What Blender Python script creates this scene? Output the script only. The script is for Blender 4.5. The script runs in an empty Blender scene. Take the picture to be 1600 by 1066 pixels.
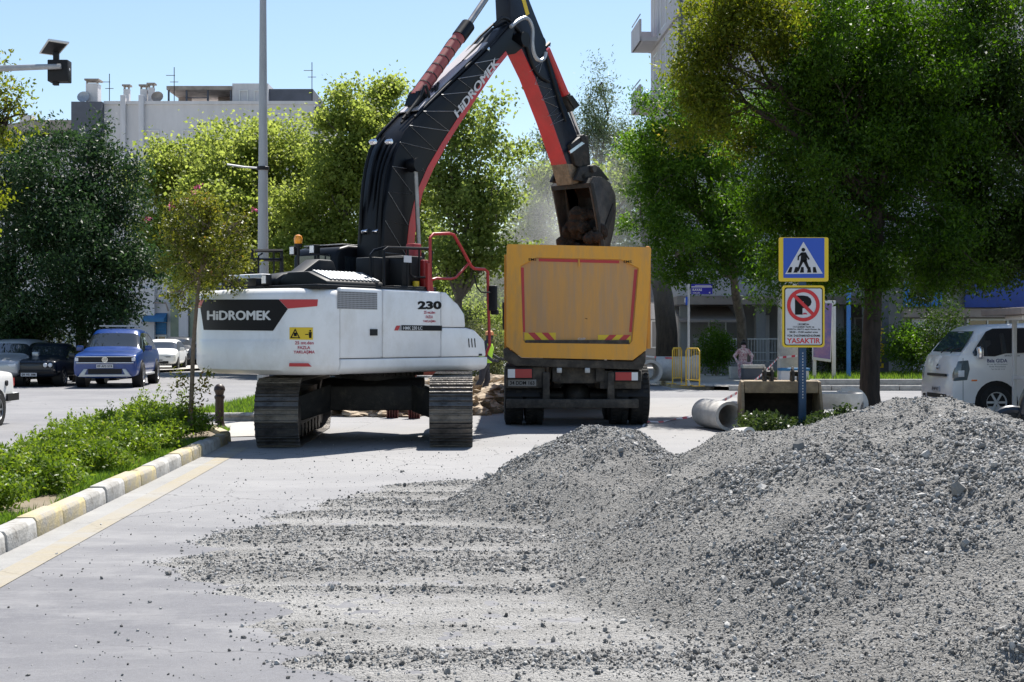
import bpy, bmesh, math, random
import numpy as np
from mathutils import Vector, Matrix
R = math.radians
scene = bpy.context.scene
COL = scene.collection

# ------------------------------------------------------------------ camera
FPX, HZ, CAMH = 2060.0, 530.0, 1.52          # focal length in photo pixels, horizon row, eye height
cam_data = bpy.data.cameras.new('camera')
cam_data.sensor_width = 36.0
cam_data.lens = 36.0 * FPX / 1600.0
cam_data.shift_y = -0.0019
cam_data.clip_start = 0.1
cam_data.clip_end = 3000
cam = bpy.data.objects.new('camera', cam_data)
cam.location = (0, 0, CAMH)
cam.rotation_euler = (R(90), 0, 0)
COL.objects.link(cam)
scene.camera = cam

# ------------------------------------------------------------------ sky, sun, exposure
SUN_EL, SUN_AZ = R(60), R(17)                # azimuth clockwise from +Y
world = bpy.data.worlds.new('World')
scene.world = world
world.use_nodes = True
wn = world.node_tree
bg = wn.nodes['Background']
sky = wn.nodes.new('ShaderNodeTexSky')
sky.sky_type = 'NISHITA'
sky.sun_disc = False
sky.sun_elevation = SUN_EL
sky.sun_rotation = SUN_AZ
sky.air_density = 1.15
sky.dust_density = 0.35
sky.ozone_density = 2.0
wn.links.new(sky.outputs[0], bg.inputs[0])
bg.inputs[1].default_value = 0.085
sun_d = bpy.data.lights.new('sun', 'SUN')
sun_d.energy = 5.0
sun_d.angle = R(0.53)
sun_d.color = (1.0, 0.955, 0.89)
sun = bpy.data.objects.new('sun', sun_d)
sv = Vector((math.sin(SUN_AZ) * math.cos(SUN_EL), math.cos(SUN_AZ) * math.cos(SUN_EL), math.sin(SUN_EL)))
sun.rotation_euler = sv.to_track_quat('Z', 'Y').to_euler()
COL.objects.link(sun)
scene.view_settings.view_transform = 'Standard'
scene.view_settings.look = 'None'
scene.view_settings.gamma = 1.0
scene.view_settings.exposure = 0.86
scene.view_settings.use_curve_mapping = False
scene.render.engine = 'CYCLES'
scene.cycles.max_bounces = 7
scene.cycles.transparent_max_bounces = 8
scene.cycles.use_denoising = True

# ------------------------------------------------------------------ helpers
def P(px, py, D):
    """photo pixel at depth D -> world point"""
    return Vector(((px - 800.0) / FPX * D, D, CAMH - (py - HZ) / FPX * D))
def G(px, py):
    """photo pixel on the ground -> world point"""
    D = CAMH * FPX / (py - HZ)
    return Vector(((px - 800.0) / FPX * D, D, 0))

def tag(o, label=None, cat=None, group=None, kind=None):
    if label: o['label'] = label
    if cat: o['category'] = cat
    if group: o['group'] = group
    if kind: o['kind'] = kind
    return o
def empty(name, loc=(0, 0, 0), rz=0.0, label=None, cat=None, group=None):
    o = bpy.data.objects.new(name, None)
    o.location = loc; o.rotation_euler = (0, 0, rz)
    COL.objects.link(o)
    return tag(o, label, cat, group)

def smooth_mesh(me, ang):
    if ang:
        me.polygons.foreach_set('use_smooth', [True] * len(me.polygons))
        me.set_sharp_from_angle(angle=R(ang))

def bevel_mesh(me, w, seg=2, ang=32):
    bm = bmesh.new(); bm.from_mesh(me)
    bmesh.ops.remove_doubles(bm, verts=bm.verts, dist=1e-5)
    bmesh.ops.recalc_face_normals(bm, faces=bm.faces)
    ed = [e for e in bm.edges if len(e.link_faces) == 2 and e.calc_face_angle(0) > R(ang)]
    bmesh.ops.bevel(bm, geom=ed, offset=w, segments=seg, profile=0.5, affect='EDGES', clamp_overlap=True)
    bm.to_mesh(me); bm.free()

class MB:
    def __init__(s, M=None):
        s.v = []; s.f = []; s.mi = []; s.M = M
    def add(s, V, F, mi=0):
        n = len(s.v)
        if s.M is not None: V = [s.M @ Vector(p) for p in V]
        s.v += [tuple(p) for p in V]
        s.f += [tuple(i + n for i in f) for f in F]
        s.mi += [mi] * len(F)
        return s
    def box(s, x0, x1, y0, y1, z0, z1, mi=0):
        V = [(x0,y0,z0),(x1,y0,z0),(x1,y1,z0),(x0,y1,z0),(x0,y0,z1),(x1,y0,z1),(x1,y1,z1),(x0,y1,z1)]
        return s.add(V, [(0,3,2,1),(4,5,6,7),(0,1,5,4),(1,2,6,5),(2,3,7,6),(3,0,4,7)], mi)
    def obox(s, c, sx, sy, sz, rot=None, mi=0):
        """box with centre c, sizes and an optional 3x3 rotation"""
        V = []
        for z in (-.5, .5):
            for x, y in ((-.5,-.5),(.5,-.5),(.5,.5),(-.5,.5)):
                p = Vector((x*sx, y*sy, z*sz))
                if rot is not None: p = rot @ p
                V.append(p + Vector(c))
        return s.add(V, [(0,3,2,1),(4,5,6,7),(0,1,5,4),(1,2,6,5),(2,3,7,6),(3,0,4,7)], mi)
    def prism(s, poly, lo, hi, fn, mi=0):
        """extrude a 2-D outline between lo and hi; fn(a, b, t) gives the point"""
        n = len(poly)
        V = [fn(a, b, lo) for a, b in poly] + [fn(a, b, hi) for a, b in poly]
        F = [tuple(range(n - 1, -1, -1)), tuple(range(n, 2 * n))]
        F += [(i, (i + 1) % n, n + (i + 1) % n, n + i) for i in range(n)]
        return s.add(V, F, mi)
    def tube(s, pts, r, n=8, caps=True, mi=0):
        pts = [Vector(p) for p in pts]
        rr = list(r) if hasattr(r, '__len__') else [r] * len(pts)
        T = []
        for i in range(len(pts)):
            a = pts[max(i - 1, 0)]; b = pts[min(i + 1, len(pts) - 1)]
            T.append((b - a).normalized())
        up = Vector((0, 0, 1)) if abs(T[0].z) < 0.9 else Vector((1, 0, 0))
        N = (up - T[0] * up.dot(T[0])).normalized()
        V = []
        for i, p in enumerate(pts):
            N = (N - T[i] * N.dot(T[i]))
            N = N.normalized() if N.length > 1e-6 else T[i].orthogonal().normalized()
            B = T[i].cross(N)
            for k in range(n):
                a = 2 * math.pi * k / n
                V.append(p + (N * math.cos(a) + B * math.sin(a)) * rr[i])
        F = []
        for i in range(len(pts) - 1):
            for k in range(n):
                k2 = (k + 1) % n
                F.append((i*n+k, i*n+k2, (i+1)*n+k2, (i+1)*n+k))
        if caps:
            F.append(tuple(range(n - 1, -1, -1)))
            F.append(tuple((len(pts)-1)*n + k for k in range(n)))
        return s.add(V, F, mi)
    def cyl(s, a, b, r0, r1=None, n=16, mi=0):
        return s.tube([a, b], [r0, r0 if r1 is None else r1], n, True, mi)
    def lathe(s, prof, n=20, M=None, mi=0):
        """profile of (radius, height) about Z, placed by M"""
        V = []; F = []
        for r, z in prof:
            for k in range(n):
                a = 2 * math.pi * k / n
                p = Vector((r * math.cos(a), r * math.sin(a), z))
                V.append(M @ p if M is not None else p)
        for i in range(len(prof) - 1):
            for k in range(n):
                k2 = (k + 1) % n
                F.append((i*n+k, i*n+k2, (i+1)*n+k2, (i+1)*n+k))
        if prof[0][0] > 1e-4: F.append(tuple(range(n - 1, -1, -1)))
        if prof[-1][0] > 1e-4: F.append(tuple((len(prof)-1)*n + k for k in range(n)))
        return s.add(V, F, mi)
    def loft(s, rings, caps=True, closed=True, mi=0):
        n = len(rings[0]); V = [p for r in rings for p in r]; F = []
        for i in range(len(rings) - 1):
            for k in range(n if closed else n - 1):
                k2 = (k + 1) % n
                F.append((i*n+k, i*n+k2, (i+1)*n+k2, (i+1)*n+k))
        if caps:
            F.append(tuple(range(n - 1, -1, -1)))
            F.append(tuple((len(rings)-1)*n + k for k in range(n)))
        return s.add(V, F, mi)
    def ball(s, c, rx, ry=None, rz=None, nu=12, nv=8, mi=0):
        ry = rx if ry is None else ry; rz = rx if rz is None else rz
        V = [Vector(c) + Vector((0, 0, -rz))]
        for i in range(1, nv):
            t = math.pi * i / nv
            for k in range(nu):
                a = 2 * math.pi * k / nu
                V.append(Vector(c) + Vector((rx*math.sin(t)*math.cos(a), ry*math.sin(t)*math.sin(a), -rz*math.cos(t))))
        V.append(Vector(c) + Vector((0, 0, rz)))
        F = []
        for k in range(nu): F.append((0, 1 + (k+1) % nu, 1 + k))
        for i in range(nv - 2):
            for k in range(nu):
                a = 1 + i*nu
                F.append((a + k, a + (k+1) % nu, a + nu + (k+1) % nu, a + nu + k))
        e = len(V) - 1; a = 1 + (nv-2)*nu
        for k in range(nu): F.append((a + k, a + (k+1) % nu, e))
        return s.add(V, F, mi)
    def mesh(s, name, bevel=0, smooth=35, seg=2):
        me = bpy.data.meshes.new(name)
        me.from_pydata(s.v, [], s.f)
        if any(s.mi): me.polygons.foreach_set('material_index', s.mi)
        if bevel: bevel_mesh(me, bevel, seg)
        else:
            bm = bmesh.new(); bm.from_mesh(me)
            bmesh.ops.recalc_face_normals(bm, faces=bm.faces)
            bm.to_mesh(me); bm.free()
        smooth_mesh(me, smooth)
        return me
    def build(s, name, mat, parent=None, bevel=0, smooth=35, loc=None, rz=None, seg=2):
        me = s.mesh(name, bevel, smooth, seg)
        return link(name, me, mat, parent, loc, rz)

def link(name, me, mat=None, parent=None, loc=None, rz=None):
    if mat is not None:
        for m in (mat if isinstance(mat, (list, tuple)) else [mat]):
            me.materials.append(M[m] if isinstance(m, str) else m)
    o = bpy.data.objects.new(name, me)
    if loc is not None: o.location = loc
    if rz is not None: o.rotation_euler = (0, 0, rz)
    COL.objects.link(o)
    if parent is not None: o.parent = parent
    return o

def inst(name, me, parent=None, M4=None):
    """another object on shared mesh data"""
    o = bpy.data.objects.new(name, me)
    if M4 is not None: o.matrix_basis = M4
    COL.objects.link(o)
    if parent is not None: o.parent = parent
    return o

def copy_tree(o, parent=None):
    c = o.copy(); COL.objects.link(c); c.parent = parent
    for ch in list(o.children): copy_tree(ch, c)
    return c

def fast_mesh(name, V, F, attr=None):
    """V (n,3) floats, F (m,k) ints, attr per vertex -> mesh"""
    me = bpy.data.meshes.new(name)
    V = np.asarray(V, np.float32); F = np.asarray(F, np.int32)
    k = F.shape[1]
    me.vertices.add(len(V)); me.vertices.foreach_set('co', V.ravel())
    me.loops.add(F.size); me.loops.foreach_set('vertex_index', F.ravel())
    me.polygons.add(len(F)); me.polygons.foreach_set('loop_start', np.arange(0, F.size, k, dtype=np.int32))
    if attr is not None:
        a = me.attributes.new('rnd', 'FLOAT', 'POINT')
        a.data.foreach_set('value', np.asarray(attr, np.float32))
    me.update(calc_edges=True)
    return me

def text_geo(s, bold=0.0, spacing=1.0, shear=0.0, extrude=0.0):
    cu = bpy.data.curves.new('lettering', 'FONT')
    cu.body = s; cu.offset = bold; cu.resolution_u = 3; cu.space_character = spacing; cu.shear = shear
    cu.align_x = 'CENTER'; cu.extrude = extrude
    ob = bpy.data.objects.new('lettering', cu)
    me = bpy.data.meshes.new_from_object(ob)
    V = np.array([v.co[:] for v in me.vertices]); F = [tuple(p.vertices) for p in me.polygons]
    bpy.data.objects.remove(ob); bpy.data.meshes.remove(me); bpy.data.curves.remove(cu)
    return V, F
def lettering(s, fn, x0, x1, y0, y1, mat, parent, bold=0.02, shear=0.0, spacing=1.0, name='lettering', heavy=0.0, lift=None):
    """flat print: the text stretched to the rectangle x0..x1, y0..y1 and mapped by fn(a, b) -> point"""
    V, F = text_geo(s, bold, spacing, shear)
    lo = V.min(0); hi = V.max(0)
    pts = [fn(x0 + (p[0]-lo[0])/(hi[0]-lo[0])*(x1-x0), y0 + (p[1]-lo[1])/(hi[1]-lo[1])*(y1-y0)) for p in V]
    AV = [tuple(p) for p in pts]; AF = list(F)
    if heavy:                                    # heavier strokes: shifted passes of the same print, each a hair above the last
        for k, (dx, dy) in enumerate(((heavy,0),(-heavy,0),(0,heavy),(0,-heavy)), 1):
            n0 = len(AV)
            for p in V:
                q = fn(x0 + (p[0]-lo[0])/(hi[0]-lo[0])*(x1-x0) + dx*(x1-x0), y0 + (p[1]-lo[1])/(hi[1]-lo[1])*(y1-y0) + dy*(x1-x0)*.6)
                AV.append(tuple(Vector(q) + Vector(lift)*k))
            AF += [tuple(i+n0 for i in f) for f in F]
    me = bpy.data.meshes.new(name); me.from_pydata(AV, [], AF)
    return link(name, me, mat, parent)

# numpy value noise
_rng = np.random.RandomState(7)
_tab = _rng.rand(256, 256)
def vnoise(x, y):
    xi = np.floor(x).astype(int); yi = np.floor(y).astype(int)
    fx = x - xi; fy = y - yi
    fx = fx*fx*(3-2*fx); fy = fy*fy*(3-2*fy)
    t = lambda a, b: _tab[a % 256, b % 256]
    return (t(xi,yi)*(1-fx)+t(xi+1,yi)*fx)*(1-fy) + (t(xi,yi+1)*(1-fx)+t(xi+1,yi+1)*fx)*fy
def fbm(x, y, o=4):
    s = 0; a = .5; t = 0
    for i in range(o):
        s = s + a*vnoise(x + 17.3*i, y + 9.1*i); t += a; a *= .5; x = x*2.03; y = y*2.03
    return s/t

# ------------------------------------------------------------------ materials
M = {}
def nodes_of(name):
    m = bpy.data.materials.new(name); m.use_nodes = True
    nt = m.node_tree
    return m, nt, nt.nodes['Principled BSDF']
def pm(name, c, rough=.6, metal=0., var=.12, scale=3., bump=0., bscale=40., c2=None, lo=.35, hi=.65, coat=0., spec=.5, stretch=None, c3=None, s3=.6, f3=(.5,.75)):
    m, nt, b = nodes_of(name)
    N = nt.nodes.new; L = nt.links.new
    tc = N('ShaderNodeTexCoord'); mp = N('ShaderNodeMapping')
    if stretch: mp.inputs['Scale'].default_value = stretch
    L(tc.outputs['Object'], mp.inputs[0])
    nz = N('ShaderNodeTexNoise'); nz.inputs['Scale'].default_value = scale; nz.inputs['Detail'].default_value = 6; nz.inputs['Roughness'].default_value = .65
    L(mp.outputs[0], nz.inputs[0])
    cr = N('ShaderNodeValToRGB')
    cr.color_ramp.elements[0].position = lo; cr.color_ramp.elements[1].position = hi
    a = c if c2 is not None else tuple(x*(1-var) for x in c)
    d = c2 if c2 is not None else tuple(min(1, x*(1+var)) for x in c)
    cr.color_ramp.elements[0].color = (*a, 1); cr.color_ramp.elements[1].color = (*d, 1)
    L(nz.outputs[0], cr.inputs[0])
    out = cr.outputs[0]
    if c3 is not None:
        n3 = N('ShaderNodeTexNoise'); n3.inputs['Scale'].default_value = s3; n3.inputs['Detail'].default_value = 8; n3.inputs['Roughness'].default_value = .7
        L(mp.outputs[0], n3.inputs[0])
        r3 = N('ShaderNodeMapRange'); r3.inputs[1].default_value = f3[0]; r3.inputs[2].default_value = f3[1]
        L(n3.outputs[0], r3.inputs[0])
        mx = N('ShaderNodeMix'); mx.data_type = 'RGBA'
        L(r3.outputs[0], mx.inputs[0]); L(out, mx.inputs[6]); mx.inputs[7].default_value = (*c3, 1)
        out = mx.outputs[2]
    L(out, b.inputs['Base Color'])
    b.inputs['Metallic'].default_value = metal
    b.inputs['Specular IOR Level'].default_value = spec
    b.inputs['Coat Weight'].default_value = coat
    b.inputs['Coat Roughness'].default_value = .08
    rr = N('ShaderNodeMapRange'); rr.inputs[3].default_value = max(.02, rough-.08); rr.inputs[4].default_value = min(1, rough+.1)
    L(nz.outputs[0], rr.inputs[0]); L(rr.outputs[0], b.inputs['Roughness'])
    if bump:
        n2 = N('ShaderNodeTexNoise'); n2.inputs['Scale'].default_value = bscale; n2.inputs['Detail'].default_value = 5
        L(mp.outputs[0], n2.inputs[0])
        bp = N('ShaderNodeBump'); bp.inputs['Strength'].default_value = bump; bp.inputs['Distance'].default_value = .02
        L(n2.outputs[0], bp.inputs['Height']); L(bp.outputs[0], b.inputs['Normal'])
    M[name] = m
    return m

def leafmat(name, c1, c2, trans=.4, rough=.5, c3=None):
    m, nt, b = nodes_of(name)
    N = nt.nodes.new; L = nt.links.new
    at = N('ShaderNodeAttribute'); at.attribute_name = 'rnd'
    cr = N('ShaderNodeValToRGB')
    cr.color_ramp.elements[0].color = (*c1, 1); cr.color_ramp.elements[1].color = (*c2, 1)
    if c3:
        cr.color_ramp.elements[1].position = .86
        e = cr.color_ramp.elements.new(.97); e.color = (*c3, 1)
    L(at.outputs['Fac'], cr.inputs[0])
    L(cr.outputs[0], b.inputs['Base Color'])
    b.inputs['Roughness'].default_value = rough
    b.inputs['Specular IOR Level'].default_value = .3
    tr = N('ShaderNodeBsdfTranslucent')
    hs = N('ShaderNodeHueSaturation'); hs.inputs['Saturation'].default_value = 1.05; hs.inputs['Value'].default_value = 1.6; hs.inputs['Hue'].default_value = .493
    L(cr.outputs[0], hs.inputs['Color']); L(hs.outputs[0], tr.inputs[0])
    ms = N('ShaderNodeMixShader'); ms.inputs[0].default_value = trans
    L(b.outputs[0], ms.inputs[1]); L(tr.outputs[0], ms.inputs[2])
    L(ms.outputs[0], nt.nodes['Material Output'].inputs[0])
    M[name] = m

def glassmat(name, tint=(.02,.025,.03), rough=.04):
    m, nt, b = nodes_of(name)
    b.inputs['Base Color'].default_value = (*tint, 1)
    b.inputs['Roughness'].default_value = rough
    b.inputs['Specular IOR Level'].default_value = .8
    b.inputs['Coat Weight'].default_value = .6
    M[name] = m
def plain(name, c, rough=.6, metal=0., emit=None, spec=.5):
    m, nt, b = nodes_of(name)
    b.inputs['Specular IOR Level'].default_value = spec
    b.inputs['Base Color'].default_value = (*c, 1); b.inputs['Roughness'].default_value = rough; b.inputs['Metallic'].default_value = metal
    if emit: b.inputs['Emission Color'].default_value = (*c, 1); b.inputs['Emission Strength'].default_value = emit
    M[name] = m

# vehicles and machines
pm('white_paint', (.78,.775,.77), .36, var=.05, scale=2.5, coat=.25, c3=(.58,.545,.49), s3=2.0, f3=(.48,.9), stretch=(1.,1.,.75))
pm('car_white', (.84,.84,.83), .3, var=.03, coat=.5)
pm('car_blue', (.006,.045,.22), .3, var=.1, coat=.8)
pm('car_dark', (.006,.011,.02), .35, var=.2, coat=.3)
pm('car_silver', (.45,.46,.47), .3, .4, var=.05, coat=.5)
pm('black_paint', (.005,.0055,.0075), .42, spec=.25, var=.35, scale=4, c3=(.07,.065,.06), s3=5, f3=(.62,1.1))
pm('navy_paint', (.006,.011,.024), .4, spec=.3, var=.3, scale=4, c3=(.08,.075,.07), s3=5, f3=(.66,1.1))
pm('black_plastic', (.011,.011,.012), .55, var=.2, bump=.1, bscale=120, spec=.35)
pm('red_paint', (.52,.02,.02), .38, var=.14, scale=3, coat=.2, c3=(.30,.10,.07), s3=4, f3=(.55,.9))
pm('faded_red', (.33,.075,.065), .5, var=.15, scale=6)
pm('rail_red', (.36,.022,.022), .4, var=.1)
pm('chrome', (.7,.7,.72), .16, 1., var=.03)
pm('steel', (.32,.31,.30), .45, .8, var=.2, scale=8)
pm('dark_steel', (.022,.020,.018), .6, .2, var=.4, scale=9, bump=.3, bscale=60, c3=(.11,.09,.07), s3=6, f3=(.52,.9))
pm('track_steel', (.11,.102,.095), .40, .65, var=.35, scale=10, bump=.3, bscale=40, c3=(.20,.175,.15), s3=7, f3=(.5,.85))
pm('mud', (.20,.155,.105), .9, var=.35, scale=9, bump=.8, bscale=25)
pm('bucket_steel', (.06,.055,.052), .48, .4, var=.35, scale=6, bump=.3, bscale=30, c3=(.13,.11,.09), s3=4, f3=(.45,.75))
pm('old_bucket', (.21,.16,.10), .7, .1, var=.3, scale=5, bump=.4, bscale=30, c3=(.10,.07,.05), s3=3, f3=(.45,.75))
pm('bed_orange', (.82,.37,.03), .48, var=.1, scale=2.5, stretch=(1.6,1,.35), c2=(.76,.35,.04), c3=(.44,.27,.12), s3=3.2, f3=(.46,.85), bump=.22, bscale=4)
pm('bed_panel', (.66,.32,.075), .55, var=.1, scale=3.5, stretch=(2.2,1,.22), c2=(.52,.285,.11), c3=(.42,.28,.175), s3=4, f3=(.45,.8))
pm('dusty_chassis', (.045,.040,.034), .85, var=.4, scale=6, bump=.4, bscale=30, c3=(.16,.135,.105), s3=4, f3=(.45,.8))
pm('tyre', (.014,.014,.014), .85, var=.25, scale=10, bump=.4, bscale=60, c3=(.07,.064,.056), s3=6, f3=(.52,.95))
pm('rim', (.42,.42,.43), .35, .7, var=.08)
pm('white_rim', (.6,.6,.58), .5, var=.08)
plain('tail_red', (.42,.02,.025), .3)
plain('marker_orange', (.85,.22,.03), .35)
plain('lens', (.75,.76,.78), .18)
pm('beacon', (.9,.32,.01), .25, var=.05, coat=.6)
glassmat('glass'); glassmat('glass_pale', (.10,.13,.14), .06); glassmat('glass_blue', (.03,.05,.09), .05)
plain('decal_black', (.007,.007,.008), .55, spec=.2)
plain('decal_grey', (.30,.30,.31), .5)
plain('decal_red', (.48,.03,.035), .4)
plain('decal_white', (.62,.62,.62), .5)
plain('print_white', (.78,.78,.78), .5)
plain('print_black', (.008,.008,.008), .6, spec=.2)
plain('print_red', (.55,.02,.025), .5)
plain('print_maroon', (.42,.03,.06), .6)
plain('print_navy', (.03,.04,.15), .6)
plain('sign_yellow', (.72,.50,.02), .45)
plain('sign_blue', (.01,.07,.42), .35)
plain('sign_white', (.56,.56,.58), .4)
plain('street_blue', (.02,.02,.26), .35)
plain('dark_opening', (.045,.048,.06), .35)
plain('hi_vis', (.45,.75,.05), .7)
# ground, stone, walls
pm('concrete', (.52,.505,.475), .85, var=.14, scale=5, bump=.3, bscale=40, c3=(.38,.365,.335), s3=2, f3=(.5,.8))
pm('kerb_white', (.42,.41,.385), .85, var=.14, scale=7, bump=.35, bscale=45, c3=(.22,.205,.18), s3=4, f3=(.44,.68))
pm('kerb_yellow', (.47,.385,.20), .85, var=.14, scale=7, bump=.35, bscale=45, c3=(.34,.315,.27), s3=4, f3=(.40,.62))
pm('kerb_grey', (.36,.35,.33), .9, var=.2, scale=6, bump=.35, bscale=45)
pm('wall_white', (.62,.61,.62), .85, var=.05, scale=1.2, bump=.05, bscale=20, c3=(.50,.49,.49), s3=.4, f3=(.5,.8), stretch=(2,1,.4))
pm('wall_lilac', (.53,.505,.53), .85, var=.05, scale=1.2, c3=(.45,.43,.45), s3=.5, f3=(.5,.85), stretch=(2,2,.4))
pm('wall_slate', (.09,.10,.125), .8, var=.15, scale=1.5)
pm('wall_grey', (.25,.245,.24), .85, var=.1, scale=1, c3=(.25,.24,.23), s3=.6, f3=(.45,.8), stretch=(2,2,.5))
pm('wall_green', (.26,.30,.22), .85, var=.1, scale=2)
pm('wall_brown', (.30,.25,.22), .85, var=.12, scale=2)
pm('roof_dirt', (.30,.26,.23), .9, var=.3, scale=2)
pm('awning_blue', (.03,.17,.36), .6, var=.15)
pm('shop_blue', (.015,.06,.32), .5, var=.15)
pm('shop_cyan', (.01,.16,.55), .5, var=.12)
pm('alu_white', (.66,.66,.64), .4, var=.04)
pm('galv', (.42,.43,.44), .45, .5, var=.12, scale=6)
pm('pole_grey', (.36,.37,.38), .5, .3, var=.12, scale=2, stretch=(3,3,.5))
pm('post_blue', (.02,.06,.13), .45, .3, var=.2)
pm('pole_blue', (.03,.17,.50), .45, var=.1)
pm('bollard_brown', (.035,.022,.018), .45, .2, var=.3)
pm('barrier_yellow', (.68,.42,.03), .5, var=.1)
pm('maroon', (.16,.035,.03), .6, .1, var=.3, scale=6, c3=(.22,.15,.11), s3=4, f3=(.5,.8))
pm('soil', (.15,.10,.06), .95, var=.45, scale=6, bump=.8, bscale=14)
pm('dark_soil', (.028,.021,.016), .95, var=.5, scale=7, bump=.9, bscale=12)
pm('earth', (.36,.29,.21), .95, var=.3, scale=4, bump=.6, bscale=20)
pm('pebble', (.40,.40,.395), .85, var=.1, scale=30)
pm('bark', (.045,.034,.026), .95, var=.45, scale=7, bump=.9, bscale=14, stretch=(1.6,1.6,.35))
pm('bark_pale', (.13,.11,.088), .95, var=.4, scale=5, bump=.6, bscale=12, stretch=(1.4,1.4,.5))
pm('twig', (.17,.125,.085), .9, var=.3, scale=14)
pm('skin', (.42,.22,.14), .55, var=.06)
pm('hair_black', (.012,.010,.010), .5, var=.3)
pm('cap_orange', (.62,.28,.12), .7, var=.1)
pm('trouser_grey', (.085,.08,.075), .85, var=.2, scale=20)
pm('shirt_dark', (.035,.035,.045), .85, var=.2)
pm('blouse', (.50,.22,.26), .85, var=.3, scale=16, c2=(.78,.66,.66), lo=.42, hi=.58)
pm('trouser_olive', (.20,.20,.09), .85, var=.15)
pm('poster', (.30,.16,.32), .4, c2=(.14,.13,.34), scale=1.6, lo=.4, hi=.6, c3=(.55,.30,.30), s3=2.2, f3=(.5,.75))
# foliage
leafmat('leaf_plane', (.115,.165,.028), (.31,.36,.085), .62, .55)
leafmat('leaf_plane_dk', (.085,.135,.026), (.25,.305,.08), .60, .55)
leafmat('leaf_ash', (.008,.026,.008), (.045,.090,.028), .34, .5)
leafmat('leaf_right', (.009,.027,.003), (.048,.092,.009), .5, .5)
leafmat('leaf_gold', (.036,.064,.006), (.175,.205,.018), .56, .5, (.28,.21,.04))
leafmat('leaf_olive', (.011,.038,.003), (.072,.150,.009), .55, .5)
leafmat('leaf_fresh', (.022,.070,.006), (.115,.215,.020), .56, .45)
leafmat('leaf_dark', (.018,.036,.010), (.055,.085,.018), .32, .4)
leafmat('leaf_pine', (.05,.085,.035), (.12,.16,.07), .35)
leafmat('leaf_hedge', (.040,.090,.008), (.175,.255,.024), .42, .45, (.34,.30,.08))
leafmat('leaf_myrtle', (.050,.075,.010), (.17,.175,.022), .42, .45, (.24,.13,.03))
leafmat('leaf_bush', (.07,.09,.03), (.20,.21,.09), .35)
leafmat('grass_green', (.06,.14,.012), (.17,.27,.03), .35, .5)
plain('flower_pink', (.75,.12,.30), .6)

# striped tape
m, nt, b = nodes_of('tape')
tc = nt.nodes.new('ShaderNodeTexCoord'); wv = nt.nodes.new('ShaderNodeTexWave'); wv.inputs['Scale'].default_value = 1.1
cr = nt.nodes.new('ShaderNodeValToRGB'); cr.color_ramp.interpolation = 'CONSTANT'
cr.color_ramp.elements[0].color = (.75,.72,.72,1); cr.color_ramp.elements[1].color = (.62,.05,.08,1); cr.color_ramp.elements[1].position = .62
nt.links.new(tc.outputs['Object'], wv.inputs[0]); nt.links.new(wv.outputs[0], cr.inputs[0]); nt.links.new(cr.outputs[0], b.inputs['Base Color'])
M['tape'] = m

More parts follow.
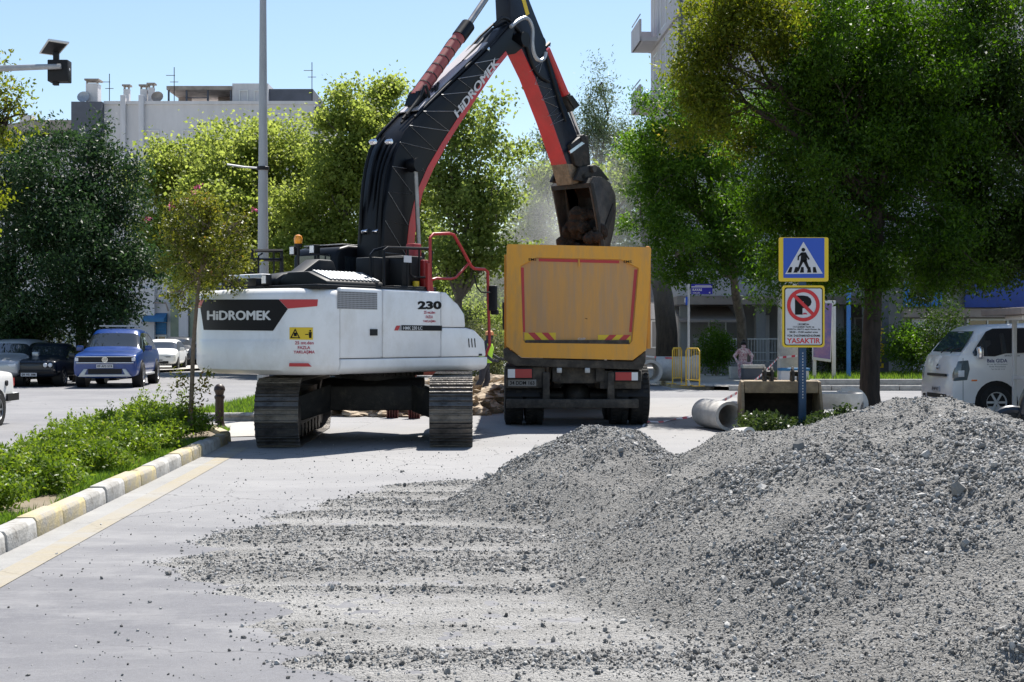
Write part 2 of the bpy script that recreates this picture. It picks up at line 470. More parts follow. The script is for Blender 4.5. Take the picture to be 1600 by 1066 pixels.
def asphalt(name, base, dust, dust_amt, works=False):
    m, nt, b = nodes_of(name)
    N = nt.nodes.new; L = nt.links.new
    tc = N('ShaderNodeTexCoord')
    def noise(scale, det, stretch=None, rgh=.65):
        n = N('ShaderNodeTexNoise'); n.inputs['Scale'].default_value = scale; n.inputs['Detail'].default_value = det; n.inputs['Roughness'].default_value = rgh
        mp = N('ShaderNodeMapping')
        if stretch: mp.inputs['Scale'].default_value = stretch
        L(tc.outputs['Object'], mp.inputs[0]); L(mp.outputs[0], n.inputs[0]); return n
    def rng(n, a, c, lo=0., hi=1.):
        r = N('ShaderNodeMapRange'); r.inputs[1].default_value = a; r.inputs[2].default_value = c; r.inputs[3].default_value = lo; r.inputs[4].default_value = hi
        L(n.outputs[0], r.inputs[0]); return r.outputs[0]
    def mix(f, a, c, blend='MIX'):
        x = N('ShaderNodeMix'); x.data_type = 'RGBA'; x.blend_type = blend
        if isinstance(f, float): x.inputs[0].default_value = f
        else: L(f, x.inputs[0])
        for i, q in ((6, a), (7, c)):
            if isinstance(q, tuple): x.inputs[i].default_value = (*q, 1)
            else: L(q, x.inputs[i])
        return x.outputs[2]
    fine = noise(150, 3); grit = noise(46, 4, None, .8); mid = noise(2.2, 8); big = noise(.22, 6); streak = noise(.9, 9, (.55, 1.5, 1), .75); streak2 = noise(1.6, 8, (.55, 3., 1), .75)
    c = mix(rng(fine, .35, .68), tuple(x*.72 for x in base), tuple(x*1.3 for x in base))
    c = mix(rng(grit, .44, .62), c, tuple(x*.78 for x in base)); c = mix(rng(mid, .4, .7, 0., .45), c, tuple(x*.8 for x in base))
    c = mix(rng(big, .38, .62, 0., dust_amt), c, dust)
    c = mix(rng(streak, .5, .66, 0., dust_amt), c, dust)
    c = mix(rng(streak2, .58, .8, 0., dust_amt*.55), c, tuple(min(1, x*1.25) for x in dust))
    if works:                       # stone flour trodden in round the heap and the machine
        px_ = N('ShaderNodeSeparateXYZ'); L(tc.outputs['Object'], px_.inputs[0])
        ad = N('ShaderNodeMath'); ad.operation = 'MULTIPLY_ADD'; L(streak.outputs[0], ad.inputs[0]); ad.inputs[1].default_value = 7.; L(px_.outputs[1], ad.inputs[2])
        wr_ = N('ShaderNodeMapRange'); wr_.inputs[1].default_value = 10.5; wr_.inputs[2].default_value = 18.; wr_.inputs[4].default_value = .62; L(ad.outputs[0], wr_.inputs[0])
        c = mix(wr_.outputs[0], c, dust)
    # hairline cracks
    wob = noise(1.7, 4); wm = N('ShaderNodeVectorMath'); wm.operation = 'SCALE'; wm.inputs['Scale'].default_value = .5; L(wob.outputs['Color'], wm.inputs[0])
    wa = N('ShaderNodeVectorMath'); L(tc.outputs['Object'], wa.inputs[0]); L(wm.outputs[0], wa.inputs[1])
    ck = N('ShaderNodeTexVoronoi'); ck.feature = 'DISTANCE_TO_EDGE'; ck.inputs['Scale'].default_value = .55; L(wa.outputs[0], ck.inputs[0])
    cm = N('ShaderNodeMath'); cm.operation = 'MULTIPLY'; L(rng(ck, .007, .0, 0., .75), cm.inputs[0]); L(rng(big, .44, .56), cm.inputs[1])
    c = mix(cm.outputs[0], c, tuple(x*.35 for x in base))
    L(c, b.inputs['Base Color'])
    b.inputs['Roughness'].default_value = .8
    b.inputs['Specular IOR Level'].default_value = .35
    bp = N('ShaderNodeBump'); bp.inputs['Strength'].default_value = .35; bp.inputs['Distance'].default_value = .006
    L(fine.outputs[0], bp.inputs['Height']); L(bp.outputs[0], b.inputs['Normal'])
    M[name] = m
asphalt('asphalt', (.178,.177,.188), (.27,.266,.265), .5)
asphalt('kerb_dust', (.26,.255,.245), (.33,.325,.31), .7)
asphalt('asphalt_work', (.125,.125,.137), (.295,.29,.285), .42, True)
asphalt('dusty_ground', (.33,.315,.29), (.46,.44,.41), .7)
asphalt('paving', (.40,.375,.34), (.46,.44,.41), .4)
asphalt('line_yellow', (.33,.28,.185), (.29,.28,.26), .9)
asphalt('line_white', (.5,.5,.5), (.38,.36,.33), .6)

asphalt('soil_bed', (.16,.12,.075), (.24,.20,.14), .5)

# crushed-stone surface: grains of several sizes in colour and relief
m, nt, b = nodes_of('gravel_bed')
N = nt.nodes.new; L = nt.links.new
tc = N('ShaderNodeTexCoord')
def _vor(scale):
    v = N('ShaderNodeTexVoronoi'); v.inputs['Scale'].default_value = scale; L(tc.outputs['Object'], v.inputs[0]); return v
v1, v2 = _vor(48), _vor(120)
nz = N('ShaderNodeTexNoise'); nz.inputs['Scale'].default_value = 1.1; nz.inputs['Detail'].default_value = 8; L(tc.outputs['Object'], nz.inputs[0])
def _ramp(src, a, c, p0=.0, p1=1.):
    r = N('ShaderNodeValToRGB'); r.color_ramp.elements[0].color = (*a,1); r.color_ramp.elements[1].color = (*c,1); r.color_ramp.elements[0].position = p0; r.color_ramp.elements[1].position = p1
    L(src, r.inputs[0]); return r.outputs[0]
def _bw(v):
    x = N('ShaderNodeSeparateColor'); L(v.outputs['Color'], x.inputs[0]); return x.outputs[0]
def _mix(f, a, c, blend='MIX'):
    x = N('ShaderNodeMix'); x.data_type = 'RGBA'; x.blend_type = blend
    if isinstance(f, float): x.inputs[0].default_value = f
    else: L(f, x.inputs[0])
    L(a, x.inputs[6]); L(c, x.inputs[7]); return x.outputs[2]
g1 = _ramp(_bw(v1), (.14,.136,.128), (.31,.301,.283)); g2 = _ramp(_bw(v2), (.14,.136,.128), (.32,.31,.291))
c = _mix(.5, g1, g2); c = _mix(.6, c, _ramp(nz.outputs[0], (.62,.62,.62), (1.,1.,.99), .35, .65), 'MULTIPLY')
# pale stone flour where the layer is only a smear on the road
sxyz = N('ShaderNodeSeparateXYZ'); L(tc.outputs['Object'], sxyz.inputs[0])
lowz = N('ShaderNodeMapRange'); lowz.inputs[1].default_value = .05; lowz.inputs[2].default_value = .008; L(sxyz.outputs[2], lowz.inputs[0])
fl = N('ShaderNodeTexNoise'); fl.inputs['Scale'].default_value = 1.3; fl.inputs['Detail'].default_value = 7; fl.inputs['Roughness'].default_value = .7
fm = N('ShaderNodeMapping'); fm.inputs['Scale'].default_value = (.35,2.2,1); L(tc.outputs['Object'], fm.inputs[0]); L(fm.outputs[0], fl.inputs[0])
fr0 = N('ShaderNodeMapRange'); fr0.inputs[1].default_value = .36; fr0.inputs[2].default_value = .62; fr0.inputs[3].default_value = .25; L(fl.outputs[0], fr0.inputs[0])
fmul = N('ShaderNodeMath'); fmul.operation = 'MULTIPLY'; L(lowz.outputs[0], fmul.inputs[0]); L(fr0.outputs[0], fmul.inputs[1])
dust_c = N('ShaderNodeRGB'); dust_c.outputs[0].default_value = (.35,.342,.326,1)
c = _mix(fmul.outputs[0], c, dust_c.outputs[0])
L(c, b.inputs['Base Color']); b.inputs['Roughness'].default_value = .9; b.inputs['Specular IOR Level'].default_value = .2
b1 = N('ShaderNodeBump'); b1.invert = True; b1.inputs['Strength'].default_value = 1.; b1.inputs['Distance'].default_value = .014; L(v1.outputs['Distance'], b1.inputs['Height'])
b2 = N('ShaderNodeBump'); b2.invert = True; b2.inputs['Strength'].default_value = 1.; b2.inputs['Distance'].default_value = .008; L(v2.outputs['Distance'], b2.inputs['Height']); L(b1.outputs[0], b2.inputs['Normal'])
L(b2.outputs[0], b.inputs['Normal']); M['gravel_bed'] = m

# ================================================================== THE SETTING
def sheet(name, poly, z, mat, parent=None, kind='structure'):
    me = bpy.data.meshes.new(name)
    me.from_pydata([(x, y, z) for x, y in poly], [], [tuple(range(len(poly)))])
    o = link(name, me, mat, parent)
    return tag(o, kind=kind) if kind else o
tag(sheet('ground', [(-900,-300),(900,-300),(900,1500),(-900,1500)], 0, 'dusty_ground'), kind='structure')
tag(sheet('road', [(-40,-20),(40,-20),(40,38.6),(4.9,38.6),(4.4,52),(4.2,160),(-14,160),(-13,62),(-40,62)], .004, 'asphalt'), kind='structure')
sheet('work_road', [(-3.2,-10),(9,-10),(9,22),(6,34),(-3.6,34),(-3.9,20)], .008, 'asphalt_work')

def KX(D): return -3.57 - .054 * (D - 9.2)             # right face of the median kerb
# yellow edge line, as a strip along the kerb
sheet('kerb_dust', [(KX(6)+.0,6),(KX(6)+.25,6),(KX(19.2)+.22,19.2),(KX(19.2)+.0,19.2)], .0102, 'kerb_dust')
ln = sheet('yellow_edge_line', [(KX(6)+.21,6),(KX(6)+.40,6),(KX(18.4)+.40,18.4),(KX(18.4)+.21,18.4)], .0125, 'line_yellow')
sheet('white_road_mark', [(-3.05,6.0),(-2.72,6.05),(-2.75,6.35),(-3.1,6.3)], .0125, 'line_white')

def kerb_mesh(name, L, mat, h=.16, w=.17):
    mb = MB()
    mb.prism([(0,0),(-.012,h-.03),(-.035,h),(-w,h),(-w,0)], 0, L, lambda a, b, t: (a, t, b))
    me = mb.mesh(name, bevel=.007, smooth=40)
    me.materials.append(M[mat]); return me
KM = {c: kerb_mesh('kerb_stone', .685, 'kerb_'+c) for c in ('white','yellow','grey')}
KR = {c: kerb_mesh('kerb_stone', .985, 'kerb_'+c) for c in ('white','yellow','grey')}
rnd = random.Random(3)
def kerb_run(parent, p0, p1, meshes, colf, L=.7, flip=False):
    p0 = Vector(p0); p1 = Vector(p1); d = (p1 - p0); n = int(d.length / L); d.normalize()
    ang = math.atan2(-d.x, d.y)
    for k in range(n):
        q = p0 + d * (k * L)
        m4 = Matrix.Translation((q.x + rnd.uniform(-.006,.006), q.y, rnd.uniform(-.012,.004))) @ Matrix.Rotation(ang + rnd.uniform(-.008,.008), 4, 'Z') @ Matrix.Rotation(rnd.uniform(-.015,.015), 4, 'Y')
        inst('kerb_stone', meshes[colf(k)], parent, m4)
med = sheet('median_strip', [(KX(6.6)-.1,6.6),(KX(19.4)-.1,19.4),(-4.75,21.3),(-5.7,21.3),(-5.6,6.6)], .1, 'soil_bed')
pair = lambda k: 'yellow' if (k // 2) % 2 == 0 else 'white'
kerb_run(med, (KX(7.27),7.27,0), (KX(19.5),19.5,0), KM, lambda k: pair(k))
kerb_run(med, (KX(19.5)-.02,19.5,0), (-4.85,21.35,0), KM, lambda k: pair(k))
kerb_run(med, (-4.8,21.45,0), (-5.75,21.2,0), KM, lambda k: 'white')
kerb_run(med, (-5.75,21.2,0), (-5.6,7.2,0), KM, lambda k: pair(k+1))
med2 = sheet('far_median', [(-4.75,24.3),(-4.6,24.6),(-4.9,90),(-6.4,90),(-6.2,24.3)], .1, 'soil_bed')
kerb_run(med2, (-4.55,24.4,0), (-4.75,52,0), KR, pair, L=1.0)
kerb_run(med2, (-6.2,24.2,0), (-4.55,24.4,0), KR, lambda k: 'white', L=.8)
sheet('crossing_slab', [(-6.0,21.6),(-4.4,20.3),(-3.7,20.6),(-3.9,23.9),(-6.0,24.0)], .0165, 'paving')
pav = sheet('right_pavement', [(4.95,52),(5.0,41),(5.5,39.4),(6.6,38.8),(40,38.8),(40,62),(4.8,62)], .12, 'paving')
kerb_run(pav, (6.4,38.75,0), (40,38.75,0), KR, lambda k: 'grey', L=1.0)
kerb_run(pav, (4.9,60,0), (4.95,41.2,0), KR, lambda k: pair(k), L=1.0)
kerb_run(pav, (4.95,41.2,0), (6.4,38.75,0), KR, lambda k: pair(k+1), L=.95)
lpav = sheet('left_pavement', [(-40,45.5),(-19,45.5),(-13.5,70),(-12,79.5),(-40,79.5)], .12, 'paving')
plot = sheet('garden_plot', [(8.9,39.2),(40,39.2),(40,50),(8.9,50)], .2, 'soil_bed')
mb = MB(); mb.box(8.85,40,39.0,39.22,.1,.33)
mb.build('garden_edging', 'kerb_grey', plot, bevel=.02)

# ------------------------------------------------------------------ foliage tools
def leaf_cloud(centers, spread, per, size, rng, flat=.75, droop=.25, elong=.5, tone=.35, tonef=None):
    """rhombic folded leaves round clump centres -> V, F, attr"""
    C = np.repeat(centers, per, 0)
    n = len(C)
    g = rng.normal(size=(n,3)); g[:,2] *= flat
    sp = np.repeat(spread, per)[:,None] if hasattr(spread, '__len__') else spread
    p = C + g * sp
    ax = rng.normal(size=(n,3)); ax[:,2] -= droop
    ax /= np.linalg.norm(ax, axis=1)[:,None]
    up = rng.normal(size=(n,3)) * .75 + np.array([0,0,.8])
    sd = np.cross(ax, up); sd /= (np.linalg.norm(sd, axis=1)[:,None] + 1e-9)
    nn = np.cross(sd, ax)
    L = size * rng.uniform(.65, 1.3, n)[:,None]; Wd = L * elong * rng.uniform(.75,1.2,n)[:,None] * .5
    v0 = p; v1 = p + ax*L*.45 + sd*Wd + nn*Wd*.25; v2 = p + ax*L; v3 = p + ax*L*.45 - sd*Wd + nn*Wd*.25
    V = np.stack([v0,v1,v2,v3],1).reshape(-1,3)
    F = np.arange(4*n).reshape(-1,4)
    ct = rng.rand(len(centers))
    a = (1-tone)*rng.rand(n) + tone*np.repeat(ct, per)
    if tonef is not None: a = np.clip(a*.6 + .4*np.repeat(tonef, per), 0, 1)
    return V, F, np.repeat(a, 4)

def blob_clumps(blobs, dens, rng, shell=.45, ragged=.28, sub=0):
    """clump centres inside the ellipsoids, biased to the shell; sub > 0 gathers them in sprays with gaps between"""
    out = []
    for (c, rx, ry, rz) in blobs:
        n = max(6, int(dens * (rx*ry + rx*rz + ry*rz)))
        rad = np.array([rx,ry,rz])
        def shellpts(k, lo):
            d = rng.normal(size=(k,3)); d /= np.linalg.norm(d, axis=1)[:,None]
            r = lo + (1.06-lo) * rng.rand(k)**.7
            lob = 1 + ragged*(np.sin(d[:,0]*5+c[0]*3.1)*np.sin(d[:,1]*4.3+c[1]*1.3)*.6 + np.sin(d[:,2]*6+c[2]*2.+c[0]) *.5 + rng.normal(size=k)*.16)
            return np.array(c) + d*(r*lob)[:,None]*rad
        if not sub: out.append(shellpts(n, shell)); continue
        m = max(6, int(n/sub)); S = shellpts(m, max(shell,.5))
        rs = .30*rad.mean()*rng.uniform(.55,1.35,m)
        k = rng.randint(0, m, int(n*.84))
        g = rng.normal(size=(len(k),3))*.5; g[:,2] *= .75
        # sprays stretch outwards and a little up
        dirn = (S - np.array(c)); dirn /= (np.linalg.norm(dirn,axis=1)[:,None]+1e-6); dirn[:,2] += .35
        st = rng.normal(size=len(k))*.55
        out.append(S[k] + (g + dirn[k]*st[:,None])*rs[k][:,None])
        out.append(shellpts(n-len(k), .15))
    return np.concatenate(out)

def limb(mb, a, b, r0, r1, rng, seg=4, wob=.12, n=7):
    a = Vector(a); b = Vector(b); L = (b-a).length; pts = [a]
    for i in range(1, seg):
        t = i/seg
        pts.append(a.lerp(b, t) + Vector(rng.normal(size=3)*wob*L*.35) + Vector((0,0,.10*L*math.sin(math.pi*t))))
    pts.append(b)
    mb.tube(pts, [r0 + (r1-r0)*i/seg for i in range(seg+1)], n)
    return pts

def tree(name, label, base, blobs, trunk_r, fork_z, leafm, barkm='bark', dens=16, per=26, spread=.3, size=.12, seed=1, cat='tree',
         group=None, trunk_pts=None, shell=.42, ragged=.28, droop=.25, elong=.5, nbr=7, flat=.75, tone=.35, sub=15):
    rng = np.random.RandomState(seed)
    t = empty(name, base, 0, label, cat, group)
    B = np.array(base)
    mb = MB()
    if trunk_pts is None:
        trunk_pts = [Vector((0,0,-.15)), Vector((.04*rng.normal(),.04*rng.normal(),fork_z*.4)), Vector((.1*rng.normal(),.1*rng.normal(),fork_z))]
    else: trunk_pts = [Vector(p) - Vector(base) for p in trunk_pts]
    k = len(trunk_pts)
    full = []; rad = []
    for i in range(k-1):
        for j in range(3):
            q = trunk_pts[i].lerp(trunk_pts[i+1], j/3); full.append(q)
            f = (i + j/3)/(k-1); rad.append(trunk_r*(1.35 if f == 0 else 1.08 - .38*f))
    full.append(trunk_pts[-1]); rad.append(trunk_r*.68)
    mb.tube(full, rad, 10)
    top = trunk_pts[-1]
    clumps = blob_clumps(blobs, dens, rng, shell, ragged, sub)
    tw = MB()
    for (c, rx, ry, rz) in blobs:
        c = Vector(c) - Vector(base)
        e = c + Vector(rng.normal(size=3)*np.array([rx,ry,rz])*.15)
        pts = limb(mb, top - Vector((0,0,.05)), e, trunk_r*.42, trunk_r*.12, rng, 5)
        loc = clumps[np.linalg.norm((clumps - np.array(c) - B)/np.array([rx,ry,rz]), axis=1) < 1.2]
        for j in range(nbr):
            q = loc[rng.randint(len(loc))] - B
            s = pts[rng.randint(2, len(pts))]
            limb(mb, s, Vector(q), trunk_r*.13, .008, rng, 3, .16, 5)
    mb.build('trunk', barkm, t, smooth=50)
    if isinstance(leafm, str): leafm = [leafm]*len(blobs)
    near = np.argmin(np.stack([np.linalg.norm((clumps - np.array(c))/np.array([rx,ry,rz]), axis=1) for c, rx, ry, rz in blobs]), 0)
    for lm in dict.fromkeys(leafm):
        pick = np.isin(near, [i for i, q in enumerate(leafm) if q == lm])
        if pick.any():
            V, F, a = leaf_cloud(clumps[pick] - B, spread, per, size, rng, flat, droop, elong, tone)
            link('crown', fast_mesh('crown', V, F, a), lm, t)
    return t
def blob(px, py, D, rx, ry, dep=1.0):
    c = P(px, py, D); k = D/FPX
    return ((c.x, c.y, c.z), rx*k, rx*k*dep, ry*k)

# ------------------------------------------------------------------ buildings
def frame_window(parent, x0, x1, z0, z1, y, depth=.12, glass='glass', frame='alu_white', mull=True, axis=None, name='window'):
    """a window on a wall facing -Y (or placed by the matrix axis): frame ring, pane"""
    mb = MB(axis); w = .07
    for a in ((x0,x1,z0,z0+w),(x0,x1,z1-w,z1),(x0,x0+w,z0+w,z1-w),(x1-w,x1,z0+w,z1-w)):
        mb.box(a[0],a[1],y-.04,y+depth,a[2],a[3])
    if mull: mb.box((x0+x1)/2-.03,(x0+x1)/2+.03,y-.02,y+depth,z0+w,z1-w)
    o = mb.build(name, frame, parent)
    g = MB(axis); g.box(x0+w*.8,x1-w*.8,y+.03,y+.05,z0+w*.8,z1-w*.8)
    g.build('pane', glass, o)
    return o

# white apartment block, upper left
bw = empty('apartment_block', (-19,80,0), 0, 'wide white apartment block with cluttered rooftop behind the left trees', 'building')
def L19(f): return f
mbM = Matrix.Translation((19,-80,0))
def part(name, mat, parent, fn, off=mbM, bevel=0):
    mb = MB(off); fn(mb); return mb.build(name, mat, parent, bevel=bevel)
def f(mb): mb.box(-26.4,-12.0,80,95,0,15.75)
part('wall', 'wall_white', bw, f)
part('parapet', 'wall_white', bw, lambda mb: mb.box(-24.75,-11.9,79.9,80.15,15.75,15.95))
part('corner_bay', 'wall_slate', bw, lambda mb: (mb.box(-26.6,-24.75,79.55,82,13.2,15.85), mb.box(-26.6,-24.75,79.55,82,12.2,12.5)))
part('corner_bay', 'wall_slate', bw, lambda mb: (mb.box(-11.95,-11.2,79.8,83,14.2,15.6)))
part('balcony_slab', 'wall_white', bw, lambda mb: mb.box(-26.7,-24.6,79.4,82,11.9,12.15))
part('balcony_slab', 'wall_white', bw, lambda mb: mb.box(-12.0,-11.1,79.6,83,13.9,14.15))
for x in (-23.55,-22.45): part('flue_pipe', 'wall_white', bw, lambda mb: mb.box(x-.16,x+.16,79.75,80,6,16.3), bevel=.04)
for i, (x, w, zt) in enumerate(((-25.6,.36,17.1),(-23.5,.17,16.75),(-22.45,.20,16.75),(-22.0,.17,16.85))):
    c = part('chimney', 'wall_white', bw, lambda mb: mb.box(x-w,x+w,80.3,80.3+2*w,15.7,zt))
    part('chimney_cap', 'roof_dirt', c, lambda mb: (mb.box(x-w-.08,x+w+.08,80.25,80.4+2*w,zt+.18,zt+.28), mb.box(x-w,x-w+.08,80.35,80.5,zt,zt+.18), mb.box(x+w-.08,x+w,80.35,80.5,zt,zt+.18)))
part('penthouse', 'wall_white', bw, lambda mb: mb.box(-17.1,-14.9,80.6,86,15.7,17.15))
part('penthouse', 'wall_slate', bw, lambda mb: mb.box(-14.9,-12.2,80.8,86,15.7,16.85))
pr = part('roof_shelter', 'roof_dirt', bw, lambda mb: (mb.box(-21.1,-17.1,80.5,84.5,16.75,16.98)))
for x in (-21.0,-19.9,-18.6,-17.2): part('post', 'wall_slate', pr, lambda mb: mb.box(x-.05,x+.05,80.6,80.7,15.7,16.75))
part('rail', 'wall_slate', pr, lambda mb: (mb.box(-20.0,-18.6,80.62,80.66,16.25,16.3), mb.box(-21,-17.2,80.6,80.65,15.95,16.0)))
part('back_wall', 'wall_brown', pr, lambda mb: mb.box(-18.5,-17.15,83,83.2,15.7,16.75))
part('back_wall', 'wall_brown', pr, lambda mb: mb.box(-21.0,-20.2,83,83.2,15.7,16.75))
for x in (-16.4,-15.5): frame_window(bw, x-.28, x+.28, 15.95, 16.75, 80.58, axis=mbM, mull=False)
for x, z in ((-24.55,17.7),(-20.6,18.1),(-12.2,18.4)):
    part('antenna', 'dark_steel', bw, lambda mb: (mb.cyl((x,80.4,15.7),(x,80.4,z),.025,n=5), mb.cyl((x-.5,80.4,z-.5),(x+.05,80.4,z-.5),.02,n=4), mb.cyl((x-.25,80.4,z-.9),(x+.25,80.4,z-.9),.02,n=4)))
for x, mname in ((-26.05,'galv'),(-21.55,'roof_dirt')):
    part('satellite_dish', mname, bw, lambda mb: mb.lathe([(.02,0),(.2,.03),(.36,.12),(.37,.13),(.2,.06),(.02,.03)], 14, Matrix.Translation((x,80.2,16.2)) @ Matrix.Rotation(R(70),4,'X')))
# storeys of windows behind the trees
for fl in range(4):
    for x in (-25.2,-22.0,-19.4,-16.8,-14.2): frame_window(bw, x-.6, x+.6, 4.2+2.9*fl, 5.5+2.9*fl, 79.98, axis=mbM)
# ground floor near the parked cars
part('pillar', 'wall_white', bw, lambda mb: mb.box(-22.6,-21.6,79.6,80,0,4.6))
part('pillar', 'wall_green', bw, lambda mb: mb.box(-20.65,-20.15,79.7,80,0,4.5))
part('pillar', 'wall_white', bw, lambda mb: mb.box(-20.1,-19.55,79.5,80,0,5))
part('pillar', 'wall_green', bw, lambda mb: mb.box(-19.5,-18.9,79.7,80,0,5))
part('pillar', 'wall_slate', bw, lambda mb: mb.box(-24.4,-23.4,79.7,80,0,4.2))
part('ledge', 'wall_slate', bw, lambda mb: mb.box(-20.7,-20.1,79.5,80,4.5,4.75))
aw = part('awning', 'awning_blue', bw, lambda mb: mb.prism([(79.98,3.1),(79.1,2.75),(79.1,2.55),(79.98,2.55)], -22.2,-20.9, lambda a,b,t:(t,a,b)))
part('shutter', 'awning_blue', bw, lambda mb: [mb.box(-21.95,-20.95,79.9-(.03 if i%2 else 0),79.97,1.8+.09*i,1.885+.09*i) for i in range(8)])
frame_window(bw, -21.95,-20.95, .55, 1.75, 79.93, axis=mbM)
part('bracket_lamp', 'wall_brown', bw, lambda mb: (mb.tube([(-22.1,79.9,3.3),(-22.0,79.7,3.75),(-20.9,79.6,3.7),(-20.75,79.6,3.2)],.06,6)))
# lower neighbour further left
bl = empty('apartment_house', (-30,86,0), 0, 'low pale house with brown roof edge at the left end of the white block', 'building')
part('wall', 'wall_white', bl, lambda mb: mb.box(-33.5,-27.3,86,97,0,14.7), Matrix.Translation((30,-86,0)))
part('roof', 'roof_dirt', bl, lambda mb: mb.prism([(-33.7,15.3),(-31.2,15.75),(-27.2,15.75),(-27.2,15.25),(-33.7,14.75)], 85.6, 97, lambda a,b,t:(a,t,b)), Matrix.Translation((30,-86,0)))
part('window_band', 'wall_slate', bl, lambda mb: mb.box(-31.3,-29.2,85.9,86.2,13.9,14.6), Matrix.Translation((30,-86,0)))
part('chimney', 'wall_white', bl, lambda mb: mb.box(-32.5,-31.7,87,87.8,14.8,16.3), Matrix.Translation((30,-86,0)))

# lilac apartment tower, upper right
XC, DC = 7.46, 58.0
bt = empty('apartment_tower', (XC,DC,0), 0, 'tall lilac grey apartment tower rising above the right trees', 'building')
ang = math.atan(.0575)
SM = Matrix.Rotation(ang, 4, 'Z') @ Matrix.Rotation(R(-90), 4, 'Z')   # side wall: local x runs back along the wall, -y is outward (left)
FM = Matrix.Identity(4)
mb = MB(); W8 = 8.3
sx = -math.tan(ang)*W8
mb.loft([[(0,0,z),(17,0,z),(17+sx,W8,z),(sx,W8,z)] for z in (3.4,24)])
mb.build('wall', 'wall_lilac', bt)
SM = Matrix(((-math.sin(ang), math.cos(ang), 0, 0),(math.cos(ang), math.sin(ang), 0, 0),(0,0,1,0),(0,0,0,1)))  # (t, out, z): t back, out>0 = inward
for fl in range(6):
    zb = 3.6 + 3.15*fl
    for t0, t1 in ((.55,1.25),(2.0,3.0),(3.8,5.2),(6.1,7.3)):
        tall = .1 if t0 > 3.5 else .85
        frame_window(bt, t0, t1, zb+tall, zb+2.45, 0.0, depth=.15, axis=SM, mull=False, frame='alu_white', glass='dark_opening')
    part('floor_band', 'wall_lilac', bt, lambda mb: mb.box(-.05,8.3,-.12,.02,zb-.32,zb), SM, .02)
    bal = part('balcony', 'wall_lilac', bt, lambda mb: (mb.box(5.6,8.3,-.95,.02,zb-.3,zb-.1), mb.box(5.6,8.3,-1.0,-.9,zb-.3,zb+.75), mb.box(8.2,8.3,-.95,0,zb-.1,zb+.75)), SM)
    part('rail', 'galv', bal, lambda mb: mb.box(5.6,8.3,-.98,-.94,zb+.95,zb+1.0), SM)
part('corner_strip', 'wall_slate', bt, lambda mb: mb.box(-.06,.25,-.10,.05,3.4,24), SM)
# recessed ground floor of the tower
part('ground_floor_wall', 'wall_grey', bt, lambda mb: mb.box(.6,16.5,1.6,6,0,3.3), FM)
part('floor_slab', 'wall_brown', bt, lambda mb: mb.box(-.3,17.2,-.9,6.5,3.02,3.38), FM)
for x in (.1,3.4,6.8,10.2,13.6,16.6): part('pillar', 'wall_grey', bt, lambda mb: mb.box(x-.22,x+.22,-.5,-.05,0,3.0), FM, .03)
for x in (1.4,4.6,8.0,11.5): frame_window(bt, x, x+1.6, .9, 2.5, 1.58, axis=FM)
part('door', 'wall_white', bt, lambda mb: mb.box(3.75,4.15,1.45,1.58,.1,2.6), FM)
part('notice_board', 'wall_white', bt, lambda mb: mb.box(6.3,6.75,1.4,1.57,.9,2.0), FM, .01)
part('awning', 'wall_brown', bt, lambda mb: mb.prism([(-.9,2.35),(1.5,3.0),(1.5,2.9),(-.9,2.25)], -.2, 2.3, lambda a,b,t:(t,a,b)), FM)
bal = part('balcony', 'wall_lilac', bt, lambda mb: mb.box(-.2,2.2,-.9,-.8,3.4,4.7), FM)
for x0 in (3.6,8.6): 
    rl = part('balcony_rail', 'galv', bt, lambda mb: (mb.box(x0,x0+3.4,-.85,-.8,4.35,4.42), mb.box(x0,x0+3.4,-.85,-.8,3.5,3.55)), FM)
    bme = MB(); bme.box(-.015,.015,-.84,-.81,3.55,4.35); bme = bme.mesh('baluster'); bme.materials.append(M['galv'])
    for k in range(22): inst('baluster', bme, rl, Matrix.Translation((x0+.1+k*.152,0,0)))
for fl in range(5):
    for x in (2.0,6.0,10.0,14.0): frame_window(bt, x, x+1.5, 4.6+3.15*fl, 6.0+3.15*fl, -.02, axis=FM)

# grey shop building right, behind the small truck
SX, SD = 15.0, 50.5
bs = empty('shop_building', (SX,SD,0), 0, 'grey shop building with blue sign boards behind the small white truck', 'building')
FM = Matrix.Identity(4)
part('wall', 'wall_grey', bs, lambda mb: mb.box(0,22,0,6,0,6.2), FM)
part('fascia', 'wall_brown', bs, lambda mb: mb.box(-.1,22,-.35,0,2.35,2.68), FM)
part('sign_board', 'shop_blue', bs, lambda mb: mb.box(2.2,12,-.45,-.3,2.72,4.2), FM, .02)
cy = part('sign_board', 'shop_cyan', bs, lambda mb: mb.box(-.1,1.35,-.42,-.28,2.75,3.7), FM, .02)
mb = MB(); mb.tube([(.25,-.45,3.35),(.5,-.45,3.05),(.8,-.45,3.0),(1.05,-.45,3.25)],.05,6); mb.tube([(.35,-.45,3.5),(.6,-.45,3.3)],.04,6); mb.build('emblem', 'print_white', cy)
part('upper_panel', 'wall_white', bs, lambda mb: mb.box(.1,2.0,-.08,0,4.55,5.6), FM)
part('display_wall', 'wall_white', bs, lambda mb: mb.box(.3,2.1,-.1,0,.3,2.3), FM)
frame_window(bs, 2.4, 4.0, .3, 2.3, -.04, axis=FM)
frame_window(bs, 4.3, 5.6, .3, 2.3, -.04, axis=FM, glass='glass_pale')
for k in range(3): frame_window(bs, 6.2+1.9*k, 7.8+1.9*k, .3, 2.3, -.04, axis=FM)
for k in range(6): frame_window(bs, 2.6+2.6*k, 4.0+2.6*k, 4.6, 5.8, -.04, axis=FM)
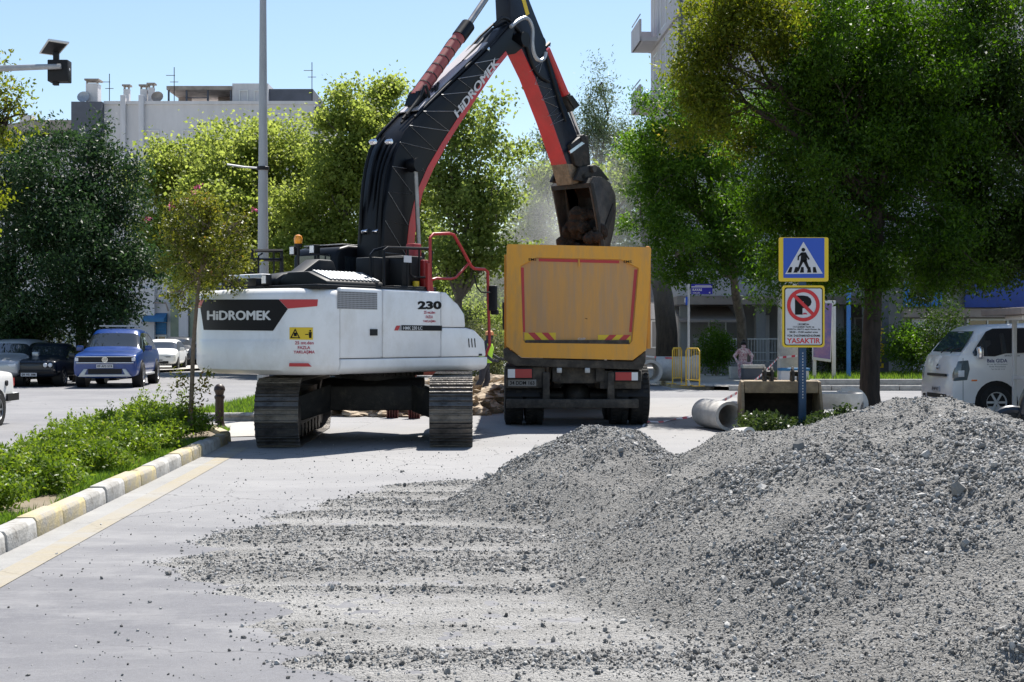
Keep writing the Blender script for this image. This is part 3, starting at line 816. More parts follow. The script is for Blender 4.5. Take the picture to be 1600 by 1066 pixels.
# row house further down the street
bh = empty('street_house', (7.2,76,0), 0, 'plain grey street house far behind the yellow dump bed', 'building')
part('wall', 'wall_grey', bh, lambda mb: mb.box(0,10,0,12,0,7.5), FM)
part('shed_wall', 'wall_white', bh, lambda mb: mb.box(-1.4,1.0,-6,-5.8,2.6,4.6), FM)
for k in range(3):
    for fl in range(2): frame_window(bh, .8+3*k, 2.2+3*k, 1.0+3.2*fl, 2.6+3.2*fl, -.02, axis=FM)
bf = empty('end_house', (-6,150,0), 0, 'pale house closing the far end of the street', 'building')
part('wall', 'wall_white', bf, lambda mb: mb.box(-6,7,0,12,0,7), FM)
for k in range(4):
    for fl in range(2): frame_window(bf, -5+3*k, -3.4+3*k, 1.0+3.2*fl, 2.6+3.2*fl, -.02, axis=FM)

# ------------------------------------------------------------------ trees
tree('plane_tree', 'yellow green plane tree in front of the white apartment block', (-14.0,62,0),
     [blob(300,255,62,70,45), blob(400,240,62,80,45), blob(250,310,61,50,65), blob(370,320,60,95,80), blob(470,290,62,60,90), blob(300,390,61,70,60), blob(430,400,62,70,50)],
     .28, 3.2, 'leaf_plane', 'bark_pale', dens=30, per=34, spread=.30, size=.165, seed=11, elong=.8)
tree('plane_tree', 'tall plane tree rising directly behind the excavator boom', (-6.6,56,0),
     [blob(545,180,56,48,50), blob(590,150,57,45,28), blob(525,260,56,55,70), blob(600,250,56,60,80), blob(560,350,56,75,70), blob(480,380,56,60,60), blob(650,330,56,50,70), blob(545,430,56,70,50)],
     .3, 3.5, 'leaf_plane', 'bark_pale', dens=30, per=34, spread=.29, size=.155, seed=12, elong=.8)
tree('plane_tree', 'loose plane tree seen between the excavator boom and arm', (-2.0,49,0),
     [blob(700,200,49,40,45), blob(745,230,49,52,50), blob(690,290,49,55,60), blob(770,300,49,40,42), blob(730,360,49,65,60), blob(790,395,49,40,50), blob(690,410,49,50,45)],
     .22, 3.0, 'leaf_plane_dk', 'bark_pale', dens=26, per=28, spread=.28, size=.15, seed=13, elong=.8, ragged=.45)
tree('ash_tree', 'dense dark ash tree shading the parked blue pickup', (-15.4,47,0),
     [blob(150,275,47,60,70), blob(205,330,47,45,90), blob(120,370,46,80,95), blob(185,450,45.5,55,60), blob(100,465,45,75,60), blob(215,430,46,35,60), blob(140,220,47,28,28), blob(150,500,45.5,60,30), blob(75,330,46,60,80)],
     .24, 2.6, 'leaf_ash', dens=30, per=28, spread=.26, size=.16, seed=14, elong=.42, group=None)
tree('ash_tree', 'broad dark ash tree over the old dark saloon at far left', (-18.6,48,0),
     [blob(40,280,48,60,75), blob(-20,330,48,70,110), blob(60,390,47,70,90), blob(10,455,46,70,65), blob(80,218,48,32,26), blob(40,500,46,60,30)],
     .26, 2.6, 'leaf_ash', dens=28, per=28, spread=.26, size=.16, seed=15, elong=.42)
tree('robinia_tree', 'ochre tinged tree leaning in at the upper left edge', (-13.4,30,0),
     [blob(-20,150,30,50,55), blob(10,195,30,36,40), blob(-40,230,30,60,60), blob(-15,110,30,30,35), blob(-60,300,30,60,70), blob(25,165,30,22,22)],
     .2, 2.6, 'leaf_gold', dens=26, per=26, spread=.17, size=.11, seed=16, elong=.5)
tree('sapling_tree', 'slender grey green feathery tree in the dust behind the raised arm', (4.4,70,0),
     [blob(935,130,70,16,40), blob(930,200,70,45,40), blob(880,250,70,50,50), blob(960,230,70,40,60), blob(920,300,70,75,55), blob(850,320,70,50,55), blob(985,320,70,40,60), blob(930,370,70,75,50)],
     .24, 3.4, 'leaf_pine', dens=22, per=30, spread=.32, size=.2, seed=17, elong=.28, ragged=.4)
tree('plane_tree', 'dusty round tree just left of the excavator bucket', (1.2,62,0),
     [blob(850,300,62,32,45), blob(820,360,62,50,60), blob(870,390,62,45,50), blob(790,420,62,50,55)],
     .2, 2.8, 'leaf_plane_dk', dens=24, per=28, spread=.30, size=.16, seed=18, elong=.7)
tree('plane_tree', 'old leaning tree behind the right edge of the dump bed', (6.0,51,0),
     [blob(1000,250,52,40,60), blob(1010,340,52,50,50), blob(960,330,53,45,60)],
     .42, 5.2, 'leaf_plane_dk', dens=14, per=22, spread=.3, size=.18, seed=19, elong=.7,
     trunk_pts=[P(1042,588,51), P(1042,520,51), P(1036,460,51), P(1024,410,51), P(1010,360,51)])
tree('street_tree', 'bright green street tree with forked trunk behind the seated woman', (8.95,50,0),
     [blob(1040,170,45,45,45), blob(1100,230,45,70,60), blob(1030,280,45,45,80), blob(1100,330,45,70,65), blob(1060,385,44,50,55), blob(1010,215,45,28,45), blob(1170,290,46,60,90), blob(1110,425,44.5,45,30), blob(1150,180,46,60,60), blob(1190,400,45,50,50), blob(1060,230,46,60,70), blob(1080,300,46.5,70,80), blob(1130,370,46,60,60), blob(1180,220,47,60,80), blob(1015,330,45.5,38,60), blob(1020,260,46,42,60), blob(1050,420,45,40,30), blob(1080,180,46.5,60,50)],
     .2, 3.6, 'leaf_fresh', 'bark_pale', dens=30, per=32, spread=.21, size=.125, sub=20, seed=20, elong=.45,
     trunk_pts=[P(1168,584,50), P(1160,540,50), P(1158,500,49.5), P(1150,465,48.5), P(1146,430,47.5)])
tree('gold_lit_tree', 'huge shade tree, upper left leaves painted sunlit gold, dark trunk behind the gravel', (7.62,28,0),
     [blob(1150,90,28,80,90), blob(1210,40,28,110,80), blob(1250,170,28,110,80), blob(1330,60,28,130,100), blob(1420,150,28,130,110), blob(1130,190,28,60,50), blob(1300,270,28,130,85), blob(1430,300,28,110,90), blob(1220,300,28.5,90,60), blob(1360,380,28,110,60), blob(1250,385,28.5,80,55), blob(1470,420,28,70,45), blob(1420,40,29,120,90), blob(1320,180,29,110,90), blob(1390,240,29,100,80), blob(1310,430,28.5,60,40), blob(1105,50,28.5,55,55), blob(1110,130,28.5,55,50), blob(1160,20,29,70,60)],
     .21, 3.0, ['leaf_gold','leaf_gold','leaf_olive','leaf_olive','leaf_olive','leaf_gold']+['leaf_olive']*10+['leaf_gold']*3, dens=56, per=40, spread=.19, size=.10, sub=24, seed=21, elong=.40, nbr=6, droop=.6, shell=.3,  # gold leaves paint the sunlit upper left of the green crown
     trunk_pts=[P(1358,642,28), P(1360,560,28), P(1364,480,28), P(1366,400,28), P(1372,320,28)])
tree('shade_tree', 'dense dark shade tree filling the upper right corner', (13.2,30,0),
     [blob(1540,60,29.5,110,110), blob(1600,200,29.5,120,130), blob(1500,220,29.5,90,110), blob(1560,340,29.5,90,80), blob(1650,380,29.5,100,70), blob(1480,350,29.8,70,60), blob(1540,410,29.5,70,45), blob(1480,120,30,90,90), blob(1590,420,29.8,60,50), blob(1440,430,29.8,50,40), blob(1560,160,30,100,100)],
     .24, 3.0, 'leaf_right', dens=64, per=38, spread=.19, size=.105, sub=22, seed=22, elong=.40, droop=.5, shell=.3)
# low background planting
def shrub(name, label, px, D, w, h, leafm, seed, cat='shrub', dens=60, size=.08, group=None, spread=.1, x=None, per=24, hz=.1, dep=1.0, elong=.5):
    rng = np.random.RandomState(seed)
    X = (px-800)/FPX*D if x is None else x
    t = empty(name, (X,D,hz), 0, label, cat, group)
    bl = [((rng.uniform(-.35,.35)*w, rng.uniform(-.3,.3)*w*dep, h*rng.uniform(.4,.66)), w*.38, w*.38*dep, h*.40) for _ in range(5)] + [((0,0,h*.45), w*.42, w*.42*dep, h*.42)]
    cl = blob_clumps(bl, dens, rng, .5, .2)
    cl = cl[cl[:,2] > .02]
    V, F, a = leaf_cloud(cl, spread, per, size, rng, .8, -.2, elong)
    V[:,2] = np.maximum(V[:,2], .01)
    link('foliage', fast_mesh('foliage', V, F, a), leafm, t)
    mb = MB()
    for k in range(5):
        b = cl[rng.randint(len(cl))]; limb(mb, (rng.uniform(-.1,.1)*w,rng.uniform(-.1,.1)*w,-.05), Vector(b), .02, .006, rng, 3, .1, 5)
    mb.build('stem', 'twig', t)
    return t
shrub('bush', 'pale grey green bush beyond the excavator hand rail', 740, 44, 1.9, 2.2, 'leaf_bush', 31, dens=26, size=.1, spread=.15, hz=0)
shrub('bush', 'low pale bush left of the excavator hand rail', 712, 47, 1.7, 2.6, 'leaf_bush', 32, dens=26, size=.1, spread=.15, hz=0)
shrub('bush', 'green leafy bush behind the worker in the yellow vest', 770, 52, 2.6, 2.9, 'leaf_plane_dk', 33, dens=22, size=.14, spread=.18, hz=0)
shrub('bush', 'dark bush at the foot of the tree behind the boom', 600, 54, 3.8, 4.2, 'leaf_dark', 34, dens=14, size=.22, spread=.22, hz=0)
shrub('bush', 'dark bush at the foot of the trees behind the lamp post', 450, 57, 4.2, 4.4, 'leaf_dark', 35, dens=14, size=.22, spread=.22, hz=0)
shrub('bush', 'dark evergreen bush under the ash trees at far left', 30, 46.5, 3.2, 2.4, 'leaf_dark', 36, dens=22, size=.14, spread=.2)
shrub('rose_bush', 'leafy white flowering bush against the railing', 1118, 50.5, 1.3, 1.9, 'leaf_fresh', 37, dens=40, size=.1, spread=.12)
shrub('bush', 'bright bush in the garden plot near the vertical sign', 1432, 46, 1.8, 2.0, 'leaf_fresh', 38, dens=30, size=.1, spread=.14, hz=.2)
shrub('bush', 'low dark bush behind the billboard in the garden plot', 1310, 47.5, 2.4, 1.6, 'leaf_dark', 39, dens=30, size=.1, spread=.14, hz=.2)
shrub('bush', 'straggly tall bush left of the small truck windscreen', 1475, 44, 1.6, 2.6, 'leaf_right', 40, dens=22, size=.09, spread=.13, hz=.2)
# far wood closing the street
rng = np.random.RandomState(5)
cl = blob_clumps([((x, 118+rng.uniform(-6,6), rng.uniform(3,5.5)), 4.5, 4, rng.uniform(3.5,5.5)) for x in np.arange(-48,40,4.5)], 2.0, rng, .5, .3)
V, F, a = leaf_cloud(cl[cl[:,2] > .2], .8, 16, .7, rng, .8, .1, .7)
tag(link('far_wood', fast_mesh('far_wood', V, F, a), 'leaf_plane_dk'), 'hazy wood closing the far end of the street', 'trees', kind='stuff')

# ================================================================== MEDIAN PLANTING
hedge_names = ['clipped shrub cut by the frame edge at the start of the median hedge', 'clipped evergreen shrub nearest the frame edge in the median hedge', 'second clipped shrub of the median hedge from the near end',
  'third clipped shrub of the median hedge, thin at its side', 'fourth clipped shrub of the median hedge, with raised shoots',
  'fifth clipped shrub of the median hedge, in front of the sapling', 'sixth clipped shrub of the median hedge, beside the slim sapling',
  'last clipped shrub of the median hedge, next to the bollard']
for i, D in enumerate((9.6,10.9,12.4,13.9,15.4,16.9,18.5,20.0)):
    s = shrub('hedge_shrub', hedge_names[i], 0, D, [1.1,1.1,1.1,1.15,1.2,1.25,1.2,.95][i], [.29,.32,.30,.35,.43,.47,.45,.47][i], 'leaf_hedge', 50+i, 'shrub', dens=235, size=.052, spread=.045, x=KX(D)-(.88 if i < 7 else 1.2), per=24, elong=.46, dep=.86, group='clipped shrubs along the median')
    rng = np.random.RandomState(70+i)                                           # upright sprigs
    base = np.array([[rng.uniform(-.45,.45), rng.uniform(-.6,.6), .30+.022*i] for _ in range(7)])
    tips = base + np.stack([rng.uniform(-.08,.08,7), rng.uniform(-.08,.08,7), rng.uniform(.06,.12+.025*i,7)],1)
    cl = np.concatenate([base + (tips-base)*t for t in (.3,.6,.85,1.)])
    V, F, a = leaf_cloud(cl, .022, 7, .05, rng, 1, -.8, .4)
    tag(link('shoots', fast_mesh('shoots', V, F, np.clip(a*.5+.45,0,.9)), 'leaf_hedge', s), kind='stuff')
def blades(name, pts, h, rng, mat, label=None, cat=None, parent=None, kind='stuff', w=.012):
    n = len(pts)
    d = rng.normal(size=(n,3)); d[:,2] = 0; d /= np.linalg.norm(d,axis=1)[:,None]
    s = np.stack([-d[:,1], d[:,0], np.zeros(n)],1)
    H = (h*rng.uniform(.4,1.2,n))[:,None]
    V = np.stack([pts - s*w*.5, pts + s*w*.5, pts + d*H*.6 + np.array([0,0,1])*H],1).reshape(-1,3)
    o = link(name, fast_mesh(name, V, np.arange(3*n).reshape(-1,3), np.repeat(rng.rand(n),3)), mat, parent)
    return tag(o, label, cat, kind=kind)
rng = np.random.RandomState(9)
n = 26000; D = rng.uniform(7, 20.5, n); x = np.array([KX(d) for d in D]) - .2 - np.abs(rng.normal(0, .30, n))
k = vnoise(x*2.2+5, D*1.1) > .26
blades('median_grass', np.stack([x,D,np.full(n,.1)],1)[k], .085, rng, 'grass_green', 'short green grass between the hedge and the kerb', 'grass')
n = 14000; D = rng.uniform(24.5, 45, n); x = rng.uniform(-6.2,-4.72,n)
blades('far_median_grass', np.stack([x,D,np.full(n,.1)],1), .12, rng, 'grass_green', 'grass on the far median beside the lamp post', 'grass', w=.025)
n = 16000; D = rng.uniform(39.3, 49.5, n); x = rng.uniform(9,24,n); k = vnoise(x*.7, D*.7) > .35
blades('plot_grass', np.stack([x,D,np.full(n,.2)],1)[k], .2, rng, 'grass_green', 'grass in the garden plot behind the gravel', 'grass', w=.035)
# crape myrtle sapling
MD = 18.2
tree('crape_myrtle', 'slim crape myrtle sapling with pink blossoms in front of the excavator corner', (P(298,640,MD).x,MD,.1),
     [blob(300,345,MD,48,45), blob(345,355,MD,42,50), blob(275,380,MD,34,40), blob(325,405,MD,52,40), blob(305,440,MD,36,22), blob(360,425,MD,30,24), blob(312,312,MD,26,20), blob(280,470,MD,16,26), blob(375,345,MD,18,26)],
     .032, 1.6, 'leaf_myrtle', 'twig', dens=150, per=22, spread=.065, size=.055, seed=23, elong=.5, cat='tree', nbr=7,
     trunk_pts=[P(297,665,MD), P(300,600,MD), P(302,540,MD), P(307,480,MD), P(313,425,MD)])
t = bpy.data.objects['crape_myrtle']; rng = np.random.RandomState(3)
for px, py in ((232,342),(265,322),(397,328),(310,292),(303,300)):
    c = np.array([list(P(px,py,MD-.1) - t.location)])
    V, F, a = leaf_cloud(c, .02, 18, .028, rng, 1, 0, .9); link('blossom', fast_mesh('blossom', V, F, a), 'flower_pink', t)
cl = np.array([list(P(px,py,MD) - t.location) for px, py in ((282,600),(290,590),(318,592),(326,586),(278,585),(300,612),(312,606),(288,622),(272,604),(322,610),(300,635),(290,640),(310,630))])
V, F, a = leaf_cloud(cl, .045, 30, .055, rng, 1, -.3, .5); tag(link('basal_shoots', fast_mesh('basal_shoots', V, F, np.clip(a+.2,0,1)), 'leaf_myrtle', t), kind='stuff')

# ================================================================== GRAVEL
m, nt, b = nodes_of('stone')
at = nt.nodes.new('ShaderNodeObjectInfo')
cr = nt.nodes.new('ShaderNodeValToRGB'); cr.color_ramp.elements[0].color = (.085,.082,.077,1); cr.color_ramp.elements[1].color = (.47,.456,.43,1)
e = cr.color_ramp.elements.new(.55); e.color = (.235,.228,.214,1)
nt.links.new(at.outputs['Random'], cr.inputs[0]); nt.links.new(cr.outputs[0], b.inputs['Base Color']); b.inputs['Roughness'].default_value = .85; b.inputs['Specular IOR Level'].default_value = .25
M['stone'] = m

HEAPS = [  # x, y, height, radius left, right, front, back, sharpness
 (2.98, 9.2, 1.30, 2.5, 2.1, 3.9, 2.2, .30),
 (.80, 12.4, .88, 1.2, 1.5, 2.3, 1.5, .25),
 (2.15, 11.2, .88, 1.4, 2.2, 2.8, 1.5, .25),
 (2.3, 5.3, .40, 1.1, 2.4, 1.6, 1.6, .2),
 (2.05, 7.5, .70, 1.35, 2.2, 1.9, 2.2, .25),
 (4.3, 6.6, .62, 2.2, 2.5, 3.0, 2.2, .3),
]
def heap_h(x, y):
    h = np.zeros_like(x)
    for cx, cy, H, rl, rr, rf, rb, sh in HEAPS:
        dx = (x-cx)/np.where(x < cx, rl, rr); dy = (y-cy)/np.where(y < cy, rf, rb)
        a = np.arctan2(dy, dx)
        r = np.sqrt(dx*dx+dy*dy)*(1 + .10*np.sin(3*a+cx) + .07*np.sin(5*a+cy*2))
        c = H*(1 - np.sqrt(r*r + sh*sh) + sh*.55)
        h = np.logaddexp(h*14, np.maximum(c,-.2)*14)/14
    h = h - math.log(1+len(HEAPS))/14*.42
    return h
def spread_mask(x, y):
    left = np.interp(y, [4,5.84,6.66,7.83,8.95,10.4,12,13.6,14.8], [-1.0,-1.13,-1.29,-1.8,-2.42,-2.48,-1.9,-1.6,-.4])
    left = left + .35*(fbm(y*1.6, y*0+3, 3)-.5)*2
    m = np.clip((x-left)/.35, 0, 1) * np.clip((14.6-y)/1.2, 0, 1)
    return m
def streaks(x, y):
    s = fbm(x*.22+4, y*1.9+.12*np.sin(x*1.3), 3)
    s2 = fbm(x*.35+40, y*5.2+.1*np.sin(x*2), 3)
    return np.clip((s*.6 + s2*.4 - .455)*9, 0, 1)
def full_h(x, y):
    hh = heap_h(x, y)
    n = (fbm(x*1.6, y*1.6, 4)-.5)*.24 + (fbm(x*5+9, y*5, 3)-.5)*.09
    hp = hh + n*np.clip(hh*4, 0, 1)
    cor = np.exp(-((x-2.15)**2/.5 + (y-5.55)**2/.35))
    hp = hp + cor*((fbm(x*3.4+3, y*3.4+8, 4)-.5)*.34)
    st = streaks(x, y)*spread_mask(x, y)
    sp = st*.026 + spread_mask(x,y)*.016 + (fbm(x*9, y*9, 3)-.5)*.012*spread_mask(x,y) - .014
    return np.maximum(hp, sp)
gx = np.arange(-3.2, 7.6, .034); gy = np.concatenate([np.arange(4.0, 9, .034), np.arange(9, 15.2, .05)])
X, Y = np.meshgrid(gx, gy); Hh = full_h(X, Y)
Hh = np.maximum(Hh + (np.random.RandomState(1).rand(*Hh.shape)-.5)*.011*(Hh > .006), -.013)
nx, ny = len(gx), len(gy)
idx = np.arange(nx*ny).reshape(ny, nx)
F = np.stack([idx[:-1,:-1], idx[:-1,1:], idx[1:,1:], idx[1:,:-1]], -1).reshape(-1,4)
Hv = Hh.ravel()
keep = (Hv[F] > -.0105).any(1)
F = F[keep]
used = np.zeros(nx*ny, bool); used[F] = True
remap = np.cumsum(used)-1
V = np.stack([X.ravel(), Y.ravel(), Hv+.008], 1)[used]; F = remap[F]
me = fast_mesh('gravel_heap', V, F); me.polygons.foreach_set('use_smooth', [True]*len(F))
heap = tag(link('gravel_heap', me, 'gravel_bed'), 'big heap of grey crushed gravel spilling across the road', 'gravel', kind='stuff')

t_ = (1+5**.5)/2
ICO = np.array([(-1,t_,0),(1,t_,0),(-1,-t_,0),(1,-t_,0),(0,-1,t_),(0,1,t_),(0,-1,-t_),(0,1,-t_),(t_,0,-1),(t_,0,1),(-t_,0,-1),(-t_,0,1)])/math.sqrt(1+t_*t_)
ICF = np.array([(0,11,5),(0,5,1),(0,1,7),(0,7,10),(0,10,11),(1,5,9),(5,11,4),(11,10,2),(10,7,6),(7,1,8),(3,9,4),(3,4,2),(3,2,6),(3,6,8),(3,8,9),(4,9,5),(2,4,11),(6,2,10),(8,6,7),(9,8,1)])
rng = np.random.RandomState(21)
shapes = bpy.data.collections.new('stone_shapes')
for k in range(10):
    v = ICO*(1+.20*rng.normal(size=(12,1))) + .10*rng.normal(size=(12,3))
    v = v*rng.uniform(.62,1.2,3)
    me = fast_mesh('crushed_stone', v, ICF); me.polygons.foreach_set('use_smooth', [False]*len(ICF)); me.materials.append(M['stone'])
    shapes.objects.link(bpy.data.objects.new('crushed_stone', me))
ng = bpy.data.node_groups.new('scatter_stones', 'GeometryNodeTree')
ng.interface.new_socket('Geometry', in_out='INPUT', socket_type='NodeSocketGeometry'); ng.interface.new_socket('Geometry', in_out='OUTPUT', socket_type='NodeSocketGeometry')
gi = ng.nodes.new('NodeGroupInput'); go = ng.nodes.new('NodeGroupOutput')
ip = ng.nodes.new('GeometryNodeInstanceOnPoints'); ci = ng.nodes.new('GeometryNodeCollectionInfo')
ci.inputs[0].default_value = shapes; ci.inputs[1].default_value = True; ci.inputs[2].default_value = True
def _attr(name, dt):
    n = ng.nodes.new('GeometryNodeInputNamedAttribute'); n.data_type = dt; n.inputs[0].default_value = name
    return n.outputs[0]
ng.links.new(gi.outputs[0], ip.inputs['Points']); ng.links.new(ci.outputs[0], ip.inputs['Instance'])
ip.inputs['Pick Instance'].default_value = True
ng.links.new(_attr('pick','INT'), ip.inputs['Instance Index']); ng.links.new(_attr('turn','FLOAT_VECTOR'), ip.inputs['Rotation']); ng.links.new(_attr('size','FLOAT'), ip.inputs['Scale'])
ng.links.new(ip.outputs[0], go.inputs[0])
def stone_field(name, pts, size, label):
    me = bpy.data.meshes.new(name); n = len(pts)
    me.vertices.add(n); me.vertices.foreach_set('co', np.asarray(pts, np.float32).ravel())
    me.attributes.new('pick','INT','POINT').data.foreach_set('value', rng.randint(0,10,n).astype(np.int32))
    me.attributes.new('size','FLOAT','POINT').data.foreach_set('value', size.astype(np.float32))
    me.attributes.new('turn','FLOAT_VECTOR','POINT').data.foreach_set('vector', rng.uniform(0,6.28,(n,3)).astype(np.float32).ravel())
    me.update()
    o = link(name, me); o.modifiers.new('stones','NODES').node_group = ng
    return tag(o, label, 'gravel', kind='stuff')
def scatter(n, x0, x1, y0, y1, dens, pw=1.35):
    y = y0 + (y1-y0)*rng.rand(n)**pw; x = rng.uniform(x0, x1, n)
    ok = (np.abs(x) < y*.42+.5) & (rng.rand(n) < dens(x, y))
    return x[ok], y[ok]
def heap_d(x, y):
    h = heap_h(x, y)
    pat = fbm(x*1.3+3, y*1.3, 4)
    return np.clip(h*7, 0, 1)*np.clip((pat-.34)*3.4, .42, 1)
x, y = scatter(420000, -1.5, 6, 4.6, 14, heap_d)
pat = np.clip((fbm(x*1.3+3, y*1.3, 4)-.34)*3., .1, 1)
sz = np.clip(.0053*np.exp(rng.normal(0,.42,len(x)))*(.75+.5*pat), .0028, .022)
bigs = rng.rand(len(x)) < .035*pat*np.clip(1.3-heap_h(x,y),.2,1.2); sz[bigs] *= 2.0
z = full_h(x, y) + .008 + sz*.25
stone_field('heap_stones', np.stack([x,y,z],1), sz, 'loose crushed stones lying on the gravel heap'); NS1 = len(x)
def spread_d(x, y):
    st = streaks(x, y)*spread_mask(x, y)
    return np.clip(st*.95 + .07*spread_mask(x, y), 0, 1)*np.clip(1.2-heap_h(x,y)*8, 0, 1)
x, y = scatter(190000, -3, 3.4, 4.9, 14.8, spread_d)
sz = np.clip(.0052*np.exp(rng.normal(0,.45,len(x))), .0025, .02)
bigs = rng.rand(len(x)) < .012; sz[bigs] *= 1.8
z = np.maximum(full_h(x, y), 0) + .008 + sz*.3
xs, ys = scatter(30000, -3.4, 3, 5.0, 21, lambda x, y: .04 + .5*np.clip(1-np.abs(x-(-1.2))/2.6,0,1)*np.clip((21-y)/8,.2,1)*fbm(x*.8,y*.8,3), 1.0)
ss = np.clip(.0038*np.exp(rng.normal(0,.55,len(xs))), .002, .02)
stone_field('road_stones', np.stack([np.concatenate([x,xs]),np.concatenate([y,ys]),np.concatenate([z,.008+ss*.5])],1), np.concatenate([sz,ss]), 'crushed stones scattered in streaks over the asphalt')
print('STONES', NS1, len(x), len(xs))

# ================================================================== EXCAVATOR
TH = R(38.0); EX, EY = -2.12, 20.4
cT, sT = math.cos(TH), math.sin(TH)
def UV(px, py, u):
    """photo pixel on the vertical plane u = const of the slewed upper structure -> (u, v, z)"""
    k = (px - 800.0)/FPX
    v = (k*(EY - u*sT) - EX - u*cT)/(sT - k*cT)
    D = EY - u*sT + v*cT
    return Vector((u, v, CAMH - (py - HZ)/FPX*D))
ex = empty('excavator', (EX,EY,0), 0, 'white crawler excavator with black boom loading the dump truck', 'excavator')
def up(name, mat, fn, parent=None, bevel=0, smooth=35, seg=2):
    mb = MB(); fn(mb)
    return mb.build(name, mat, parent or ex, bevel, smooth, None, None if parent else -TH, seg)
uzv = lambda lo_hi=None: (lambda a, b, t: (t, a, b))          # outline in (v, z), extruded along u

# ---- undercarriage
psi = R(2.0)
def low(name, mat, fn, parent=None, bevel=0, smooth=35):
    mb = MB(); fn(mb)
    return mb.build(name, mat, parent or ex, bevel, smooth, None, None if parent else psi)
def f(mb):
    mb.prism([(-.8,.46),(-.8,.82),(-.55,.92),(.55,.92),(.8,.82),(.8,.46)], -.75,.75, lambda a,b,t:(t,a,b))
    for s in (-1,1):
        for q in (-1,1):
            mb.loft([[(s*.6,q*.35,.45),(s*.6,q*.85,.45),(s*.6,q*.85,.85),(s*.6,q*.35,.85)],[(s*1.1,q*.9,.3),(s*1.1,q*1.4,.3),(s*1.1,q*1.4,.66),(s*1.1,q*.9,.66)]])
low('cross_frame', 'dark_steel', f, bevel=.02)
low('slew_ring', 'dark_steel', lambda mb: (mb.lathe([(.62,.88),(.62,.97),(.72,.98),(.72,1.05),(.6,1.07)], 40), [mb.obox((.735*math.cos(a),.735*math.sin(a),1.0),.03,.03,.07,Matrix.Rotation(a,3,'Z')) for a in [k*math.pi/24 for k in range(48)]]))
HL, RR, ZC = 1.78, .45, .475
shoe = MB()
shoe.box(-.3,.3,-.108,.104,0,.016)
for y in (-.085,0,.075): shoe.prism([(y-.014,.014),(y-.007,.046),(y+.007,.046),(y+.014,.014)], -.3,.3, lambda a,b,t:(t,a,b))
shoe.box(-.055,.055,-.05,-.03,-.03,0); shoe.box(-.055,.055,.03,.05,-.03,0)
for x in (-.11,.11): shoe.box(x-.022,x+.022,-.045,-.018,.014,.03); shoe.box(x-.022,x+.022,.018,.045,.014,.03)
shoe_me = shoe.mesh('track_shoe'); shoe_me.materials.append(M['track_steel'])
per = 4*HL + 2*math.pi*RR; NSH = 52
for s in (-1,1):
    def f(mb):
        prof = []
        for k in range(13):
            a = -math.pi/2 - math.pi*k/12; prof.append((-HL+.3*math.cos(a), ZC+.3*math.sin(a)))
        for k in range(13):
            a = math.pi/2 - math.pi*k/12; prof.append((HL+.3*math.cos(a), ZC+.3*math.sin(a)))
        mb.prism(prof, s*1.2-.14, s*1.2+.14, lambda a,b,t:(t,a,b))
        mb.box(s*1.2-.22,s*1.2+.22,-1.3,1.3,.28,.6)
    tr = low('track', 'dark_steel', f)
    low('sprocket', 'dark_steel', lambda mb: (mb.cyl((s*1.2-.2,-HL,ZC),(s*1.2+.2,-HL,ZC),.33,n=22), mb.cyl((s*1.2-.26,-HL,ZC),(s*1.2+.26,-HL,ZC),.2,n=16)), tr)
    low('idler', 'dark_steel', lambda mb: mb.cyl((s*1.2-.18,HL,ZC),(s*1.2+.18,HL,ZC),.36,n=22), tr)
    for k in range(7): low('roller', 'dark_steel', lambda mb: mb.cyl((s*1.2-.2,-1.3+.43*k,.2),(s*1.2+.2,-1.3+.43*k,.2),.13,n=12), tr)
    for k in range(NSH):
        d = (k+.3)/NSH*per
        if d < 2*HL: p = (-HL+d, ZC-RR); a = math.pi
        elif d < 2*HL+math.pi*RR: t = (d-2*HL)/RR; p = (HL+RR*math.sin(t), ZC-RR*math.cos(t)); a = math.pi + t
        elif d < 4*HL+math.pi*RR: p = (HL-(d-2*HL-math.pi*RR), ZC+RR); a = 0
        else: t = (d-4*HL-math.pi*RR)/RR; p = (-HL-RR*math.sin(t), ZC+RR*math.cos(t)); a = t
        inst('track_shoe', shoe_me, tr, Matrix.Translation((s*1.2, p[0], p[1])) @ Matrix.Rotation(a, 4, 'X'))

# ---- counterweight with its curved rear
half = [(0,-2.80),(.35,-2.78),(.7,-2.70),(.95,-2.60),(1.12,-2.48),(1.24,-2.34),(1.31,-2.2),(1.335,-2.08)]
def cat(pts, n):
    out = []
    for i in range(len(pts)-1):
        p0 = Vector(pts[max(i-1,0)]); p1 = Vector(pts[i]); p2 = Vector(pts[i+1]); p3 = Vector(pts[min(i+2,len(pts)-1)])
        for k in range(n):
            t = k/n; out.append(.5*((2*p1)+(p2-p0)*t+(2*p0-5*p1+4*p2-p3)*t*t+(3*p1-p0-3*p2+p3)*t**3))
    out.append(Vector(pts[-1])); return out
plan = cat([(-u*1.07,v) for u,v in half[::-1]][:-1] + half, 4)
nrm = []
for i in range(len(plan)):
    a = plan[max(i-1,0)]; b_ = plan[min(i+1,len(plan)-1)]; d = (b_-a).normalized(); nrm.append(Vector((d.y,-d.x)))
def cw_ring(z, off, bulge=0.):
    r = []
    for p, n in zip(plan, nrm):
        o = off + bulge*max(0, min(1, (1.0-abs(p.x))/.25))
        q = p + n*o; r.append((q.x, q.y, z))
    return r + [(1.2,-1.95,z),(-1.2,-1.95,z)]
def f(mb):
    mb.loft([cw_ring(1.03,-.16),cw_ring(1.045,-.09),cw_ring(1.10,-.025,.03),cw_ring(1.18,0,.03),cw_ring(1.47,0,.03),cw_ring(1.505,0,.012),cw_ring(1.53,0,0),
             cw_ring(2.06,0),cw_ring(2.12,-.012),cw_ring(2.17,-.04),cw_ring(2.2,-.085),cw_ring(2.212,-.15)])
cwt = up('counterweight', 'white_paint', f, smooth=40)
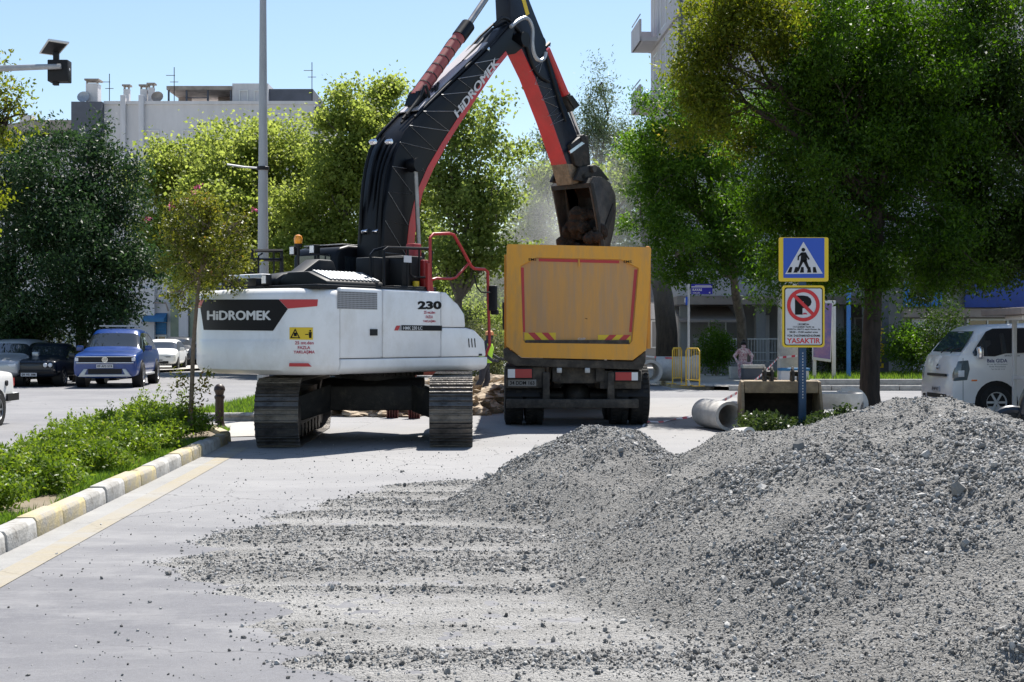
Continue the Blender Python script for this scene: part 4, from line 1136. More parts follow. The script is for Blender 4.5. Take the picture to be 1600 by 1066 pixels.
dense = cat([tuple(p) for p in plan], 6)
tabl = []
for p in dense:
    x = EX + p.x*cT + p.y*sT; y = EY - p.x*sT + p.y*cT
    tabl.append((800 + FPX*x/y, p, y))
i0 = min(range(len(tabl)), key=lambda i: tabl[i][0])
tabl = tabl[i0:]
def CW(px, py, eps=.006):
    for i in range(len(tabl)-1):
        if tabl[i][0] <= px <= tabl[i+1][0] or i == len(tabl)-2 or px < tabl[0][0]:
            a, b_ = tabl[i], tabl[i+1]; t = max(0, min(1, (px-a[0])/(b_[0]-a[0]+1e-9)))
            p = a[1].lerp(b_[1], t); d = (b_[1]-a[1]).normalized(); n = Vector((d.y,-d.x)); y = a[2]+(b_[2]-a[2])*t
            q = p + n*eps
            return Vector((q.x, q.y, CAMH - (py-HZ)/FPX*y))
def patch(name, mat, rows, fn, nc=18, parent=cwt):
    """rows of (left px,py),(right px,py) -> curved decal sheet"""
    mb = MB(); V = []; F = []
    for (l, r) in rows:
        for k in range(nc+1):
            t = k/nc; V.append(fn(l[0]+(r[0]-l[0])*t, l[1]+(r[1]-l[1])*t))
    for i in range(len(rows)-1):
        for k in range(nc): F.append((i*(nc+1)+k, i*(nc+1)+k+1, (i+1)*(nc+1)+k+1, (i+1)*(nc+1)+k))
    mb.add(V, F); return mb.build(name, mat, parent)
patch('nameplate_panel', 'decal_black', [((319.4,468.3),(435.7,468)),((313.8,482),(449.8,483)),((318.8,515.7),(427,517))], CW)
patch('red_stripe', 'decal_red', [((436.2,468),(496.7,468)),((449.8,482.4),(495.7,478.6))], CW)
patch('red_stripe', 'decal_red', [((299.5,468.8),(318.9,468.3)),((300,480.5),(313.6,481.5))], CW, 8)
lettering('HiDROMEK', lambda a, b: CW(a, -b, .012), 325.5, 423.4, -500, -486, 'decal_white', cwt, bold=0, heavy=.009, lift=(.0006,-.0008,0))
patch('warning_sticker', 'sign_yellow', [((452.6,511.6),(488.8,511.9)),((452.6,530.6),(488.8,531.2))], lambda a, b: CW(a,b,.008), 6)
def cwmesh(name, mat, V, F, eps=.013):
    mb = MB(); mb.add([CW(a,b,eps) for a,b in V], F); return mb.build(name, mat, cwt)
cwmesh('warning_symbol', 'print_black', [(453.8,528.6),(461.6,513.4),(469.4,528.9),(456.4,527.2),(461.6,516.6),(466.9,527.4)], [(0,1,4,3),(1,2,5,4),(2,0,3,5)])
cwmesh('warning_symbol', 'print_black', [(459.5,520),(464,520),(464,525.5),(459.5,525.5)], [(0,1,2,3)])
cwmesh('warning_symbol', 'print_black', [(483.5,515.8),(486,515.8),(486,518.3),(483.5,518.3),(482.4,519),(487.2,519),(486.6,528.5),(483,528.5)], [(0,1,2,3),(4,5,6,7)])
cwmesh('warning_symbol', 'print_black', [(477,522.2),(482,522.2),(482,523.4),(477,523.4)], [(0,1,2,3)])
for s_, x0, x1, y0, y1 in (('25 mt.den',461,490,533.4,538.4),('FAZLA',465.5,484.8,541,545.8),('YAKLAŞMA',458.8,491.8,547.6,553.8)):
    lettering(s_, lambda a, b: CW(a, -b, .008), x0, x1, -y1, -y0, 'print_maroon', cwt, bold=.02)
patch('red_reflector', 'decal_red', [((453.5,567.5),(482,567.7)),((453,572.8),(487,573))], lambda a,b: CW(a,b,.036), 6)

# ---- right-hand body panels, skirt, left cover, deck
up('upper_frame', 'black_paint', lambda mb: (mb.box(-1.15,1.15,-2.0,1.0,1.06,1.3), mb.box(-.35,.35,-.2,.9,1.3,2.2)), bevel=.02)
def panel(name, v0, v1, z0=1.255, z1=2.225):
    return up(name, 'white_paint', lambda mb: mb.box(.5,1.335,v0,v1,z0,z1), bevel=.03, seg=3)
pA = panel('engine_door', -2.055, -1.225)
pB = panel('tank_panel', -1.212, .028)
pC = up('step_box', 'white_paint', lambda mb: mb.prism([(.04,1.70),(.04,2.22),(.16,2.215),(.30,2.11),(.42,2.05),(.575,1.9),(.60,1.70)], .62,1.33, lambda a,b,t:(t,a,b)), bevel=.025, seg=3)
pD = up('tool_box', 'white_paint', lambda mb: mb.prism([(.04,1.255),(.04,1.69),(.62,1.69),(.80,1.66),(1.05,1.50),(1.09,1.255)], .62,1.335, lambda a,b,t:(t,a,b)), bevel=.025, seg=3)
up('skirt', 'white_paint', lambda mb: mb.prism([(.6,1.04),(1.18,1.035),(1.28,1.065),(1.33,1.12),(1.34,1.245),(.6,1.245)], -2.05, 1.12, lambda a,b,t:(a,t,b)), bevel=.02, seg=3)
up('step_tread', 'black_plastic', lambda mb: (mb.prism([(.20,2.20),(.43,2.075),(.44,2.09),(.21,2.215)], .75,1.22, lambda a,b,t:(t,a,b)), mb.prism([(.62,1.70),(.80,1.67),(1.0,1.545),(1.01,1.56),(.81,1.69),(.62,1.715)], .75,1.24, lambda a,b,t:(t,a,b))))
up('left_cover', 'white_paint', lambda mb: mb.box(-1.33,-.5,-2.0,-.6,1.1,2.2), bevel=.03)
SD_ = lambda a, b, u=1.3395: UV(a, b, u)
def side(name, mat, x0, x1, y0, y1, parent, d=.006):
    a = UV(x0,y1,1.335); b_ = UV(x1,y0,1.335)
    return up(name, mat, lambda mb: mb.box(1.333,1.335+d,a.y,b_.y,a.z,b_.z), parent)
# perforated grille
m, nt, b = nodes_of('grille')
tc = nt.nodes.new('ShaderNodeTexCoord'); vo = nt.nodes.new('ShaderNodeTexVoronoi'); vo.inputs['Scale'].default_value = 38; vo.inputs['Randomness'].default_value = 0
cr = nt.nodes.new('ShaderNodeValToRGB'); cr.color_ramp.elements[0].position = .30; cr.color_ramp.elements[0].color = (.05,.05,.05,1); cr.color_ramp.elements[1].position = .4; cr.color_ramp.elements[1].color = (.34,.34,.35,1)
nt.links.new(tc.outputs['Object'], vo.inputs[0]); nt.links.new(vo.outputs['Distance'], cr.inputs[0]); nt.links.new(cr.outputs[0], b.inputs['Base Color']); M['grille'] = m
side('vent_grille', 'grille', 527,589,457.5,482.5,pA)
side('latch', 'black_plastic', 578,588.5,514.5,524.5,pA,.02)
side('model_stripe', 'decal_black', 627,690,509,516.6,pB)
for (a, c_) in (('decal_red',616),('decal_grey',622.5)):
    mb = MB(); mb.add([UV(c_,516.6,1.341),UV(c_+6,516.6,1.341),UV(c_+9.5,509,1.341),UV(c_+3.5,509,1.341)],[(0,1,2,3)]); mb.build('stripe_end', a, pB)
lettering('HMK 230 LC', lambda a,b: UV(a,-b,1.343), 630,660,-515.4,-510.2,'decal_white',pB,bold=.015,spacing=.95)
lettering('230', lambda a,b: UV(a,-b,1.341), 653,690,-483.6,-470.6,'print_black',pB,bold=.05)
for s_, x0, x1, y0, y1 in (('25 mt.den',662.5,680,486,490.6),('FAZLA',665.5,676.5,493,497.6),('YAKLAŞMA',661,681,500,504.8)):
    lettering(s_, lambda a,b: UV(a,-b,1.341), x0,x1,-y1,-y0,'print_maroon',pB,bold=.02)
for k in range(3):
    mb = MB(); x = 731.5+4.7*k; mb.add([UV(x,529,1.339),UV(x+1.5,529,1.339),UV(x+2.6,543,1.339),UV(x+1.1,543,1.339)],[(0,1,2,3)]); mb.build('vent_slot', 'print_black', pD)
side('latch', 'black_plastic', 748,752.5,553,556,pD,.01)
up('deck', 'black_paint', lambda mb: (mb.box(-1.2,1.26,-2.42,.0,2.2,2.262), mb.box(.3,1.25,-.9,.02,2.24,2.29)), bevel=.01)
# hood and rear kit
hd = up('engine_hood', 'black_plastic', lambda mb: (mb.prism([(.0,2.26),(.06,2.38),(.22,2.47),(.62,2.47),(1.0,2.33),(1.02,2.26)], -2.0,-.85, lambda a,b,t:(a,t,b))), bevel=.025)
for k in range(13):
    v = -1.9+.078*k
    up('sunlit_louvre', 'galv', lambda mb: mb.prism([(.60,2.475),(.62,2.495),(.98,2.362),(.965,2.342)], v, v+.042, lambda a,b,t:(a,t,b)), hd)  # grey slats: sunlight on the black plastic put into the colour
up('hood_spine', 'black_plastic', lambda mb: (mb.prism([(-2.05,2.26),(-2.05,2.38),(-1.9,2.46),(-1.5,2.52),(-1.2,2.70),(-.9,2.70),(-.8,2.5),(-.8,2.26)], -.30,.02, lambda a,b,t:(t,a,b))), bevel=.04)
up('cooling_cover', 'white_paint', lambda mb: mb.box(-1.22,-.38,-1.95,-.75,2.22,2.47), bevel=.03)
for u, v in ((-.75,-2.3),(-.42,-2.38),(-.1,-2.42)):
    bx_ = up('camera_box', 'black_plastic', lambda mb: (mb.box(u-.12,u+.12,v,v+.3,2.26,2.38), mb.box(u-.02,u+.02,v+.1,v+.2,2.2,2.27)), bevel=.015)
up('work_light', 'black_plastic', lambda mb: mb.box(.16,.27,-2.44,-2.34,2.28,2.42), bevel=.01)
up('light_lens', 'lens', lambda mb: mb.box(.175,.255,-2.448,-2.437,2.295,2.405))
a = lambda px,py: UV(px,py,-1.15)
up('rear_guard_rail', 'black_paint', lambda mb: (mb.tube([a(394,434),a(394,392),a(440,392),a(440,427)],.034,6), mb.tube([a(394,406),a(440,406)],.026,6), mb.tube([a(404,430),a(404,400),a(410,396)],.014,6), mb.tube([a(428,427),a(428,393)],.014,6)))
# cab
cab = up('cab', 'black_paint', lambda mb: (mb.prism([(-.48,1.25),(-.48,2.8),(-.40,2.93),(-.2,2.98),(1.1,2.98),(1.3,2.85),(1.42,1.9),(1.38,1.25)], -1.33,-.36, lambda a,b,t:(t,a,b))), bevel=.05, seg=3)
up('rear_window', 'glass', lambda mb: mb.box(-1.22,-.48,-.492,-.475,2.3,2.82), cab)
lettering('Makim', lambda a,b: Vector((a,-.496,b)), -1.15,-.8,2.42,2.62,'decal_white',cab,shear=.25)
up('side_window', 'glass', lambda mb: mb.box(-.362,-.35,-.3,1.1,1.9,2.8), cab)
up('roof_plate', 'steel', lambda mb: mb.box(-1.28,-.42,-.3,1.1,2.98,3.0), cab, bevel=.008)
for px in (447,508):
    p = UV(px,392,-1.2 if px < 460 else -.75)
    wl = up('work_light', 'black_plastic', lambda mb: mb.box(p.x-.06,p.x+.06,-.62,-.5,p.z-.06,p.z+.08), bevel=.01)
    up('light_lens', 'lens', lambda mb: mb.box(p.x-.045,p.x+.045,-.628,-.617,p.z-.045,p.z+.065), wl)
p = UV(466,377,-1.0)
bc = up('beacon', 'beacon', lambda mb: mb.lathe([(.058,-.04),(.066,0),(.066,.05),(.05,.085),(.02,.1),(.001,.103)], 14, Matrix.Translation(p)))
up('beacon_stem', 'black_plastic', lambda mb: (mb.lathe([(.02,-.5),(.02,-.1),(.055,-.09),(.06,-.042)], 10, Matrix.Translation(p))), bc)

# guard cage and rails beside the boom
c_ = lambda px,py,u=1.18: UV(px,py,u)
up('guard_cage', 'black_paint', lambda mb: (mb.tube([c_(600,455),c_(600,391),c_(606,387),c_(670,389),c_(674,393),c_(673,452)],.022,7), mb.tube([c_(637,388),c_(637,452)],.02,6), mb.tube([c_(641,410),c_(641,428),c_(646,433),c_(672,434)],.018,6), mb.tube([c_(655,389),c_(655,433)],.016,6), mb.tube([c_(579,452,.8),c_(579,398,.8),c_(585,391,.8),c_(604,386,.9)],.02,6), mb.tube([c_(600,403),c_(637,403)],.014,6)))
up('cage_cover', 'black_plastic', lambda mb: (mb.box(.42,.8,-.85,-.5,2.26,2.72), mb.box(.62,1.05,-.52,-.05,2.26,2.75)), bevel=.02)
up('light_tag', 'sign_white', lambda mb: mb.obox(UV(637,405,1.21),.01,.16,.1))
up('filler_cap', 'sign_yellow', lambda mb: mb.cyl(UV(650,446,1.1)-Vector((0,0,.05)),UV(650,446,1.1)+Vector((0,0,.06)),.05,n=12))
up('red_valve_block', 'rail_red', lambda mb: (mb.box(.78,.95,-.15,.02,2.26,2.95), mb.box(1.02,1.12,-.12,.0,2.26,2.7)), bevel=.015)
h_ = lambda px,py: UV(px,py,1.26)
up('hand_rail', 'rail_red', lambda mb: (mb.tube([h_(672,452),h_(672,372),h_(677,366),h_(702,365),h_(709,367),h_(722,390),h_(736,416),h_(741,420),h_(757,421),h_(762,425),h_(763,470),h_(765,540),h_(758,556)],.024,8), mb.tube([h_(734,410),h_(712,434),h_(704,436),h_(682,435),h_(676,437)],.02,7), mb.prism([(0,0),(.0,.42),(.05,.42),(.14,0)], 1.235,1.275, lambda a,b,t:(t, h_(670,452).y-.04+a, 2.22+b))))
mr = up('mirror', 'black_plastic', lambda mb: mb.obox(UV(770,466,1.34),.17,.06,.40), bevel=.03)
up('mirror_arm', 'black_plastic', lambda mb: mb.tube([UV(741,430,1.26),UV(745,448,1.3),UV(752,457,1.3),UV(768,457,1.34)],.012,6), mr)
up('mirror_foot', 'black_plastic', lambda mb: mb.obox(UV(773,488,1.34),.14,.06,.08), mr, bevel=.02)

# ---- boom
BU = .28
lowE = [(645,440),(645,405),(650,350),(660,302),(677,264),(700,222),(740,160),(772,112),(793,86)]
upE = [(800,62),(806,36),(794,44),(775,66),(740,100),(700,138),(655,180),(632,205),(618,240),(609,285),(602,330),(598,395),(597,450)]
vz = lambda L, u: [(UV(x,y,u).y, UV(x,y,u).z) for x, y in L]
ext = lambda a,b,t: (t,a,b)
boom = up('boom', 'black_paint', lambda mb: mb.prism(vz(lowE+[(806,84),(818,74)]+upE, BU), -BU, BU, ext), bevel=.012)
redin = [(790,80),(766,108),(733,157),(692,220),(668,261),(650,302),(639,350),(633,405)]
up('red_band', 'red_paint', lambda mb: mb.prism(vz(lowE[1:]+redin, BU), BU-.01, BU+.006, ext), boom)
up('red_band', 'red_paint', lambda mb: mb.prism(vz(lowE[1:]+redin, BU), -BU-.006, -BU+.01, ext), boom)
lettering('HiDROMEK', lambda a,b: UV(715+66*a-6.5*b, 185-86*a-10.5*b, BU+.009), 0.01,.99,0,1,'decal_white',boom,bold=0,heavy=.009,lift=(.001,0,0))
pads = vz([(662,176),(668,179),(772,73),(768,66)], BU)
up('top_plate', 'wall_lilac', lambda mb: mb.prism([(UV(660,172,BU).y,UV(660,172,BU).z),(UV(768,66,BU).y,UV(768,66,BU).z),(UV(768,66,BU).y-.012,UV(768,66,BU).z+.012),(UV(660,172,BU).y-.012,UV(660,172,BU).z+.012)], -.2,.2, ext), boom)
# zigzag cord of the light string
A = [(600,395),(602,345),(607,300),(613,260),(625,222),(640,196),(662,174),(690,148),(716,123),(742,99),(768,74)]
Bp = [(634,398),(638,352),(646,304),(664,268),(682,236),(702,205),(722,174),(742,143),(760,116),(780,92)]
zz = []
for i in range(len(Bp)): zz += [A[i], Bp[i]]
up('light_cord', 'galv', lambda mb: mb.tube([UV(x,y,BU+.012) for x,y in zz], .006, 4))
# pipes up the boom
bundle = [(-.22,[(569,440),(567,395),(567,330),(574,265),(588,222),(618,188),(648,158)]), (-.12,[(580,440),(577,395),(577,330),(584,268),(597,226),(625,194),(655,163)]),
          (.0,[(587,440),(585,395),(586,330),(592,270),(605,228),(631,197),(662,166)]), (.1,[(593,440),(591,395),(592,330),(598,272),(611,232),(636,201),(664,174)]), (.2,[(598,440),(596,395),(597,330),(603,275),(615,238),(637,208),(655,188)])]
for u, L in bundle:
    pts = [UV(x-3,y,u) for x,y in L]
    up('steel_pipe', 'black_paint', lambda mb: mb.tube([Vector(q) for q in cat([tuple(p) for p in pts],3)], .027, 7))
for u, L in ((.25,[(648,186),(700,135),(745,92),(800,38)]),(.05,[(662,166),(700,124),(735,86),(770,48),(790,38)]),(-.12,[(655,163),(690,125),(720,95),(750,60),(772,40)])):
    up('steel_pipe', 'black_paint', lambda mb: mb.tube([UV(x,y-3,u) for x,y in L], .022, 7))
for u, L in ((.1,(583,222)),(.22,(608,222)),(-.1,(571,362)),(.1,(588,362)),(.2,(701,137)),(.05,(716,108)),(.22,(760,78))):
    up('pipe_clamp', 'chrome', lambda mb: mb.obox(UV(*L,u),.12,.07,.07,Matrix.Rotation(R(-50),3,'X')), bevel=.012)
# hose knot at the bend
rng = np.random.RandomState(4)
for k in range(6):
    a = [(618+3*k,205-5*k),(632+5*k,186-7*k),(645+4*k,160-5*k),(652+4*k,150+2*k),(668+3*k,150-4*k)]
    up('hose', 'black_plastic', lambda mb: mb.tube([Vector(q) for q in cat([tuple(UV(x+rng.uniform(-3,3),y+rng.uniform(-3,3),-.18+.07*k)) for x,y in a],3)], .024, 6))
up('hose', 'black_plastic', lambda mb: mb.tube([Vector(q) for q in cat([tuple(UV(x,y,-.1)) for x,y in ((640,150),(668,112),(690,82),(702,64),(712,55))],4)], .026, 6))
up('hose', 'galv', lambda mb: mb.tube([Vector(q) for q in cat([tuple(UV(x,y,.34)) for x,y in ((798,42),(812,31),(824,29),(832,45),(832,70),(836,88),(844,95),(851,90),(853,82))],4)], .034, 7))
up('hose', 'black_plastic', lambda mb: mb.tube([Vector(q) for q in cat([tuple(UV(x,y,.2)) for x,y in ((772,40),(785,28),(800,36),(818,60),(830,95),(842,118),(858,128))],4)], .03, 7))
# lift cylinders either side
for s in (-1,1):
    u = s*.43
    t0 = UV(649,258,.43); b0 = UV(655,395,.43); e0 = UV(657,450,.43)
    q = lambda p: Vector((u,p.y,p.z))
    lc = up('lift_cylinder', 'black_paint', lambda mb: (mb.cyl(q(b0),q(e0),.085,n=14), mb.cyl(q(t0)+Vector((-.1*s,0,0)),q(t0)+Vector((.07*s,0,0)),.11,n=14), mb.cyl(q(t0)+Vector((-.18*s,0,0)),q(t0),.07,n=10)))
    up('piston_rod', 'steel', lambda mb: mb.cyl(q(t0),q(b0),.036,n=12), lc)
# arm cylinder on top of the boom
ac = up('arm_cylinder', 'faded_red', lambda mb: mb.cyl(UV(650,153,-.02),UV(722,52,-.02),.108,n=18))
up('gland', 'black_paint', lambda mb: mb.cyl(UV(717,59,-.02),UV(731,40,-.02),.125,n=18), ac)
up('piston_rod', 'steel', lambda mb: mb.cyl(UV(728,44,-.02),UV(778,-30,-.02),.055,n=14), ac)
for k in range(6):
    t = .18+.13*k; p0 = UV(650,153,-.02).lerp(UV(722,52,-.02),t); d = (UV(722,52,-.02)-UV(650,153,-.02)).normalized()
    up('hose_band', 'dark_steel', lambda mb: mb.cyl(p0,p0+d*.02,.113,n=18), ac)
up('cylinder_foot', 'black_paint', lambda mb: mb.prism(vz([(640,165),(648,143),(660,148),(664,170)],0), -.12,.1, ext), ac)

# ---- arm, bucket cylinder, link, bucket
AU = .165
aL = [(793,-60),(797,0),(799,45),(811,70),(835,120),(862,190),(885,256),(894,288)]
aR = [(912,284),(913,262),(912,240),(897,198),(880,158),(866,112),(853,74),(850,58),(838,28),(827,0),(812,-60)]
arm = up('arm', 'navy_paint', lambda mb: mb.prism(vz(aL+aR, AU), -AU, AU, ext), bevel=.012)
def face_plate(name, mat, pts, d, mu=0.):
    L = vz(pts, AU); mb = MB()
    mb.loft([[(-AU-mu,a-d,b-d*.4),(AU+mu,a-d,b-d*.4),(AU+mu,a+.02,b),(-AU-mu,a+.02,b)] for a,b in L])
    return mb.build(name, mat, arm)
face_plate('red_band', 'red_paint', [(811,70),(835,120),(862,190),(885,256)], .012)
up('muddy_tip', 'mud', lambda mb: mb.prism(vz([(885,256),(894,288),(912,284),(905,258)], AU), -AU-.012, AU+.012, ext), arm)
face_plate('muddy_tip', 'mud', [(885,256),(894,288)], .014, .004)
up('sticker', 'sign_yellow', lambda mb: mb.prism(vz([(815,0),(820,-2),(827,22),(822,25)], AU), AU, AU+.006, ext), arm)
zz2 = [(828,112),(848,96),(836,132),(860,122),(836,132),(862,140),(846,156),(868,150),(846,156),(872,168),(856,182),(878,176),(860,196),(882,186)]
up('light_cord', 'galv', lambda mb: mb.tube([UV(x,y,AU+.012) for x,y in zz2], .006, 4))
up('arm_pipe', 'black_paint', lambda mb: mb.tube([UV(x,y,AU+.03) for x,y in ((852,84),(862,120),(876,166),(884,190))], .022, 6))
up('pivot_pin', 'black_paint', lambda mb: mb.cyl((-.33,UV(818,62,BU).y,UV(818,62,BU).z),(.33,UV(818,62,BU).y,UV(818,62,BU).z),.13,n=18))
bcy = up('bucket_cylinder', 'red_paint', lambda mb: mb.cyl(UV(852,78,.02),UV(885,156,.02),.092,n=16))
up('gland', 'dark_steel', lambda mb: (mb.cyl(UV(882,148,.02),UV(891,172,.02),.105,n=16), mb.prism(vz([(878,152),(886,150),(898,166),(890,172)],.02),-.1,.14,ext)), bcy)
up('piston_rod', 'chrome', lambda mb: mb.cyl(UV(889,168,.02),UV(908,220,.02),.045,n=12), bcy)
up('cylinder_eye', 'black_paint', lambda mb: (mb.cyl(UV(848,66,.14),UV(848,66,.14)-Vector((.26,0,0)),.1,n=14), mb.tube([UV(852,74,.1),UV(858,68,.1),UV(858,72,.1)],.04,6)), bcy)
up('bucket_link', 'dark_steel', lambda mb: (mb.prism(vz([(890,226),(908,212),(918,212),(922,260),(912,268),(898,258)],.22), -.24,.24, ext), mb.cyl(UV(913,217,.27),UV(913,217,.27)-Vector((.54,0,0)),.085,n=14)), bevel=.02)
up('lit_link_edge', 'chrome', lambda mb: mb.prism(vz([(889,236),(911,220),(913,224),(891,240)],.25), .235,.262, ext))  # bright strip painting the sunlit top edge of the link
up('bucket_ear', 'dark_steel', lambda mb: [mb.prism(vz([(892,282),(900,262),(921,258),(930,262),(946,282),(925,288)],.2), u, u+.07, ext) for u in (-.3,.23)], bevel=.012)
up('bucket_pin', 'bucket_steel', lambda mb: (mb.cyl((-.36,UV(925,264,.3).y,UV(925,264,.3).z),(.36,UV(925,264,.3).y,UV(925,264,.3).z),.07,n=12), mb.cyl((-.3,UV(903,276,.165).y,UV(903,276,.165).z),(.3,UV(903,276,.165).y,UV(903,276,.165).z),.07,n=12)))
WU = .44
front = [(921,286),(926,312),(932,346),(938,385),(943,425)]
back = [(948,428),(951,396),(959,362),(963,332),(962,306),(954,286),(941,277),(927,276)]
fr = vz(front, WU); bk = vz(back, WU)
bkt = up('bucket', 'bucket_steel', lambda mb: (mb.prism(fr+bk, WU-.03, WU, ext), mb.prism(fr+bk, -WU, -WU+.03, ext),
      mb.loft([[(-WU+.03,a,b),(WU-.03,a,b),(WU-.03,a+(.03 if i < 5 else 0)*-1,b-.028*(i>4)),(-WU+.03,a-(.03 if i < 5 else 0),b-.028*(i>4))] for i,(a,b) in enumerate(bk)])), bevel=.006)
up('side_cutter', 'dark_steel', lambda mb: mb.prism([fr[0],fr[1],fr[2],fr[3],fr[4]]+[(a+.10,b) for a,b in fr[::-1]], WU, WU+.018, ext), bkt)
up('top_lip', 'dark_steel', lambda mb: mb.prism([fr[0],(fr[0][0]+.02,fr[0][1]-.08),(bk[-1][0],bk[-1][1]-.03),bk[-1]], -WU,WU, ext), bkt)
up('wear_strip', 'dark_steel', lambda mb: mb.prism(vz([(957,318),(959,330),(944,375),(941,362)],WU), WU, WU+.02, ext), bkt)
for k in range(5):
    u = -.38+.19*k
    up('bucket_tooth', 'dark_steel', lambda mb: mb.prism([(fr[4][0]-.02,fr[4][1]+.05),(bk[0][0]+.03,bk[0][1]+.05),(fr[4][0]+.02,fr[4][1]-.17)], u-.035,u+.035, ext), bkt)
# earth in the bucket: lumpy mass hanging out
def lump_mesh(parts, amp=.3, fr_=6., seed=0, nu=26, nv=18):
    V = []; F = []; off = 0
    for (c, rx, ry, rz) in parts:
        mb = MB(); mb.ball((0,0,0), rx, ry, rz, nu, nv)
        v = np.array(mb.v); n = 1 + amp*2*(fbm(v[:,0]*fr_+v[:,2]*4.1+seed+c[0]*7, v[:,1]*fr_+v[:,2]*5.3+c[2]*3, 4)-.5)
        v = v*n[:,None] + np.array(c)
        V += [tuple(q) for q in v]; F += [tuple(i+off for i in f_) for f_ in mb.f]; off = len(V)
    mb = MB(); mb.v = V; mb.f = F; mb.mi = [0]*len(F); return mb
U2W = Matrix.Translation((EX,EY,0)) @ Matrix.Rotation(-TH,4,'Z')
lp = []
rr_ = random.Random(5)
for k in range(30):
    t = rr_.random(); px = 878+t*48+rr_.uniform(-6,8); py = 330+rr_.random()**.7*70; u = -.30+.60*t+rr_.uniform(-.08,.08)
    if py < 375 and px < 888: px += 14
    w = U2W @ (UV(px,py,u) + Vector((0,.14,0))); r = rr_.uniform(.07,.17); lp.append(((w.x,w.y,w.z), r*1.2, r, r*.9))
tag(lump_mesh(lp, .75, 9.).build('bucket_earth', 'dark_soil', smooth=0), 'clump of dark brown earth spilling from the excavator bucket', 'earth', kind='stuff')

# ================================================================== DUMP TRUCK
TX, TD = 1.15, 22.7
dt = empty('dump_truck', (TX,TD,0), 0, 'dusty dump truck with orange tipper bed parked under the bucket', 'truck')
def T(px, py): return ((px-800)/FPX*TD - TX, CAMH - (py-HZ)/FPX*TD)
def tk(name, mat, fn, parent=None, bevel=0, smooth=35):
    mb = MB(); fn(mb); return mb.build(name, mat, parent or dt, bevel, smooth)
xz = lambda a,b,t: (a,t,b)
outer = [T(*p) for p in ((791.5,385),(793,381.5),(1016,386.5),(1017.7,390),(1010,547),(989,563),(815,558.6),(791,541))]
inner = [T(*p) for p in ((813.5,416.5),(839,403),(969.7,406),(997.6,419.5),(987.5,533),(983,538.5),(821,536.5),(817,531))]
def f(mb):
    rings = []
    for y, L in ((.10,outer),(0.012,outer),(0,[(x*.994,z) for x,z in outer]),(0,[(x*1.012,z+.006) for x,z in inner]),(.012,inner),(.06,inner)):
        rings.append([(x,y,z) for x,z in L])
    mb.loft(rings, caps=False)
tg = tk('tailgate', 'bed_orange', f, smooth=25)
tk('tailgate_panel', 'bed_panel', lambda mb: mb.prism([(x*1.03,z) for x,z in inner], .055, .09, xz), tg)
zl, zh = inner[6][1], inner[6][1]+.1
tk('panel_ledge', 'dusty_chassis', lambda mb: mb.box(inner[6][0],inner[5][0],.012,.055,zl-.02,zl+.055), tg)
def strip(p, q, w0, w1, y=.05):
    a = [T(*p), T(*q), (T(*q)[0]+w1, T(*q)[1]), (T(*p)[0]+w0, T(*p)[1])]
    tk('red_reflector', 'decal_red', lambda mb: mb.add([(x,y,z) for x,z in a],[(0,1,2,3)]), tg)
strip((814,418),(817.5,519),.05,.035); strip((996.5,421),(987.5,519),-.055,-.045)
for x0,x1 in ((842,903),(906,968)):
    a = T(x0,403.8+.025*(x0-840)); b_ = T(x1,403.8+.025*(x1-840))
    tk('red_reflector', 'decal_red', lambda mb: mb.add([(a[0],.05,a[1]),(b_[0],.05,b_[1]),(b_[0],.05,b_[1]-.05),(a[0],.05,a[1]-.05)],[(0,1,2,3)]), tg)
tk('centre_rib', 'bed_orange', lambda mb: mb.box(T(904,403)[0],T(906,403)[0],.02,.055,T(904,416)[1],T(904,403)[1]), tg)
for x0, x1, y0, y1, sg in ((819.5,868.5,520,533.4,1),(934.5,986,523.5,536,-1)):
    a = T(x0,y1); b_ = T(x1,y0)
    hz_ = tk('hazard_sticker', 'sign_yellow', lambda mb: mb.box(a[0],b_[0],.046,.054,a[1],b_[1]), tg)
    w = (b_[0]-a[0])/4.6; hh = b_[1]-a[1]
    for k in range(2):
        xa = a[0]+w*(.5+2*k)
        if sg > 0: poly = [(xa+hh*1.0,a[1]),(xa+hh*1.0+w,a[1]),(xa+w,b_[1]),(xa,b_[1])]
        else: poly = [(xa,a[1]),(xa+w,a[1]),(xa+w+hh,b_[1]),(xa+hh,b_[1])]
        poly = [(min(x,b_[0]),z) for x,z in poly]
        tk('hazard_bar', 'decal_red', lambda mb: mb.add([(x,.043,z) for x,z in poly],[(0,1,2,3)]), hz_)
lettering('EMS', lambda a,b: Vector((*[T(a,-b)[0]],-.003,T(a,-b)[1])), 826,838,-407.6,-403.6,'print_black',tg,bold=.02)
lettering('EMS', lambda a,b: Vector((*[T(a,-b)[0]],-.003,T(a,-b)[1])), 974.5,987,-411,-407,'print_black',tg,bold=.02)
lettering('GVP', lambda a,b: Vector((T(a,-b)[0],.05,T(a,-b)[1])), 903,915,-532,-528,'decal_white',tg,bold=.01)
xl, zt = outer[1]; xr = outer[2][0]; xbl, zb_ = outer[7]; xbr = outer[4][0]
bed = tk('tipper_bed', 'bed_orange', lambda mb: (mb.loft([[(xl,y,zt),(xl+.06,y,zt),(xbl+.08,y,1.35),(xbl+.02,y,1.3)] for y in (.10,7.0)]), mb.loft([[(xr,y,zt-.03),(xr-.06,y,zt-.03),(xbr-.08,y,1.35),(xbr-.02,y,1.3)] for y in (.10,7.0)]),
      mb.box(xbl+.05,xbr-.05,.1,7.0,1.24,1.34), mb.box(xl,xr,6.9,7.05,1.3,zt+.25)), bevel=.012)
for k in range(7):
    for s, x in ((-1,xl),(1,xr)): tk('side_rib', 'bed_orange', lambda mb: mb.box(min(x,x+s*.06),max(x,x+s*.06),.5+k,.62+k,1.35,zt-.15), bed)
